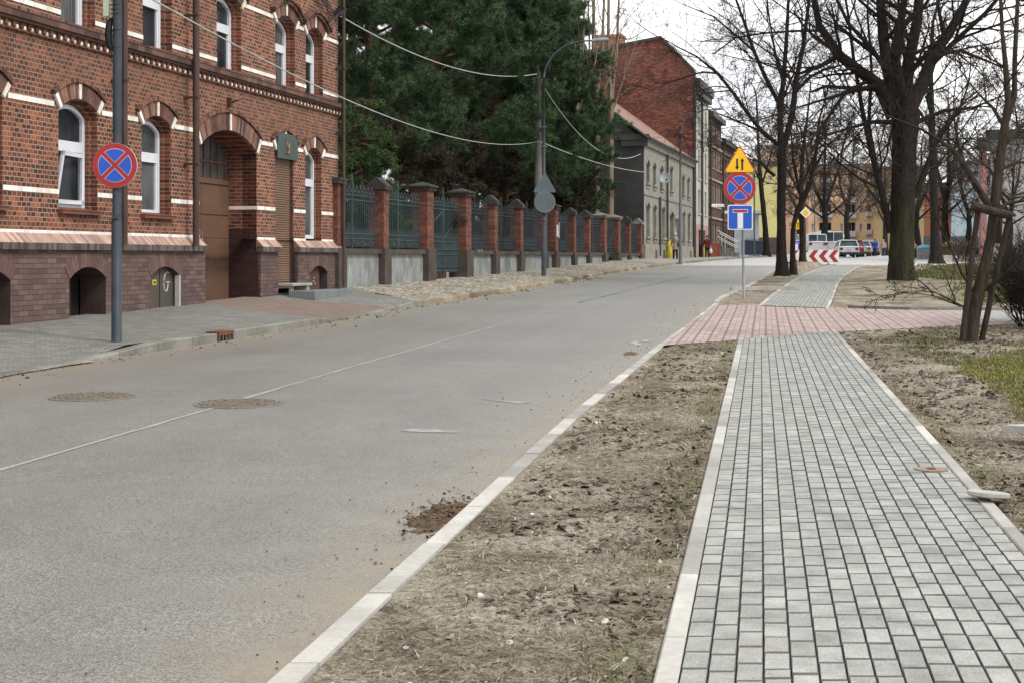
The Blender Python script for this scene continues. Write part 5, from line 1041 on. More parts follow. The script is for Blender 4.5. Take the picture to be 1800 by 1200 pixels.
# --- background bare trees, one model copied
BG = [('tall bare tree by the parked vans, crown against the orange block', 1445, 448, 128, 1.0), ('bare tree in front of the orange block beside its right corner', 1556, 447, 150, .95), ('bare brownish tree between the massive trunk and the dark upright tree', 1616, 447, 118, .9), ('bare tree behind the flower stand', 1664, 449, 105, .95), ('small bare tree in front of the pale blue building', 1700, 449, 112, .8), ('bare tree by the front of the pale grey hall', 1772, 455, 86, .62),
      ('far bare tree rising above the yellow house', 1366, 447, 185, 1.2), ('far bare tree over the pink orange block', 1408, 446, 190, 1.3), ('far bare tree over the middle of the orange block', 1490, 446, 178, 1.25), ('bare tree between the ochre house and the massive trunk', 1590, 447, 165, 1.2), ('bare tree at the far right beyond the hedge', 1815, 452, 98, 1.0)]
proto = None; MINR[0] = .014
for k, (lab, x, y, Yt, s_) in enumerate(BG):
    base = P(x, y, Yt); base.z = g(Yt)
    if proto is None:
        z = lambda h: HY - (h + base.z - EYE) * F / Yt; q = lambda dx, h: (x + dx * F / Yt, z(h))
        proto = tree('background_tree', lab, base, Yt, [(x, z(0), .34), q(.1, 1.5) + (.28,), q(.3, 3) + (.25,), q(.2, 4.4) + (.22,)],
            [[q(.2, 4.3) + (.18,), q(-.6, 6) + (.14,), q(-1.2, 8) + (.10,), q(-1.5, 10) + (.06,)], [q(.25, 4.3) + (.18,), q(.9, 6.2) + (.14, .8), q(1.6, 8.2) + (.10, 1.2), q(2.0, 10.5) + (.06, 1.5)], [q(.2, 4.4) + (.17,), q(.2, 7) + (.12, -.8), q(.3, 10) + (.07, -1)], [q(.2, 3.4) + (.1,), q(-1.2, 4.4) + (.08, .5), q(-2.6, 5.6) + (.05, 1)], [q(.3, 3.6) + (.1,), q(1.6, 4.5) + (.08, -.6), q(3.0, 5.8) + (.05, -1)]],
            [BARK, TWIGF], 4, [(5, .5, .75, .05), (5, .52, .8, .03), (5, .5, .8, .0), (3, .55, .8, 0), (0, 0, 0, 0)], 77, group='bare trees in the background', tw=1)
        o = proto
    else:
        o = copy_tree(proto); o.location = base; o['label'] = lab
    o.scale = (s_, s_, s_); o.rotation_euler = (0, 0, k * 1.3)
MINR[0] = .005
# ------------------------------------------------------------ conifers
def needlemat(name, c1, c2, c3):
    m, t, b = nodes(name); v = coord(t); gm = N(t, 'ShaderNodeNewGeometry').outputs['Random Per Island']
    col = ramp(t, noise(t, v, .45, 5, .6), [(.36, c1), (.64, c2)]); col = mixc(t, ramp(t, gm, [(.5, 0.0), (1, .8)]), col, c3)
    t.links.new(col, b.inputs['Base Color']); b.inputs['Roughness'].default_value = .7; b.inputs['Specular IOR Level'].default_value = .2; return m
NE = needlemat('pine_needles', (.009, .022, .011), (.045, .088, .036), (.12, .19, .085)); NS = needlemat('spruce_needles', (.022, .048, .014), (.045, .09, .025), (.07, .125, .04)); NB = needlemat('dry_brown_needles', (.012, .016, .009), (.040, .030, .018), (.055, .042, .026))
PBK = barkmat('pine_bark', (.045, .028, .02), (.10, .06, .04))
def needles(m, rg, C, D, k, ln, wd, spread, mi=0):
    """k thin needle blades round every tuft centre C with direction D"""
    n = len(C); d = np.repeat(D, k, 0) + rg.normal(0, spread, (n * k, 3)); d /= np.linalg.norm(d, axis=1)[:, None]
    p = np.repeat(C, k, 0) + rg.normal(0, .05, (n * k, 3)); l_ = ln * (.7 + .6 * rg.random((n * k, 1))); s_ = np.cross(d, rg.normal(0, 1, (n * k, 3))); s_ /= np.linalg.norm(s_, axis=1)[:, None]
    v = np.stack([p - s_ * wd, p + s_ * wd, p + d * l_], 1).reshape(-1, 3); m.add(v, np.arange(n * k * 3).reshape(-1, 3), mi)
def conifer(name, label, base, H_, R_, seed, z0=.12, dens=1.0, mat=NE, style='pine', group=None, kk=34, ln=.20, wd=.0105):
    T_ = thing(name, label, 'tree', base, 0, group); rg = np.random.default_rng(seed); tr = M(); tr.tube([(0, 0, -.4), (.05, 0, H_ * .3), (-.08, .05, H_ * .65), (0, 0, H_ * .97)], [H_ * .021, H_ * .016, H_ * .01, .03], 10); tr.build('trunk', PBK, T_, True)
    C = []; D = []; bm_ = M(); nl = int(H_ * 4.2 * dens)
    for i in range(nl):
        t = z0 + (1 - z0) * (i + rg.random()) / nl; h = t * H_; az = rg.random() * 6.283
        if style == 'pine': L_ = R_ * (1.05 - .75 * max(0, (t - .45) / .55) ** 1.3) * (.55 + .55 * rg.random()) * min(1, .55 + t * 1.6); up_ = .05 + .25 * t
        else: L_ = R_ * (1.05 - t) * (.8 + .3 * rg.random()) + .15; up_ = -.18
        d = np.array([math.cos(az), math.sin(az), up_]); pts = [np.array([0, 0, h])]
        for q in range(5): d = nrm(d + rg.normal(0, .10, 3) + np.array([0, 0, .05 if style == 'pine' else .03])); pts.append(pts[-1] + d * L_ / 5)
        pts = np.array(pts); bm_.tube(pts, np.linspace(.05 + .012 * L_, .012, 6), 4, cap=False)
        ns = int(L_ * 4.5) + 2
        for q in range(ns):
            s_ = .28 + .72 * (q + rg.random()) / ns; f = s_ * 5; i0 = min(4, int(f)); p = pts[i0] + (pts[i0 + 1] - pts[i0]) * (f - i0); ax = nrm(pts[i0 + 1] - pts[i0])
            o = rg.normal(0, 1, 3) * np.array([1, 1, .5]); sd_ = nrm(ax * .8 + nrm(o)); sl = (.35 + .55 * rg.random()) * min(1.3, .5 + L_ * .22); e = p + sd_ * sl + np.array([0, 0, .08 if style == 'pine' else -.12]); bm_.tube([p, (p + e) / 2 + rg.normal(0, .03, 3), e], [.012, .009, .005], 3, cap=False)
            nt_ = int(sl * 11) + 2
            for w_ in range(nt_):
                u_ = .25 + .75 * (w_ + 1) / nt_; C.append(p + (e - p) * u_ + rg.normal(0, .07, 3)); D.append(nrm(sd_ + np.array([0, 0, .35]) + rg.normal(0, .25, 3)))
    C = np.array(C); D = np.array(D); bm_.build('branches', PBK, T_)
    m = M(); needles(m, rg, C, D, kk, ln, wd, .75); m.build('foliage', mat, T_); return T_
def fenceback(x, Yt, back=0): p = P(x, HY, Yt); p.z = 1.0; return p
c1 = conifer('pine_tree', 'tall dense dark pine behind the iron gate, second from the brick house', fenceback(770, 57), 16.5, 3.9, 101, .20, 1.1)
c2 = conifer('pine_tree', 'broad dark pine behind the fence right beside the lamp post, rightmost of the conifers', fenceback(948, 72), 16.2, 3.5, 202, .14, 1.15)
def cp(src, lab, x, Yt, sc, rz, sz=1, zz=None):
    o = copy_tree(src); o.location = fenceback(x, Yt); o.scale = (sc, sc, sc * sz); o.rotation_euler = (0, 0, rz); o['label'] = lab; return o
cp(c1, 'tall dark pine directly behind the first fence panel beside the brick house', 650, 48.5, .80, 2.0)
cp(c1, 'dense dark pine in the middle of the group, behind the plastered wall panels', 872, 66.5, 1.0, 4.1)
cp(c1, 'back-row pine seen past the corner of the brick house', 622, 64, 1.0, .6); cp(c2, 'tall back-row pine behind the middle of the fence', 822, 72, 1.15, 3.3); cp(c1, 'back-row pine just left of the lamp post', 915, 74, .95, 5.0); cp(c2, 'back-row pine near the sooty house wall', 985, 77, .9, 2.4)
c3 = conifer('spruce_tree', 'small bright green spruce beside the brick house, behind the first railing', fenceback(636, 43), 5.3, 1.75, 303, .12, 1.6, NS, 'spruce', None, 22, .13, .013)
for k, (x, Yt, s_, lab) in enumerate([(700, 47, 1.0, 'brownish dying conifer scrub behind the second railing'), (800, 53, 1.05, 'brownish scrub conifer behind the gate'), (888, 61, 1.1, 'brown-green scrub conifer behind the third plastered panel'), (990, 70, 1.1, 'dark scrub conifer at the end of the conifer group')]):
    if k == 0: c4_ = conifer('scrub_conifer', lab, fenceback(x, Yt), 4.6, 1.9, 404, .08, 1.6, NB, 'pine', 'scrub conifers behind the fence', 20, .17, .014)
    else: cp(c4_, lab, x, Yt, s_, k * 1.7)
# ------------------------------------------------------------ hedge at the right edge and low bushes
def twigbush(name, label, base, H_, R_, n, seed, mat, cat='bush', lean=.5):
    T_ = thing(name, label, cat, base); rg = np.random.default_rng(seed); m = M()
    for i in range(n):
        a = rg.random() * 6.283; r_ = R_ * .55 * math.sqrt(rg.random()); p = np.array([r_ * math.cos(a), r_ * math.sin(a), -.05]); d = np.array([math.cos(a) * lean * rg.random() * 1.6, math.sin(a) * lean * rg.random() * 1.6, 1.0])
        branch(m, rg, p, d, H_ * (.6 + .35 * rg.random()), .012, 1, 3, [(6, .4, .5, .04), (9, .42, .5, .06), (6, .42, .6, .05), (0, 0, 0, 0)], 0)
    m.build('stems', mat, T_); return T_
hb = G(1815, 577, .05)
twigbush('hedge_bush', 'dense brown leafless bush cut off by the right edge of the view', hb + Vector((.35, .25, 0)), 1.75, .85, 100, 5, TWIG)
twigbush('hedge_bush', 'taller brown leafless bush just behind the cut-off one', hb + Vector((1.25, 1.5, 0)), 1.9, 1.0, 80, 6, TWIG)
twigbush('low_bush', 'low dark bush at the foot of the flower stand', G(1684, 461), 1.5, .9, 36, 7, TWIGF); twigbush('low_bush', 'grey upright twiggy bush in front of the blue building', G(1690, 456), 2.2, 1.0, 30, 8, TWIGF)
# ============================================================ SIGNS AND LAMPS
ZINC = pm('galvanised_pole', (.20, .215, .21), (.14, .15, .15), 3, .5, metal=.4); POLEB = pm('blue_grey_pole', (.022, .031, .043), (.040, .050, .060), 2.2, .55, bst=.2, bsc=12, bd=.004); POLEG = pm('dull_grey_pole', (.065, .08, .085), (.09, .10, .10), 2, .6)
SR = pm('sign_red', (.34, .018, .020), (.29, .015, .018), 2, .4, spec=.4, fine=.03); SB = pm('sign_blue', (.012, .085, .48), (.010, .07, .42), 2, .4, spec=.4, fine=.03); SW = pm('sign_white', (.68, .69, .70), (.6, .61, .62), 2, .4, fine=.03); SY = pm('sign_yellow', (.80, .46, .012), (.72, .42, .012), 2, .4, fine=.03); SK_ = pm('sign_black', (.012, .012, .012), rough=.5); SBK = pm('sign_back', (.085, .115, .128), (.11, .14, .15), 2, .55); RIM = pm('pink_outline', (.60, .42, .44), rough=.5)
def disc(m, r0, y, k, n=40, r1=0, th=.003, cx=0, cz=0):
    a = np.arange(n) * 2 * math.pi / n
    if r1 == 0: m.prism([(cx + r0 * math.cos(t), cz + r0 * math.sin(t)) for t in a], 1, y, y + th, k)
    else:
        o = [(cx + r0 * math.cos(t), y, cz + r0 * math.sin(t)) for t in a]; i = [(cx + r1 * math.cos(t), y, cz + r1 * math.sin(t)) for t in a]
        m.add(o + i, np.array([[q, (q + 1) % n, n + (q + 1) % n, n + q] for q in range(n)]), k)
def stopsign(parent, z, r, y=-.05):
    m = M(); disc(m, r, y, 0, th=.02); disc(m, r * .995, y - .003, 1, th=.003); disc(m, r * .765, y - .006, 3, th=.003)
    for a0 in (90, 180, 270, 0):                 # four blue quadrants left by the diagonal cross
        for ri, w_, yy, k in ((r * .765, r * .082, y - .009, 2), (r * .735, r * .112, y - .012, 4)):
            dl_ = 45 - math.degrees(math.asin(w_ / ri)); pts = [(ri * math.cos(R(a0 + t)), ri * math.sin(R(a0 + t))) for t in np.linspace(-dl_, dl_, 12)]
            pts.append((w_ * 1.414 * math.cos(R(a0)), w_ * 1.414 * math.sin(R(a0)))); m.prism(pts, 1, yy, yy + .003, k)
    disc(m, r, y + .0201, 5, th=.002)
    return m.build('round_sign', [SW, SR, RIM, SR, SB, SBK], parent, loc=(0, 0, z))
def rr_(w_, h, r, n=5):
    p = []
    for cx, cy, a0 in ((w_ - r, h - r, 0), (-w_ + r, h - r, 90), (-w_ + r, -h + r, 180), (w_ - r, -h + r, 270)):
        for i in range(n + 1): a = R(a0 + 90 * i / n); p.append((cx + r * math.cos(a), cy + r * math.sin(a)))
    return p
def deadend(parent, z, h=.31, y=-.05):
    m = M(); m.prism(rr_(h, h, .04), 1, y, y + .02, 0); m.prism(rr_(h * .92, h * .92, .035), 1, y - .003, y, 1)
    m.prism([(-h * .22, -h * .90), (h * .22, -h * .90), (h * .22, h * .34), (-h * .22, h * .34)], 1, y - .006, y - .003, 0)
    m.prism([(-h * .60, h * .36), (h * .60, h * .36), (h * .60, h * .64), (-h * .60, h * .64)], 1, y - .006, y - .003, 0); m.prism([(-h * .56, h * .40), (h * .56, h * .40), (h * .56, h * .60), (-h * .56, h * .60)], 1, y - .009, y - .006, 2)
    m.prism(rr_(h, h, .04), 1, y + .0201, y + .022, 3)
    return m.build('square_sign', [SW, SB, SR, SBK], parent, loc=(0, 0, z))
def tri(s_, r=.045):
    p = []
    for a0 in (90, 210, 330):
        c = (s_ * .577 - r * 1.0) ; cx, cy = (c - r) * math.cos(R(a0)), (c - r) * math.sin(R(a0))
        for k in range(7): a = R(a0 - 60 + 20 * k); p.append((cx + r * math.cos(a), cy + r * math.sin(a)))
    return p
def twoway(parent, z, s_=.8, y=-.05):
    m = M(); m.prism(tri(s_), 1, y, y + .02, 0); m.prism([(a * .985, b * .985) for a, b in tri(s_)], 1, y - .003, y, 1); m.prism([(a * .90, b * .90) for a, b in tri(s_)], 1, y - .006, y - .003, 0)
    u = s_ / .8
    for cx, d in ((-.062, -1), (.062, 1)):
        z0, z1 = -.165, .135 - (.0 if d > 0 else .02); a, b = (z1 - .09, z1) if d > 0 else (z0 + .09, z0)
        m.prism([((cx + k) * u, q * u) for k, q in ((-.022, z0 if d > 0 else z1), (.022, z0 if d > 0 else z1), (.022, a), (-.022, a))], 1, y - .009, y - .006, 2)
        m.prism([((cx + k) * u, q * u) for k, q in ((-.05, a), (.05, a), (0, b))], 1, y - .009, y - .006, 2)
    m.prism(tri(s_), 1, y + .0201, y + .022, 3); return m.build('triangular_sign', [SY, SR, SK_, SBK], parent, loc=(0, 0, z))
SPB = G(1308, 525, .06)
S1 = thing('sign_post', 'grey post with yellow two-way triangle, round no-stopping sign and blue dead-end sign', 'road sign', SPB)
hz = lambda y, Yt, b: P(0, y, Yt).z - b.z
m = M(); m.tube([(0, 0, -.3), (-.03, 0, 1.5), (-.085, 0, hz(262, SPB.y, SPB))], .030, 12); m.build('pole', ZINC, S1, True)
for z in (2.0, 2.35, 2.75, 3.1, 3.5, 3.75): m = M(); m.box(-.12, .06, -.04, .04, z, z + .025); m.build('clamp', ZINC, S1)
t_ = twoway(S1, hz(288, SPB.y, SPB), .83); s_ = stopsign(S1, hz(331, SPB.y, SPB), .405); d_ = deadend(S1, hz(382.5, SPB.y, SPB), .315)
for o in (t_, s_, d_): o.location.x = -.115
d_.location.x = -.10; S1.rotation_euler = (0, 0, R(-4))
def lamppost(name, label, base, H_, arm, r0, r1, mat, adir=0, ph=None, head=True, group=None):
    T_ = thing(name, label, 'street lamp', base, adir, group); m = M(); hb_ = H_ - arm * .75
    pts = [(0, 0, -.3), (0, 0, hb_ * .45), (0, 0, hb_ * .451), (0, 0, hb_)]; rr2 = [r0, r0 * .93, r0 * .72, r1]
    m.tube(pts, rr2, 14); m.build('pole', mat, T_, True)
    m = M(); c = []
    for t in np.linspace(0, 1, 12): c.append((arm * t ** 1.6 * 1.0, 0, hb_ + arm * .75 * (1 - (1 - t) ** 2.1)))
    m.tube(c, np.linspace(r1, r1 * .7, 12), 8); m.build('arm', mat, T_, True)
    if head:
        m = M(); e = c[-1]; m.tube([(e[0] - .05, 0, e[2]), (e[0] + .12, 0, e[2] + .02), (e[0] + .5, 0, e[2] + .04), (e[0] + .58, 0, e[2] + .035)], [.04, .08, .07, .02], 8); m.build('lamp_head', pm('lamp_housing', (.22, .24, .24), rough=.5), T_, True)
    return T_
LB1 = G(956, 487, .13); LB1.z = g(LB1.y) + .15
LP = lamppost('street_lamp', 'slim blue-grey street lamp with curved arm and two sign backs, before the conifers', LB1, hz(72, LB1.y, LB1), 1.75, .088, .038, POLEB, 0)
m = M(); zc = hz(356, LB1.y, LB1); disc(m, .375, -.15, 0, th=.02, cx=.03, cz=zc); disc(m, .375, -.153, 1, r1=.345, cx=.03, cz=zc); m.box(-.1, .14, -.13, -.09, zc + .15, zc + .18); m.box(-.1, .14, -.13, -.09, zc - .18, zc - .15); m.build('round_sign', [SBK, ZINC], LP)
m = M(); zc = hz(327, LB1.y, LB1); m.prism([(a + .03, b + zc) for a, b in tri(.84)], 1, -.15, -.13, 0); m.box(-.1, .14, -.13, -.09, zc - .05, zc - .02); m.build('triangular_sign', [SBK], LP)
m = M()
for z in (2.0, 4.6, 5.3): m.tube([(.1 * math.cos(a), .1 * math.sin(a), z) for a in np.linspace(0, 6.28, 13)], .012, 4)
m.build('clamp', ZINC, LP)
LB2 = G(1196, 461, .12); lamppost('street_lamp', 'distant grey street lamp with long curved arm in front of the old grey house', LB2, hz(193, LB2.y, LB2), 1.75, .095, .045, POLEG, 0)
LB3 = G(1432, 449, 0); lamppost('street_lamp', 'far curved street lamp rising behind the chevron board', LB3, hz(318, LB3.y, LB3), 2.0, .08, .06, POLEG, 0)
LB4 = G(1326, 450.4, .1); T_ = thing('utility_post', 'thin dark post with a base plate on the far left pavement before the navy ramp', 'post', LB4); m = M(); m.tube([(0, 0, -.2), (0, 0, hz(296, LB4.y, LB4))], .07, 8); m.build('pole', POLEG, T_); m = M(); m.box(-.5, .5, -.3, .3, -.05, .06); m.build('base_plate', DRK, T_)
# near lamp post with no-stopping sign
B0_ = G(205, 598, .16)
NP = thing('lamp_post', 'thick blue-grey post on the near left pavement carrying a no-stopping sign', 'street lamp', B0_)
m = M(); m.tube([(0, 0, -.3), (0, 0, hz(388, B0_.y, B0_)), (0.004, 0, hz(386, B0_.y, B0_)), (.01, 0, 4.6), (.02, 0, 8.2)], [.072, .070, .062, .060, .045], 20); m.build('pole', POLEB, NP, True)
m = M(); m.tube([(.02, 0, 8.15), (.15, 0, 8.7), (.5, -.1, 9.1), (1.3, -.2, 9.3)], [.045, .04, .035, .03], 8); m.tube([(1.2, -.2, 9.28), (1.5, -.24, 9.3), (1.9, -.28, 9.3)], [.05, .09, .04], 8); m.build('arm', POLEB, NP, True)
s_ = stopsign(NP, hz(292, B0_.y, B0_), .305, -.085)
m = M()
for z in (hz(386, B0_.y, B0_), hz(270, B0_.y, B0_), hz(315, B0_.y, B0_), hz(83, B0_.y, B0_), hz(53, B0_.y, B0_), hz(25, B0_.y, B0_), hz(17, B0_.y, B0_), hz(9, B0_.y, B0_)): m.tube([(.068 * math.cos(a), .068 * math.sin(a), z) for a in np.linspace(0, 6.28, 17)], .006, 4, cap=False)
z = hz(386, B0_.y, B0_); m.add([(-.09, -.1, z - .03), (.085, -.1, z + .05), (.085, -.085, z + .075), (-.07, -.085, z)], np.array([[0, 1, 2, 3]])); m.build('strap', DRK, NP)
m = M(); zc = hz(62, B0_.y, B0_); m.tube([(-.07, 0, zc + .24), (-.10, 0, zc + .16), (-.115, 0, zc), (-.10, 0, zc - .14), (-.06, 0, zc - .22)], [.02, .045, .05, .045, .015], 10); m.build('cable_coil', pm('black_rubber', (.008, .008, .01), rough=.5), NP, True)
m = M(); m.bevbox(-.17, -.10, -.05, .05, hz(30, B0_.y, B0_), hz(-14, B0_.y, B0_), .015); m.tube([(-.135, 0, hz(30, B0_.y, B0_)), (-.11, 0, hz(38, B0_.y, B0_))], .006, 4); m.build('insulator_box', pm('pale_green_plastic', (.40, .48, .36), rough=.5), NP)
m = M()
for k in range(4): z = hz(6 + k * 8, B0_.y, B0_); m.tube([(-.10, 0, z), (-.075, -.03, z - .015), (-.06, -.02, z + .01)], .010, 5)
m.build('cable_loop', pm('pale_cable', (.42, .38, .33), rough=.7), NP)
# tall round concrete pole
BP = G(946, 475, .13); BP.z = pave(BP.y)
CPo = thing('utility_pole', 'tall round concrete pole with dark foot just behind the blue-grey lamp', 'utility pole', BP)
m = M(); H_ = hz(126, BP.y, BP); m.tube([(0, 0, -.3), (0, 0, .72), (0, 0, .721), (0, 0, H_)], [.235, .23, .19, .105], 18, 0); m.build('shaft', pm('weathered_concrete', (.15, .145, .125), (.085, .083, .072), 1.8, .9, bst=.4), CPo, True)
m = M(); m.tube([(0, 0, 0), (0, 0, .7)], .245, 18); m.build('foot', pm('black_tar_paint', (.012, .012, .012), rough=.7), CPo); m = M(); m.tube([(0, 0, H_ - .35), (0, -.1, H_ - .1), (0, -.12, H_ + .15)], .03, 6); m.box(-.25, .1, -.14, -.1, H_ - .32, H_ - .26); m.build('bracket', DRK, CPo)
def cable(label, a, b, sag, r=.016, mat=None, n=28, name='cable'):
    pts = []; a, b = Vector(a), Vector(b)
    for t in np.linspace(0, 1, n): p = a.lerp(b, t); p.z -= sag * 4 * t * (1 - t); pts.append(p - a)
    m = M(); m.tube([tuple(p) for p in pts], r, 6); o = m.build(name, mat or CABW, None, True, a); return tag(o, label, 'cable')
CABW = pm('pale_cable_sheath', (.42, .43, .42), rough=.6); CABD = pm('dark_cable_sheath', (.03, .03, .03), rough=.6)
PT = BP + Vector((0, -.12, H_))
cable('pale cable from the top corner of the brick house to the concrete pole top', P(590, 24, 36.1), PT + Vector((-.05, 0, -.12)), .62)
cable('long pale cable from the near lamp post past the brick front to the concrete pole', P(206, -36, 19.1), P(948, 249, BP.y - .1), .85, .012)
cable('pale cable from the concrete pole to the corner of the old grey house', P(949, 249, BP.y - .1), P(1133, 303, 80.4), .22, .018)
cable('strongly sagging cable from high on the concrete pole to the sooty wall', P(955, 152, BP.y), P(1126, 271, 80.8), 1.25, .018)
cable('thin dark cable slung before the upper windows of the brick house', P(246, -60, 25.0), P(590, 20, 35.8), .5, .008, CABD)
m = M(); hl = lambda x, y, dy=0: (SX(x), dy, HZ(x, y))
m.box(E1 - .3, E1 - .05, -.2, 0, HZ(585, 22) - .05, HZ(585, 22) + .05)
for k in range(5): m.tube([(E1 - .15, -.2, HZ(585, 18)), (E1 - .5 - k * .12, -.16, HZ(585, 30) - .06 * k), (E1 - 1.1, -.12, HZ(585, 8) - .05 * k), (E1 - 2.0 - k * .2, -.06, HZ(585, 4) + .1 * k)], .012, 5)
m.build('cable_bracket', CABD, H)
# chevron board, small signs at the junction
CB = G(1437, 468, .02); T_ = thing('chevron_board', 'white road barrier board with red chevrons pointing left, across the road end', 'road barrier', CB)
m = M(); u = CB.y / F; zt_, zb_ = hz(439.5, CB.y, CB), hz(462, CB.y, CB); X0, X1 = (1392 - 1437) * u, (1475 - 1437) * u; m.box(X0, X1, 0, .03, zb_, zt_); m.build('board', SW, T_)
zm = (zt_ + zb_) / 2
for k in range(5): 
    xt = (1386.5 + 17.6 * k - 1437) * u; q = [(xt, zm), (xt + 9 * u, zt_ - .02), (xt + 17.5 * u, zt_ - .02), (xt + 9 * u, zm), (xt + 17.5 * u, zb_ + .02), (xt + 9 * u, zb_ + .02)]; q = [(max(p[0], X0 + .01), p[1]) for p in q]
    m = M(); m.prism(q, 1, -.006, .0, 0); m.build('chevron', SR, T_)
for x in (-1.0, .55): m = M(); m.box(x - .03, x + .03, .03, .09, .0, zt_ - .1); m.box(x - .35, x + .35, -.15, .25, -.04, .08); m.build('stand', pm('grey_stand', (.22, .22, .21), rough=.6), T_)
m = M(); m.box(-1.6, -.2, .1, .3, .12, .2); m.build('foot_rail', DRK, T_)
b_ = G(1416, 469, .05); T_ = thing('priority_sign', 'small white and amber diamond priority sign on a thin pole by the tree', 'road sign', b_); m = M(); m.tube([(0, 0, -.2), (0, 0, hz(367, b_.y, b_))], .03, 8); m.build('pole', POLEG, T_)
m = M(); c = hz(374.5, b_.y, b_); r_ = 10 * b_.y / F
for s_, y, k in ((1, -.05, 0), (.62, -.056, 1)): m.prism([(s_ * r_, c), (0, c + s_ * r_), (-s_ * r_, c), (0, c - s_ * r_)], 1, y, -.03, k)
m.build('diamond_sign', [SW, SY], T_)
b_ = G(1400, 462, 0); T_ = thing('sign_post', 'farther sign post with yellow triangle and blue dead-end sign, half hidden by trunks', 'road sign', b_); m = M(); m.tube([(0, 0, -.2), (0, 0, hz(378, b_.y, b_))], .03, 8); m.build('pole', ZINC, T_); twoway(T_, hz(396, b_.y, b_), .95); deadend(T_, hz(433, b_.y, b_), .34)
b_ = G(1479, 451.5, 0); T_ = thing('round_road_sign', 'tiny round white sign with dark rim above the white car', 'road sign', b_); m = M(); m.tube([(0, 0, -.2), (0, 0, hz(398, b_.y, b_))], .04, 6); m.build('pole', POLEG, T_); m = M(); disc(m, .33, -.08, 0, th=.03, cz=hz(415, b_.y, b_)); disc(m, .26, -.085, 1, th=.004, cz=hz(415, b_.y, b_)); m.box(-.05, .1, -.09, -.085, hz(415, b_.y, b_) - .08, hz(415, b_.y, b_) + .08, 0); m.build('round_sign', [SK_, SW], T_)
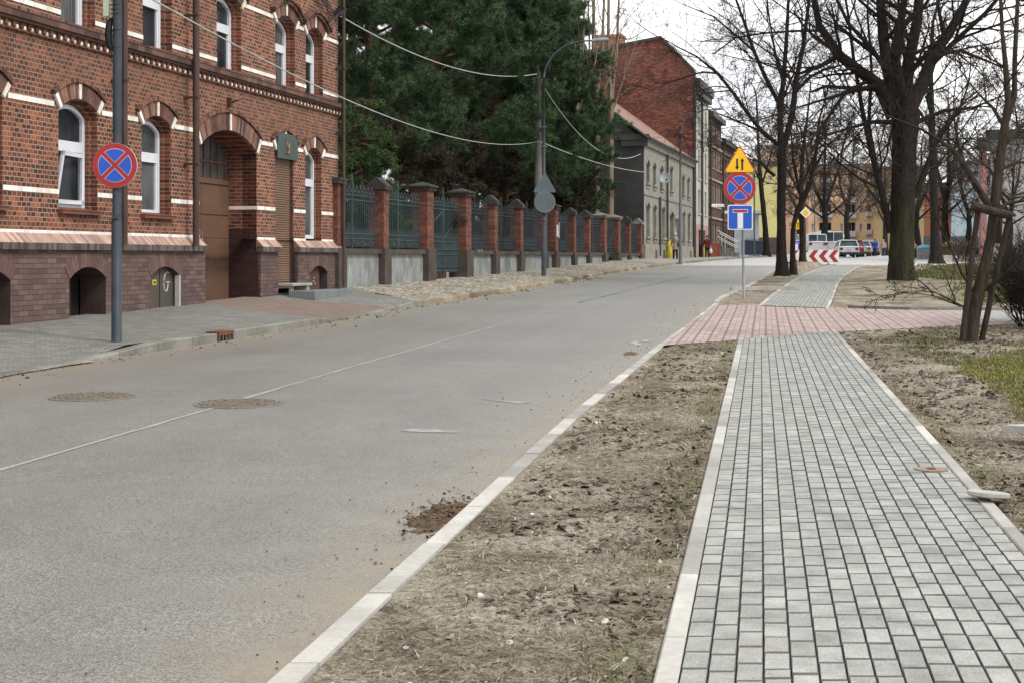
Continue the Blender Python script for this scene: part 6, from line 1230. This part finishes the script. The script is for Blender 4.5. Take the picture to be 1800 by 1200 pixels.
# ============================================================ CARS
TYRE = pm('tyre', (.015, .015, .015), rough=.8); RIMM = pm('wheel_rim', (.25, .25, .26), rough=.35, metal=.7); CGL = glassmat('car_glass', (.03, .045, .05), .06, .5); LRED = pm('tail_light_red', (.22, .012, .012), rough=.25, spec=.6); LBLK = pm('dark_light', (.04, .03, .03), rough=.25, spec=.6); PLT = pm('plate_white', (.6, .6, .58), rough=.5)
def paint(n, c): m, t, b = nodes(n); b.inputs['Base Color'].default_value = c4(c); b.inputs['Roughness'].default_value = .28; b.inputs['Specular IOR Level'].default_value = .5; b.inputs['Coat Weight'].default_value = .3; t.links.new(mixc(t, .15, c, ramp(t, noise(t, coord(t), 3, 3), [(.3, .3), (.7, .7)]), 'SOFT_LIGHT'), b.inputs['Base Color']); return m
def car(name, label, base, rz, col, Lc=4.2, Wc=1.76, Hc=1.48, van=False, cat='car', group=None):
    T_ = thing(name, label, cat, base, rz, group); pt = paint('paint_' + name, col); h = Wc / 2; l = Lc / 2; zb = 1.35 if van else .92
    st = [(-l, .32, zb - .12, .86), (-l - .04, .55, zb - .1, .9), (-l + .08, .25, zb, .96), (-l + .8, .2, zb + .02, 1), (0, .2, zb, 1), (l - .9, .2, zb - .06, 1), (l - .25, .24, zb - .2, .94), (l, .36, zb - .36, .8)]
    m = M(); V = []
    for y, z0, z1, k in st:
        w_ = h * k
        V += [(-w_ * .94, y, z0), (-w_, y, z0 + .16), (-w_, y, (z0 + z1) / 2 + .08), (-w_ * .93, y, z1), (0, y, z1 + .03), (w_ * .93, y, z1), (w_, y, (z0 + z1) / 2 + .08), (w_, y, z0 + .16), (w_ * .94, y, z0)]
    n = len(st); V = np.array(V); Fc = [[i * 9 + j, i * 9 + j + 1, (i + 1) * 9 + j + 1, (i + 1) * 9 + j] for i in range(n - 1) for j in range(8)]; m.add(V, np.array(Fc)); m.add(V[:9], [list(range(9))]); m.add(V[-9:], [list(range(9))[::-1]])
    m.build('body', pt, T_, True)
    rb, rf_ = (-l + .12, l - .9) if van else (-l + .12, l - 1.15); tb, tf = (-l + .18, l - 1.5) if van else (-l + .55, l - 2.05)
    def ring(y0, y1, z, w_): return [(-w_, y0, z), (w_, y0, z), (w_, y1, z), (-w_, y1, z)]
    a = ring(rb, rf_, zb - .02, h * .92); b = ring(tb, tf, Hc - .06, h * (.9 if van else .74)); m = M(); m.add(a + b, np.array([[0, 1, 5, 4], [1, 2, 6, 5], [2, 3, 7, 6], [3, 0, 4, 7]])); m.build('window', CGL, T_)
    m = M(); c = ring(tb + .1, tf - .12, Hc, h * (.84 if van else .66)); m.add(b + c, np.array([[0, 1, 5, 4], [1, 2, 6, 5], [2, 3, 7, 6], [3, 0, 4, 7], [4, 5, 6, 7]]))
    for i in range(4): m.tube([a[i], b[i]], .05, 6)
    for sx in (-1, 1): m.tube([(sx * h * .925, (rb + rf_) / 2, zb), (sx * h * (.9 if van else .745), (tb + tf) / 2, Hc - .06)], .04, 5)
    if van:
        for sx in (-1, 1): m.quad((sx * h * .93, rb, zb), (sx * h * .93, 0, zb), (sx * h * .91, 0, Hc - .05), (sx * h * .91, tb, Hc - .05))
        m.box(-.03, .03, rb - .05, rb + .1, zb, Hc - .1)
    else: m.box(-h * .7, h * .7, tb - .16, tb + .06, Hc - .08, Hc - .03)
    m.build('roof', pt, T_)
    for sx in (-1, 1):
        for y in (-l + .75, l - .8):
            m = M(); x = sx * (h - .1); m.tube([(x - .1, y, .31), (x + .1, y, .31)], .31, 20); wl = m.build('wheel', TYRE, T_); m = M(); m.tube([(x - .11, y, .31), (x + .11, y, .31)], .2, 12); m.build('rim', RIMM, wl)
        m = M(); m.bevbox(sx * h * .72 - .13, sx * h * .72 + .13, -l - .07, -l + .06, zb - .30, zb - .08, .02); m.build('tail_light', LRED if not van else LRED, T_)
        m = M(); m.bevbox(sx * h * .95 - .0 + sx * .0 - .08, sx * h * .95 + .08, l - 1.6, l - 1.5, zb + .0, zb + .14, .02); m.build('mirror', pt, T_)
    m = M(); m.box(-.26, .26, -l - .075, -l - .03, .62, .73); m.build('number_plate', PLT, T_); m = M(); m.bevbox(-h * .9, h * .9, -l - .09, -l + .1, .26, .44, .03); m.build('bumper', pm('dark_bumper', (.03, .03, .03), rough=.7), T_)
    return T_
def at(x, Yt): p = P(x, HY, Yt); p.z = g(Yt) + .01; return p
car('hatchback_car', 'white hatchback parked nearest, seen from behind just right of the chevron board', at(1487, 122), R(-6), (.62, .63, .66))
car('red_car', 'dark red car parked half hidden behind the white hatchback', at(1499, 128.5), R(-9), (.22, .012, .015))
car('silver_car', 'silver estate car parked third in the row', at(1512, 136), R(-9), (.30, .31, .32), Hc=1.45)
car('pale_car', 'pale grey car parked behind the silver estate', at(1522, 143), R(-9), (.36, .37, .40)); car('blue_grey_car', 'blue-grey car with white roof box nearest the pair of walkers', at(1530, 151), R(-12), (.20, .23, .30), Hc=1.6)
car('delivery_van', 'white van with dark back parked left of the white hatchback', at(1452, 131), R(4), (.50, .50, .51), 4.9, 1.95, 2.25, True, 'van'); car('small_van', 'small white van partly behind the tree trunks and priority sign', at(1422, 126), R(8), (.52, .54, .57), 4.4, 1.8, 2.0, True, 'van')
# ============================================================ PEOPLE
SKIN = pm('skin', (.42, .26, .19), rough=.6, fine=.02)
def person(label, base, Ht_, rz, coat, trou, hair, hem=.45, hat=None, step=.12, arms=((.14, .04), (-.14, .04)), headm=None):
    J = {}; E_ = []
    def j(n, x, y, z, r, par=None): J[n] = (len(J), (x * Ht_, y * Ht_, z * Ht_), r * Ht_); (E_.append((J[par][0], J[n][0])) if par else None)
    j('pel', 0, 0, .52, .075); j('bel', 0, 0, .60, .068, 'pel'); j('che', 0, .005, .74, .082, 'bel'); j('nec', 0, .005, .855, .032, 'che'); j('hd1', 0, .012, .895, .048, 'nec'); j('hd2', 0, .012, .945, .052, 'hd1'); j('hd3', 0, .005, .98, .035, 'hd2'); j('nose', 0, .072, .925, .010, 'hd1')
    for s_, ar, st in ((-1, arms[0], step), (1, arms[1], -step)):
        q = 'l' if s_ < 0 else 'r'
        j(q + 'sh', s_ * .105, 0, .80, .040, 'che'); j(q + 'el', s_ * .135, ar[0] * .4 - .02, .645, .028, q + 'sh'); j(q + 'wr', s_ * .135, ar[0] * .8, .52 + ar[1] * .3, .016, q + 'el'); j(q + 'pa', s_ * .135, ar[0] * .85, .49 + ar[1] * .3, .016, q + 'wr')
        for k in range(4): j(q + 'f%d' % k, s_ * .135, ar[0] * .85 - .014 + k * .0095, .462 + ar[1] * .3 + (.004 if k in (0, 3) else 0), .0052, q + 'pa'); j(q + 'g%d' % k, s_ * .128, ar[0] * .85 - .013 + k * .0095, .442 + ar[1] * .3 + (.005 if k in (0, 3) else 0), .0045, q + 'f%d' % k)
        j(q + 'th', s_ * .122, ar[0] * .85 + .022, .485 + ar[1] * .3, .006, q + 'wr'); j(q + 't2', s_ * .116, ar[0] * .85 + .026, .463 + ar[1] * .3, .005, q + 'th')
        j(q + 'hi', s_ * .05, 0, .48, .058, 'pel'); j(q + 'kn', s_ * .052, st * .5 + .01, .275, .036, q + 'hi'); j(q + 'an', s_ * .05, st * .95 - .02 * (st < 0), .045, .022, q + 'kn'); j(q + 'to', s_ * .055, st * .95 + .075, .018, .018, q + 'an')
    me = bpy.data.meshes.new('person'); me.from_pydata([v[1] for v in J.values()], E_, []); me.materials.append(SKIN)
    ob = bpy.data.objects.new('person', me); COL.objects.link(ob); ob.location = base; ob.rotation_euler = (0, 0, rz)
    md = ob.modifiers.new('Skin', 'SKIN'); md.use_smooth_shade = True
    for k, v in enumerate(J.values()): me.skin_vertices[0].data[k].radius = (v[2], v[2])
    for k in range(len(J)): me.skin_vertices[0].data[k].use_root = (k == 0)
    ob.modifiers.new('Sub', 'SUBSURF').levels = 1; ob.modifiers['Sub'].render_levels = 1
    c = lambda n: np.array(J[n][1]); tag(ob, label, 'person')
    m = M(); P_ = [(.03, .865), (.062, .845), (.105, .815), (.115, .76), (.105, .66), (.10, .58), (.108, .52), (.118, hem + .02), (.12, hem)]
    m.lathe([(r * Ht_, z * Ht_) for r, z in P_[::-1]], (0, 0, 0), 16, 0, 1, .72)
    for q in 'lr': m.tube([c(q + 'sh') + np.array([0, 0, .01]), (c(q + 'sh') + c(q + 'el')) / 2, c(q + 'el'), c(q + 'wr') * .9 + c(q + 'el') * .1], [.048 * Ht_, .042 * Ht_, .036 * Ht_, .028 * Ht_], 10)
    m.build('coat', coat, ob, True)
    m = M()
    for q in 'lr': m.tube([c(q + 'hi') + np.array([0, 0, .03]), c(q + 'kn'), c(q + 'an') + np.array([0, 0, .01])], [.064 * Ht_, .045 * Ht_, .034 * Ht_], 10)
    m.build('trousers', trou, ob, True)
    for q in 'lr': m = M(); p = c(q + 'an'); t = c(q + 'to'); m.tube([p + np.array([0, -.035, -.02]), p + np.array([0, .02, -.015]), t + np.array([0, -.01, .008]), t + np.array([0, .035, 0])], [.034, .042, .038, .02], 8); m.build('shoe', pm('dark_shoe', (.02, .018, .016), rough=.6), ob, True)
    m = M(); m.ball((0, -.004 * Ht_, .953 * Ht_), .062 * Ht_, 0, 14, 8, (1, 1.05, 1.0)); m.build('hair' if not hat else 'hat', hair, ob, True); return ob
fab = lambda n, c1, c2=None: pm(n, c1, c2, 12, .95, bst=.3, bsc=60)
bE = Vector(P(1187, HY, 87)); bE.z = pave(87) - .09
person('person in a beige coat and pale hat walking away past the old grey house', bE, 1.60, R(4), fab('beige_coat', (.30, .245, .19)), fab('black_trousers', (.02, .02, .022)), fab('cream_hat', (.5, .46, .40)), .38, True, .09)
m = M(); m.tube([(-.15, -.13, 1.38), (0, -.17, 1.2), (.17, -.14, .98)], .012, 5); m.bevbox(.13, .22, -.13, .07, .78, .98, .02); o = m.build('shoulder_bag', pm('dark_leather', (.03, .025, .022), rough=.5), None, loc=bE); tag(o, 'dark shoulder bag with strap across the beige coat', 'bag')
bR = Vector(P(1243, HY, 104)); bR.z = pave(104) - .05
person('person in a dark red jacket carrying a white bag near the entrance stair', bR, 1.60, R(178), fab('dark_red_jacket', (.12, .014, .02)), fab('charcoal_trousers', (.025, .025, .03)), fab('dark_hair', (.03, .02, .018)), .50, None, .05)
def bagobj(lab, p, c, h=.38, w_=.26): 
    T_ = thing('carrier_bag', lab, 'bag', p); m = M(); m.tube([(0, 0, 0), (0, 0, .05), (.01, 0, h * .6), (0, 0, h)], [w_ * .38, w_ * .5, w_ * .45, w_ * .16], 10); m.build('bag_body', pm('bag_film', c, rough=.5), T_, True); m = M(); m.tube([(-.04, 0, h), (-.03, 0, h + .09), (.03, 0, h + .09), (.04, 0, h)], .008, 5); m.build('handle', pm('bag_handle', c, rough=.5), T_); return T_
bagobj('white plastic bag hanging from the hand of the dark red jacket', bR + Vector((.24, -.05, .34)), (.6, .6, .6))
bB = at(1538, 135); bB.z = g(135); person('person in a bright blue coat walking beside the parked cars', bB, 1.62, R(175), fab('blue_coat', (.012, .05, .30)), fab('navy_trousers', (.015, .02, .04)), fab('dark_hair2', (.03, .022, .018)), .44, None, .08)
bC = at(1553, 137); bC.z = g(137); person('person in a pale pink jacket and jeans right of the blue coat', bC, 1.60, R(170), fab('pale_pink_jacket', (.36, .27, .26)), fab('blue_jeans', (.04, .08, .14)), fab('fair_hair', (.35, .28, .2)), .52, None, .08)
# ============================================================ SMALL THINGS
RUST = pm('rusty_iron', (.17, .065, .022), (.085, .038, .02), 9, .8, bst=.5, bsc=60); IRC = pm('worn_cast_iron', (.19, .165, .138), (.12, .105, .088), 14, .7, bst=.4)
for (x, y, lab) in ((420, 709, 'round cast iron manhole cover on the pale road seam'), (163, 697, 'round cast iron manhole cover farther left in the road')):
    c = G(x, y); T_ = thing('manhole_cover', lab, 'manhole cover', c, 0, 'manhole covers'); m = M(); k = .42; pr = [(0.01, .016)]
    m.lathe([(.42, -.02), (.42, .006), (.385, .008), (.382, -.004), (.372, -.004), (.37, .008), (.01, .009)], n=40); m.build('rim', IRC, T_)
    m = M()
    for r_ in np.arange(.04, .36, .045):
        n = max(6, int(r_ * 60)); 
        for i in range(n):
            a = 6.283 * (i + .5 * (int(r_ * 100) % 2)) / n; da = 2.1 / n; m.add([((r_ + q) * math.cos(a + s_), (r_ + q) * math.sin(a + s_), z) for z in (.007, .017) for q, s_ in ((-.013, -da), (.013, -da), (.013, da), (-.013, da))], np.array([[4, 5, 6, 7], [0, 1, 5, 4], [1, 2, 6, 5], [2, 3, 7, 6], [3, 0, 4, 7]]))
    m.build('lid_pattern', IRC, T_)
gy = GUT - .36; gx = float(KX(GUT)); T_ = thing('street_gully', 'rusty iron side gully set into the raised kerb', 'drain', (gx, GUT - .07, g(GUT)), math.atan2(float(KX(GUT + .5) - KX(GUT - .5)), 1) * -1)
m = M(); m.box(-.22, .0, -.28, .28, .10, .145); m.box(-.03, .0, -.28, .28, .085, .1); m.build('lid', RUST, T_); m = M(); m.box(-.2, -.14, -.28, .28, -.1, .1); m.build('recess', DARKIN, T_)
for i in range(5): m = M(); y = -.27 + i * .128; m.box(-.02, .005, y, y + .028, -.02, .087); m.build('bar', pm('grey_iron_bar', (.12, .11, .105), rough=.7), T_)
DIRT = pm('brown_dirt', (.14, .095, .055), (.07, .048, .032), 14, 1, bst=1, bsc=50, bd=.02); 
def pile(lab, x, y, rx, ry, h, seed, mat=DIRT):
    c = G(x, y); n = 44; t = np.linspace(-1, 1, n); X, Y = np.meshgrid(c.x + t * rx, c.y + t * ry); X = X + .17 * (Y - c.y); X0_ = X - .17 * (Y - c.y); rr_2 = np.sqrt(((X0_ - c.x) / rx) ** 2 + ((Y - c.y) / ry) ** 2) + .35 * fbm(X, Y, 4, 3, seed); Z = gv(Y) - .03 + h * np.clip(1.05 - rr_2, 0, 1) ** .6 + .035 * fbm(X, Y, 16, 3, seed + 3) * (rr_2 < 1)
    o = grid('dirt_pile', mat, X - c.x, Y - c.y, Z - c.z); o.location = c; return tag(o, lab, 'dirt pile')
pile('brown heap of loose dirt in the gutter beside the near pale kerb', 778, 905, .24, .66, .05, 3); pile('small brown dirt patch in the gutter near the pink crossing', 1108, 622, .17, .6, .045, 5)
c = G(1738, 866, .115); T_ = thing('concrete_disc', 'flat pale round concrete cover overlapping the path edging', 'cover', c, 0); m = M(); m.lathe([(.105, -.02), (.115, -.012), (.114, .006), (.01, .008)], n=26); o = m.build('disc', KERB, T_, False); o.rotation_euler = (R(-3), R(4), 0)
c = G(1637, 824, .078); T_ = thing('valve_cover', 'small rusty oval valve cover set in the grey path', 'valve cover', c); m = M(); m.lathe([(.10, -.02), (.105, .004), (.095, .005), (.09, .002), (.01, .003)], n=24); m.build('cover', pm('pale_rusty_cover', (.26, .20, .155), (.19, .14, .11), 9, .8), T_); m = M(); m.lathe([(.03, 0), (.03, .008), (.01, .009)], n=12); m.build('knob', RUST, T_)
c = G(1806, 752, .16); T_ = thing('stone_slab', 'pale broken stone slab lying on the soil at the right edge', 'slab', c, R(-22)); m = M(); m.prism([(-.17, -.02), (.3, -.16), (.4, .12), (-.02, .1)], 2, -.03, .02); m.build('slab', KERB, T_)
c = G(1345, 507, .12); o = M().box(-1.0, 1.0, -.10, .10, -.05, .05).build('kerb_stone', KERB, None, loc=c); o.rotation_euler = (0, R(-1), R(1)); tag(o, 'loose pale kerb stone lying on the soil beside the sign post', 'kerb stone')
# flower stand etc. by the far pavement
def flowers(lab, x, y, Yt, cols, w_, name='flower_stand', h=.75):
    b = at(x, Yt); T_ = thing(name, lab, 'flowers', b); m = M(); m.tube([(0, 0, 0), (0, 0, h)], .04, 6); m.lathe([(.05, h - .03), (w_ * .5, h), (w_ * .5, h + .03)], n=14); m.build('stand', POLEG, T_); rg = np.random.default_rng(int(x))
    m = M()
    for i in range(60): a, r_ = rg.random() * 6.28, w_ * .5 * math.sqrt(rg.random()); m.ball((r_ * math.cos(a), r_ * math.sin(a), h + .08 + .28 * rg.random()), .05 + .03 * rg.random(), int(rg.integers(0, len(cols))), 6, 4)
    m.build('blossoms', cols, T_); return T_
FYc, FWc, FGc = pm('yellow_petals', (.55, .40, .08)), pm('white_petals', (.6, .6, .55)), pm('leaf_green', (.05, .12, .03))
flowers('round stand of yellow and white flowers at the far pavement', 1671, 0, 101, [FYc, FWc, FGc], 1.0, h=.9); flowers('yellow flowers on a post, right of the flower stand, between stakes', 1705, 0, 103, [FYc, FGc], .45, 'flower_vase', .9); flowers('tall ochre dried flowers right beside the massive trunk', 1607, 0, 99, [FYc, pm('ochre_petals', (.5, .33, .14))], .35, 'flower_vase', .7)
b = at(1624, 104); T_ = thing('covered_crate', 'grey crate with a light blue cover beside the dark upright tree', 'crate', b); m = M(); m.bevbox(-.45, .45, -.3, .3, 0, .72, .03); m.build('box', pm('grey_crate', (.25, .26, .26), rough=.8), T_); m = M(); m.tube([(-.5, 0, .76), (-.1, 0, .86), (.3, 0, .84), (.52, 0, .74)], [.14, .2, .2, .1], 8); m.build('cover', pm('light_blue_film', (.16, .45, .60), rough=.5), T_)
for k, (xa, xb, Yt, h) in enumerate([(1690, 1729, 94, .42), (1744, 1756, 95, .5), (1657, 1676, 91, .38)]):
    a, b = at(xa, Yt), at(xb, Yt); T_ = thing('low_planter', ['long low whitewashed planter wall behind the stakes', 'short whitewashed planter wall right of the young tree', 'low white planter beside the dark upright tree'][k], 'planter', a); m = M(); m.bevbox(0, b.x - a.x, 0, .4, -.1, h, .03); m.build('wall', pm('whitewash', (.50, .47, .44), (.36, .32, .28), 5, .9), T_); m = M(); rg = np.random.default_rng(k)
    for i in range(26): m.tube([(rg.random() * (b.x - a.x), .2, h), (rg.random() * (b.x - a.x), .2 + rg.normal() * .1, h + .15 + .3 * rg.random())], .02, 4)
    m.build('plants', TWIGB, T_)
def bin_(lab, p, c): 
    T_ = thing('waste_bin', lab, 'bin', p); m = M(); m.add([(-.24, -.28, .06), (.24, -.28, .06), (.24, .28, .06), (-.24, .28, .06), (-.3, -.36, .95), (.3, -.36, .95), (.3, .34, .95), (-.3, .34, .95)], np.array([[0, 1, 5, 4], [1, 2, 6, 5], [2, 3, 7, 6], [3, 0, 4, 7], [0, 3, 2, 1]])); m.build('body', pm('bin_plastic', c, rough=.5), T_); m = M(); m.bevbox(-.32, .32, -.38, .38, .955, 1.03, .02); m.build('lid', pm('bin_lid', tuple(q * .8 for q in c), rough=.5), T_)
    for sx in (-.25, .25): m = M(); m.tube([(sx - .03, .3, .09), (sx + .03, .3, .09)], .09, 10); m.build('wheel', TYRE, T_)
p = Vector(P(1253, HY, 109.5)); p.z = pave(109.5); bin_('dull red wheeled bin between the dark red jacket and the stair', p, (.28, .07, .05)); p = Vector(P(1259, HY, 111.5)); p.z = pave(111.5); bin_('second dull red bin, nearer the stair handrail', p, (.24, .06, .045))
for (x, Yt, lab) in ((1177, 88.3, 'yellow sack standing by the wall left of the beige coat'), (1236.5, 105.4, 'small yellow sack by the wall left of the dark red jacket')):
    p = Vector(P(x, HY, Yt)); p.z = pave(Yt) - .03; T_ = thing('yellow_sack', lab, 'sack', p, 0, 'yellow sacks'); m = M(); m.tube([(0, 0, 0), (0, 0, .1), (.02, 0, .7), (0, 0, 1.05), (.02, 0, 1.15)], [.2, .26, .24, .14, .05], 10); m.build('sack_body', pm('yellow_plastic', (.55, .45, .06), rough=.5), T_, True); m = M(); m.tube([(.0, 0, 1.05), (.05, 0, 1.07), (.0, .05, 1.05)], .02, 5); m.build('knot', WHITE, T_)
# ============================================================ LOOSE GROUND COVER (uncountable)
def inst(base_v, base_f, P0, S0, A0, tilt=.5, rg=RNG):
    n = len(P0); bv = np.asarray(base_v, float); a = A0; ca, sa = np.cos(a)[:, None], np.sin(a)[:, None]; v = bv[None] * S0[:, None, :]
    t1 = rg.normal(0, tilt, (n, 1)); z = v[..., 2] * np.cos(t1) + v[..., 0] * np.sin(t1); x0 = v[..., 0] * np.cos(t1) - v[..., 2] * np.sin(t1); x = x0 * ca - v[..., 1] * sa; y = x0 * sa + v[..., 1] * ca
    V = np.stack([x, y, z], -1) + P0[:, None, :]; Fx = np.asarray(base_f)[None] + (np.arange(n) * len(bv))[:, None, None]; return V.reshape(-1, 3), Fx.reshape(-1, np.asarray(base_f).shape[1])
OV = [(1, 0, 0), (0, 1, 0), (-1, 0, 0), (0, -1, 0), (0, 0, .7), (0, 0, -.7), (.62, .62, .35), (-.62, .62, .35), (-.62, -.62, .3), (.62, -.62, .35)]
OF = [(0, 6, 4), (6, 1, 4), (1, 7, 4), (7, 2, 4), (2, 8, 4), (8, 3, 4), (3, 9, 4), (9, 0, 4), (0, 1, 6), (1, 2, 7), (2, 3, 8), (3, 0, 9)]
def spots(n, y0, y1, cond, rg, wide=9):
    out = []
    while sum(len(o) for o in out) < n:
        k = n * 3; Y = y0 * (y1 / y0) ** rg.random(k); X = (rg.random(k) ** .8) * 1.0; X = RX(Y) + .14 + X * np.minimum(wide, (930 / F) * Y * 1.0 - RX(Y) + .4); ok = (paved(X, Y) < -.02) & cond(X, Y, rg); out.append(np.stack([X[ok], Y[ok], soilz(X[ok], Y[ok])], -1))
    return np.concatenate(out)[:n]
rg = np.random.default_rng(5); tr_ = lambda X, Y, r: np.ones(len(X), bool); clump = lambda X, Y, r: fbm(X, Y, 1.7, 3, 9) + .1 * r.random(len(X)) > .02
STO = pavermat('mixed_stones', [(0, (.06, .055, .045)), (.45, (.17, .155, .125)), (.8, (.27, .25, .21)), (1, (.48, .46, .42))], (.2, .17, .12)); 
p = spots(5200, 4.4, 30, tr_, rg); s_ = (.003 + .009 * rg.random((len(p), 1)) ** 3) * np.array([1.3, 1, .8]) * (1 + .3 * rg.normal(size=(len(p), 3)).clip(-1, 1)); s_ *= (1 + (p[:, 1:2] / 14)) * .9; v, f_ = inst(OV, OF, p, s_, rg.random(len(p)) * 6.28)
o = M().add(v, f_).build('gravel', STO); tag(o, 'small stones and pebbles scattered over the bare soil', 'gravel', kind='stuff')
p = spots(11000, 4.4, 32, clump, rg); s_ = (.006 + .022 * rg.random((len(p), 1)) ** 3) * np.array([1.2, 1, .75]) * (1 + .3 * rg.normal(size=(len(p), 3)).clip(-1, 1)); s_ *= (1 + (p[:, 1:2] / 22)) * .8; v, f_ = inst(OV, OF, p, s_, rg.random(len(p)) * 6.28)
CLOD = pavermat('soil_clods', [(0, (.045, .035, .026)), (.5, (.11, .088, .062)), (1, (.17, .142, .105))], (.1, .08, .055)); o = M().add(v, f_).build('soil_clods', CLOD); tag(o, 'clods of dark and tan earth on the dug verges', 'soil', kind='stuff')
SV = [(-1, -.08, 0), (-1, .08, 0), (0, .12, .05), (0, -.12, .05), (1, .07, 0), (1, -.07, 0)]; SF = [(0, 3, 2, 1), (3, 5, 4, 2)]
p = spots(30000, 4.4, 30, tr_, rg); p[:, 2] += .006; ln = (.006 + .020 * rg.random((len(p), 1)) ** 2.5) * (1 + p[:, 1:2] / 20); s_ = ln * np.array([1, 1, 1.5]); v, f_ = inst(SV, SF, p, s_, rg.random(len(p)) * 6.28, .3)
STR = pavermat('straw_and_chips', [(0, (.07, .055, .038)), (.5, (.16, .135, .095)), (.85, (.23, .20, .15)), (1, (.34, .31, .25))], (.2, .16, .1)); o = M().add(v, f_).build('straw', STR); tag(o, 'straw, wood chips and dead stalks strewn over the soil', 'straw', kind='stuff')
def blades(name, lab, n, cond, y0, y1, h, w_, cols, seed, wide=12):
    rg = np.random.default_rng(seed); p = spots(n, y0, y1, cond, rg, wide); n = len(p); a = rg.random(n) * 6.28; hh = h * (.5 + .8 * rg.random(n)) * (1 + p[:, 1] / 60); ww = w_ * (.7 + .6 * rg.random(n)) * (1 + p[:, 1] / 30); dx, dy = np.cos(a), np.sin(a); b = rg.normal(0, .5, (n, 2)) * hh[:, None]
    v0 = p + np.stack([dx * ww, dy * ww, -.01 + 0 * ww], -1); v1 = p - np.stack([dx * ww, dy * ww, .01 + 0 * ww], -1); mid = p + np.stack([b[:, 0] * .35, b[:, 1] * .35, hh * .6], -1); v2 = mid - np.stack([dx * ww, dy * ww, 0 * ww], -1) * .7; v3 = mid + np.stack([dx * ww, dy * ww, 0 * ww], -1) * .7; tip = p + np.stack([b[:, 0], b[:, 1], hh], -1)
    V = np.stack([v0, v1, v2, v3, tip], 1).reshape(-1, 3); i = np.arange(n)[:, None] * 5; m = M(); m.add(V, i + np.array([[0, 1, 2, 3]])); m.f.append(i + np.array([[3, 2, 4]])); m.m.append(np.zeros(n, int)); o = m.build(name, cols); return tag(o, lab, 'grass', kind='stuff')
GRS = pavermat('fresh_grass', [(0, (.08, .095, .022)), (.5, (.155, .16, .035)), (.85, (.24, .215, .07)), (1, (.34, .28, .15))], (.25, .2, .08)); GRD = pavermat('tired_grass', [(0, (.06, .07, .025)), (.5, (.11, .115, .04)), (.85, (.17, .15, .07)), (1, (.26, .21, .13))], (.2, .16, .08))
cc = G(1790, 660); nearc = lambda X, Y, r: (X / Y > .308 + .0028 * (Y - 16) ** 2 + .05 * fbm(X, Y, 1.5, 4, 4) + .015 * r.random(len(X))) & (fbm(X, Y, 3.5, 3, 41) > -.09 - .12 * r.random(len(X)))
blades('grass', 'patch of fresh yellow-green grass right of the near path', 24000, nearc, 11.5, 22, .032, .0035, GRS, 31)
edg = lambda X, Y, r: (paved(X, Y) > -.16 - .25 * r.random(len(X))) & (X < A1.x + .5) & (fbm(X, Y, 1.5, 3, 8) > -.05)
blades('grass', 'sparse dry grass along the left edging of the near path', 1700, edg, 4.6, 24, .024, .0028, GRD, 32, 3)
lawn = lambda X, Y, r: grassk(X, Y) * (.5 + fbm(X, Y, .8, 3, 12) * 2) > .25 + .4 * r.random(len(X))
blades('grass', 'thin tired grass on the park lawn beyond the pink crossing', 42000, lawn, 33, 71, .06, .007, GRD, 33, 32)
sprs = lambda X, Y, r: (fbm(X, Y, 1.3, 4, 22) > .06) & (X > B1.x)
blades('grass', 'scattered tufts of dry grass on the soil right of the near path', 6000, sprs, 7, 26, .03, .003, GRD, 34, 12)
n = 900; a_ = rg.random(n) * 6.283; q_ = np.abs(rg.normal(0, .62, n)); c = G(778, 905); dy = q_ * np.sin(a_) * .6; px_ = c.x + q_ * np.cos(a_) * .2 + dy * .17; py_ = c.y + dy; ok = px_ < RX(py_) - .01; p = np.stack([px_, py_, gv(py_) + .006 + .02 * np.clip(1 - q_, 0, 1)], -1)[ok]; s_ = (.003 + .010 * rg.random((len(p), 1)) ** 3) * np.ones(3); v, f_ = inst(OV, OF, p, s_, rg.random(len(p)) * 6.28)
o = M().add(v, f_).build('dirt_crumbs', DIRT); tag(o, 'loose brown crumbs around the dirt heap in the near gutter', 'dirt', kind='stuff')
# dark specks of grit along the gutter
n = 420; Y = 5 + 30 * rg.random(n) ** 1.3; X = RX(Y) - np.abs(rg.normal(0, .45, n)) - .03; p = np.stack([X, Y, gv(Y) + .004], -1); s_ = (.0025 + .006 * rg.random((n, 1)) ** 4) * np.ones(3) * (1 + p[:, 1:2] / 25); v, f_ = inst(OV, OF, p, s_, rg.random(n) * 6.28)
n2 = 500; Y = 14 + 40 * rg.random(n2); X = KX(Y) + np.abs(rg.normal(0, .3, n2)) + .03; p = np.stack([X, Y, gv(Y) + .004], -1); s_ = (.004 + .014 * rg.random((n2, 1)) ** 4) * np.ones(3) * (1 + p[:, 1:2] / 30); v2, f2 = inst(OV, OF, p, s_, rg.random(n2) * 6.28)
o = M().add(v, f_).add(v2, f2).build('road_grit', CLOD); tag(o, 'dark grit and crumbs lying in the gutters', 'grit', kind='stuff')
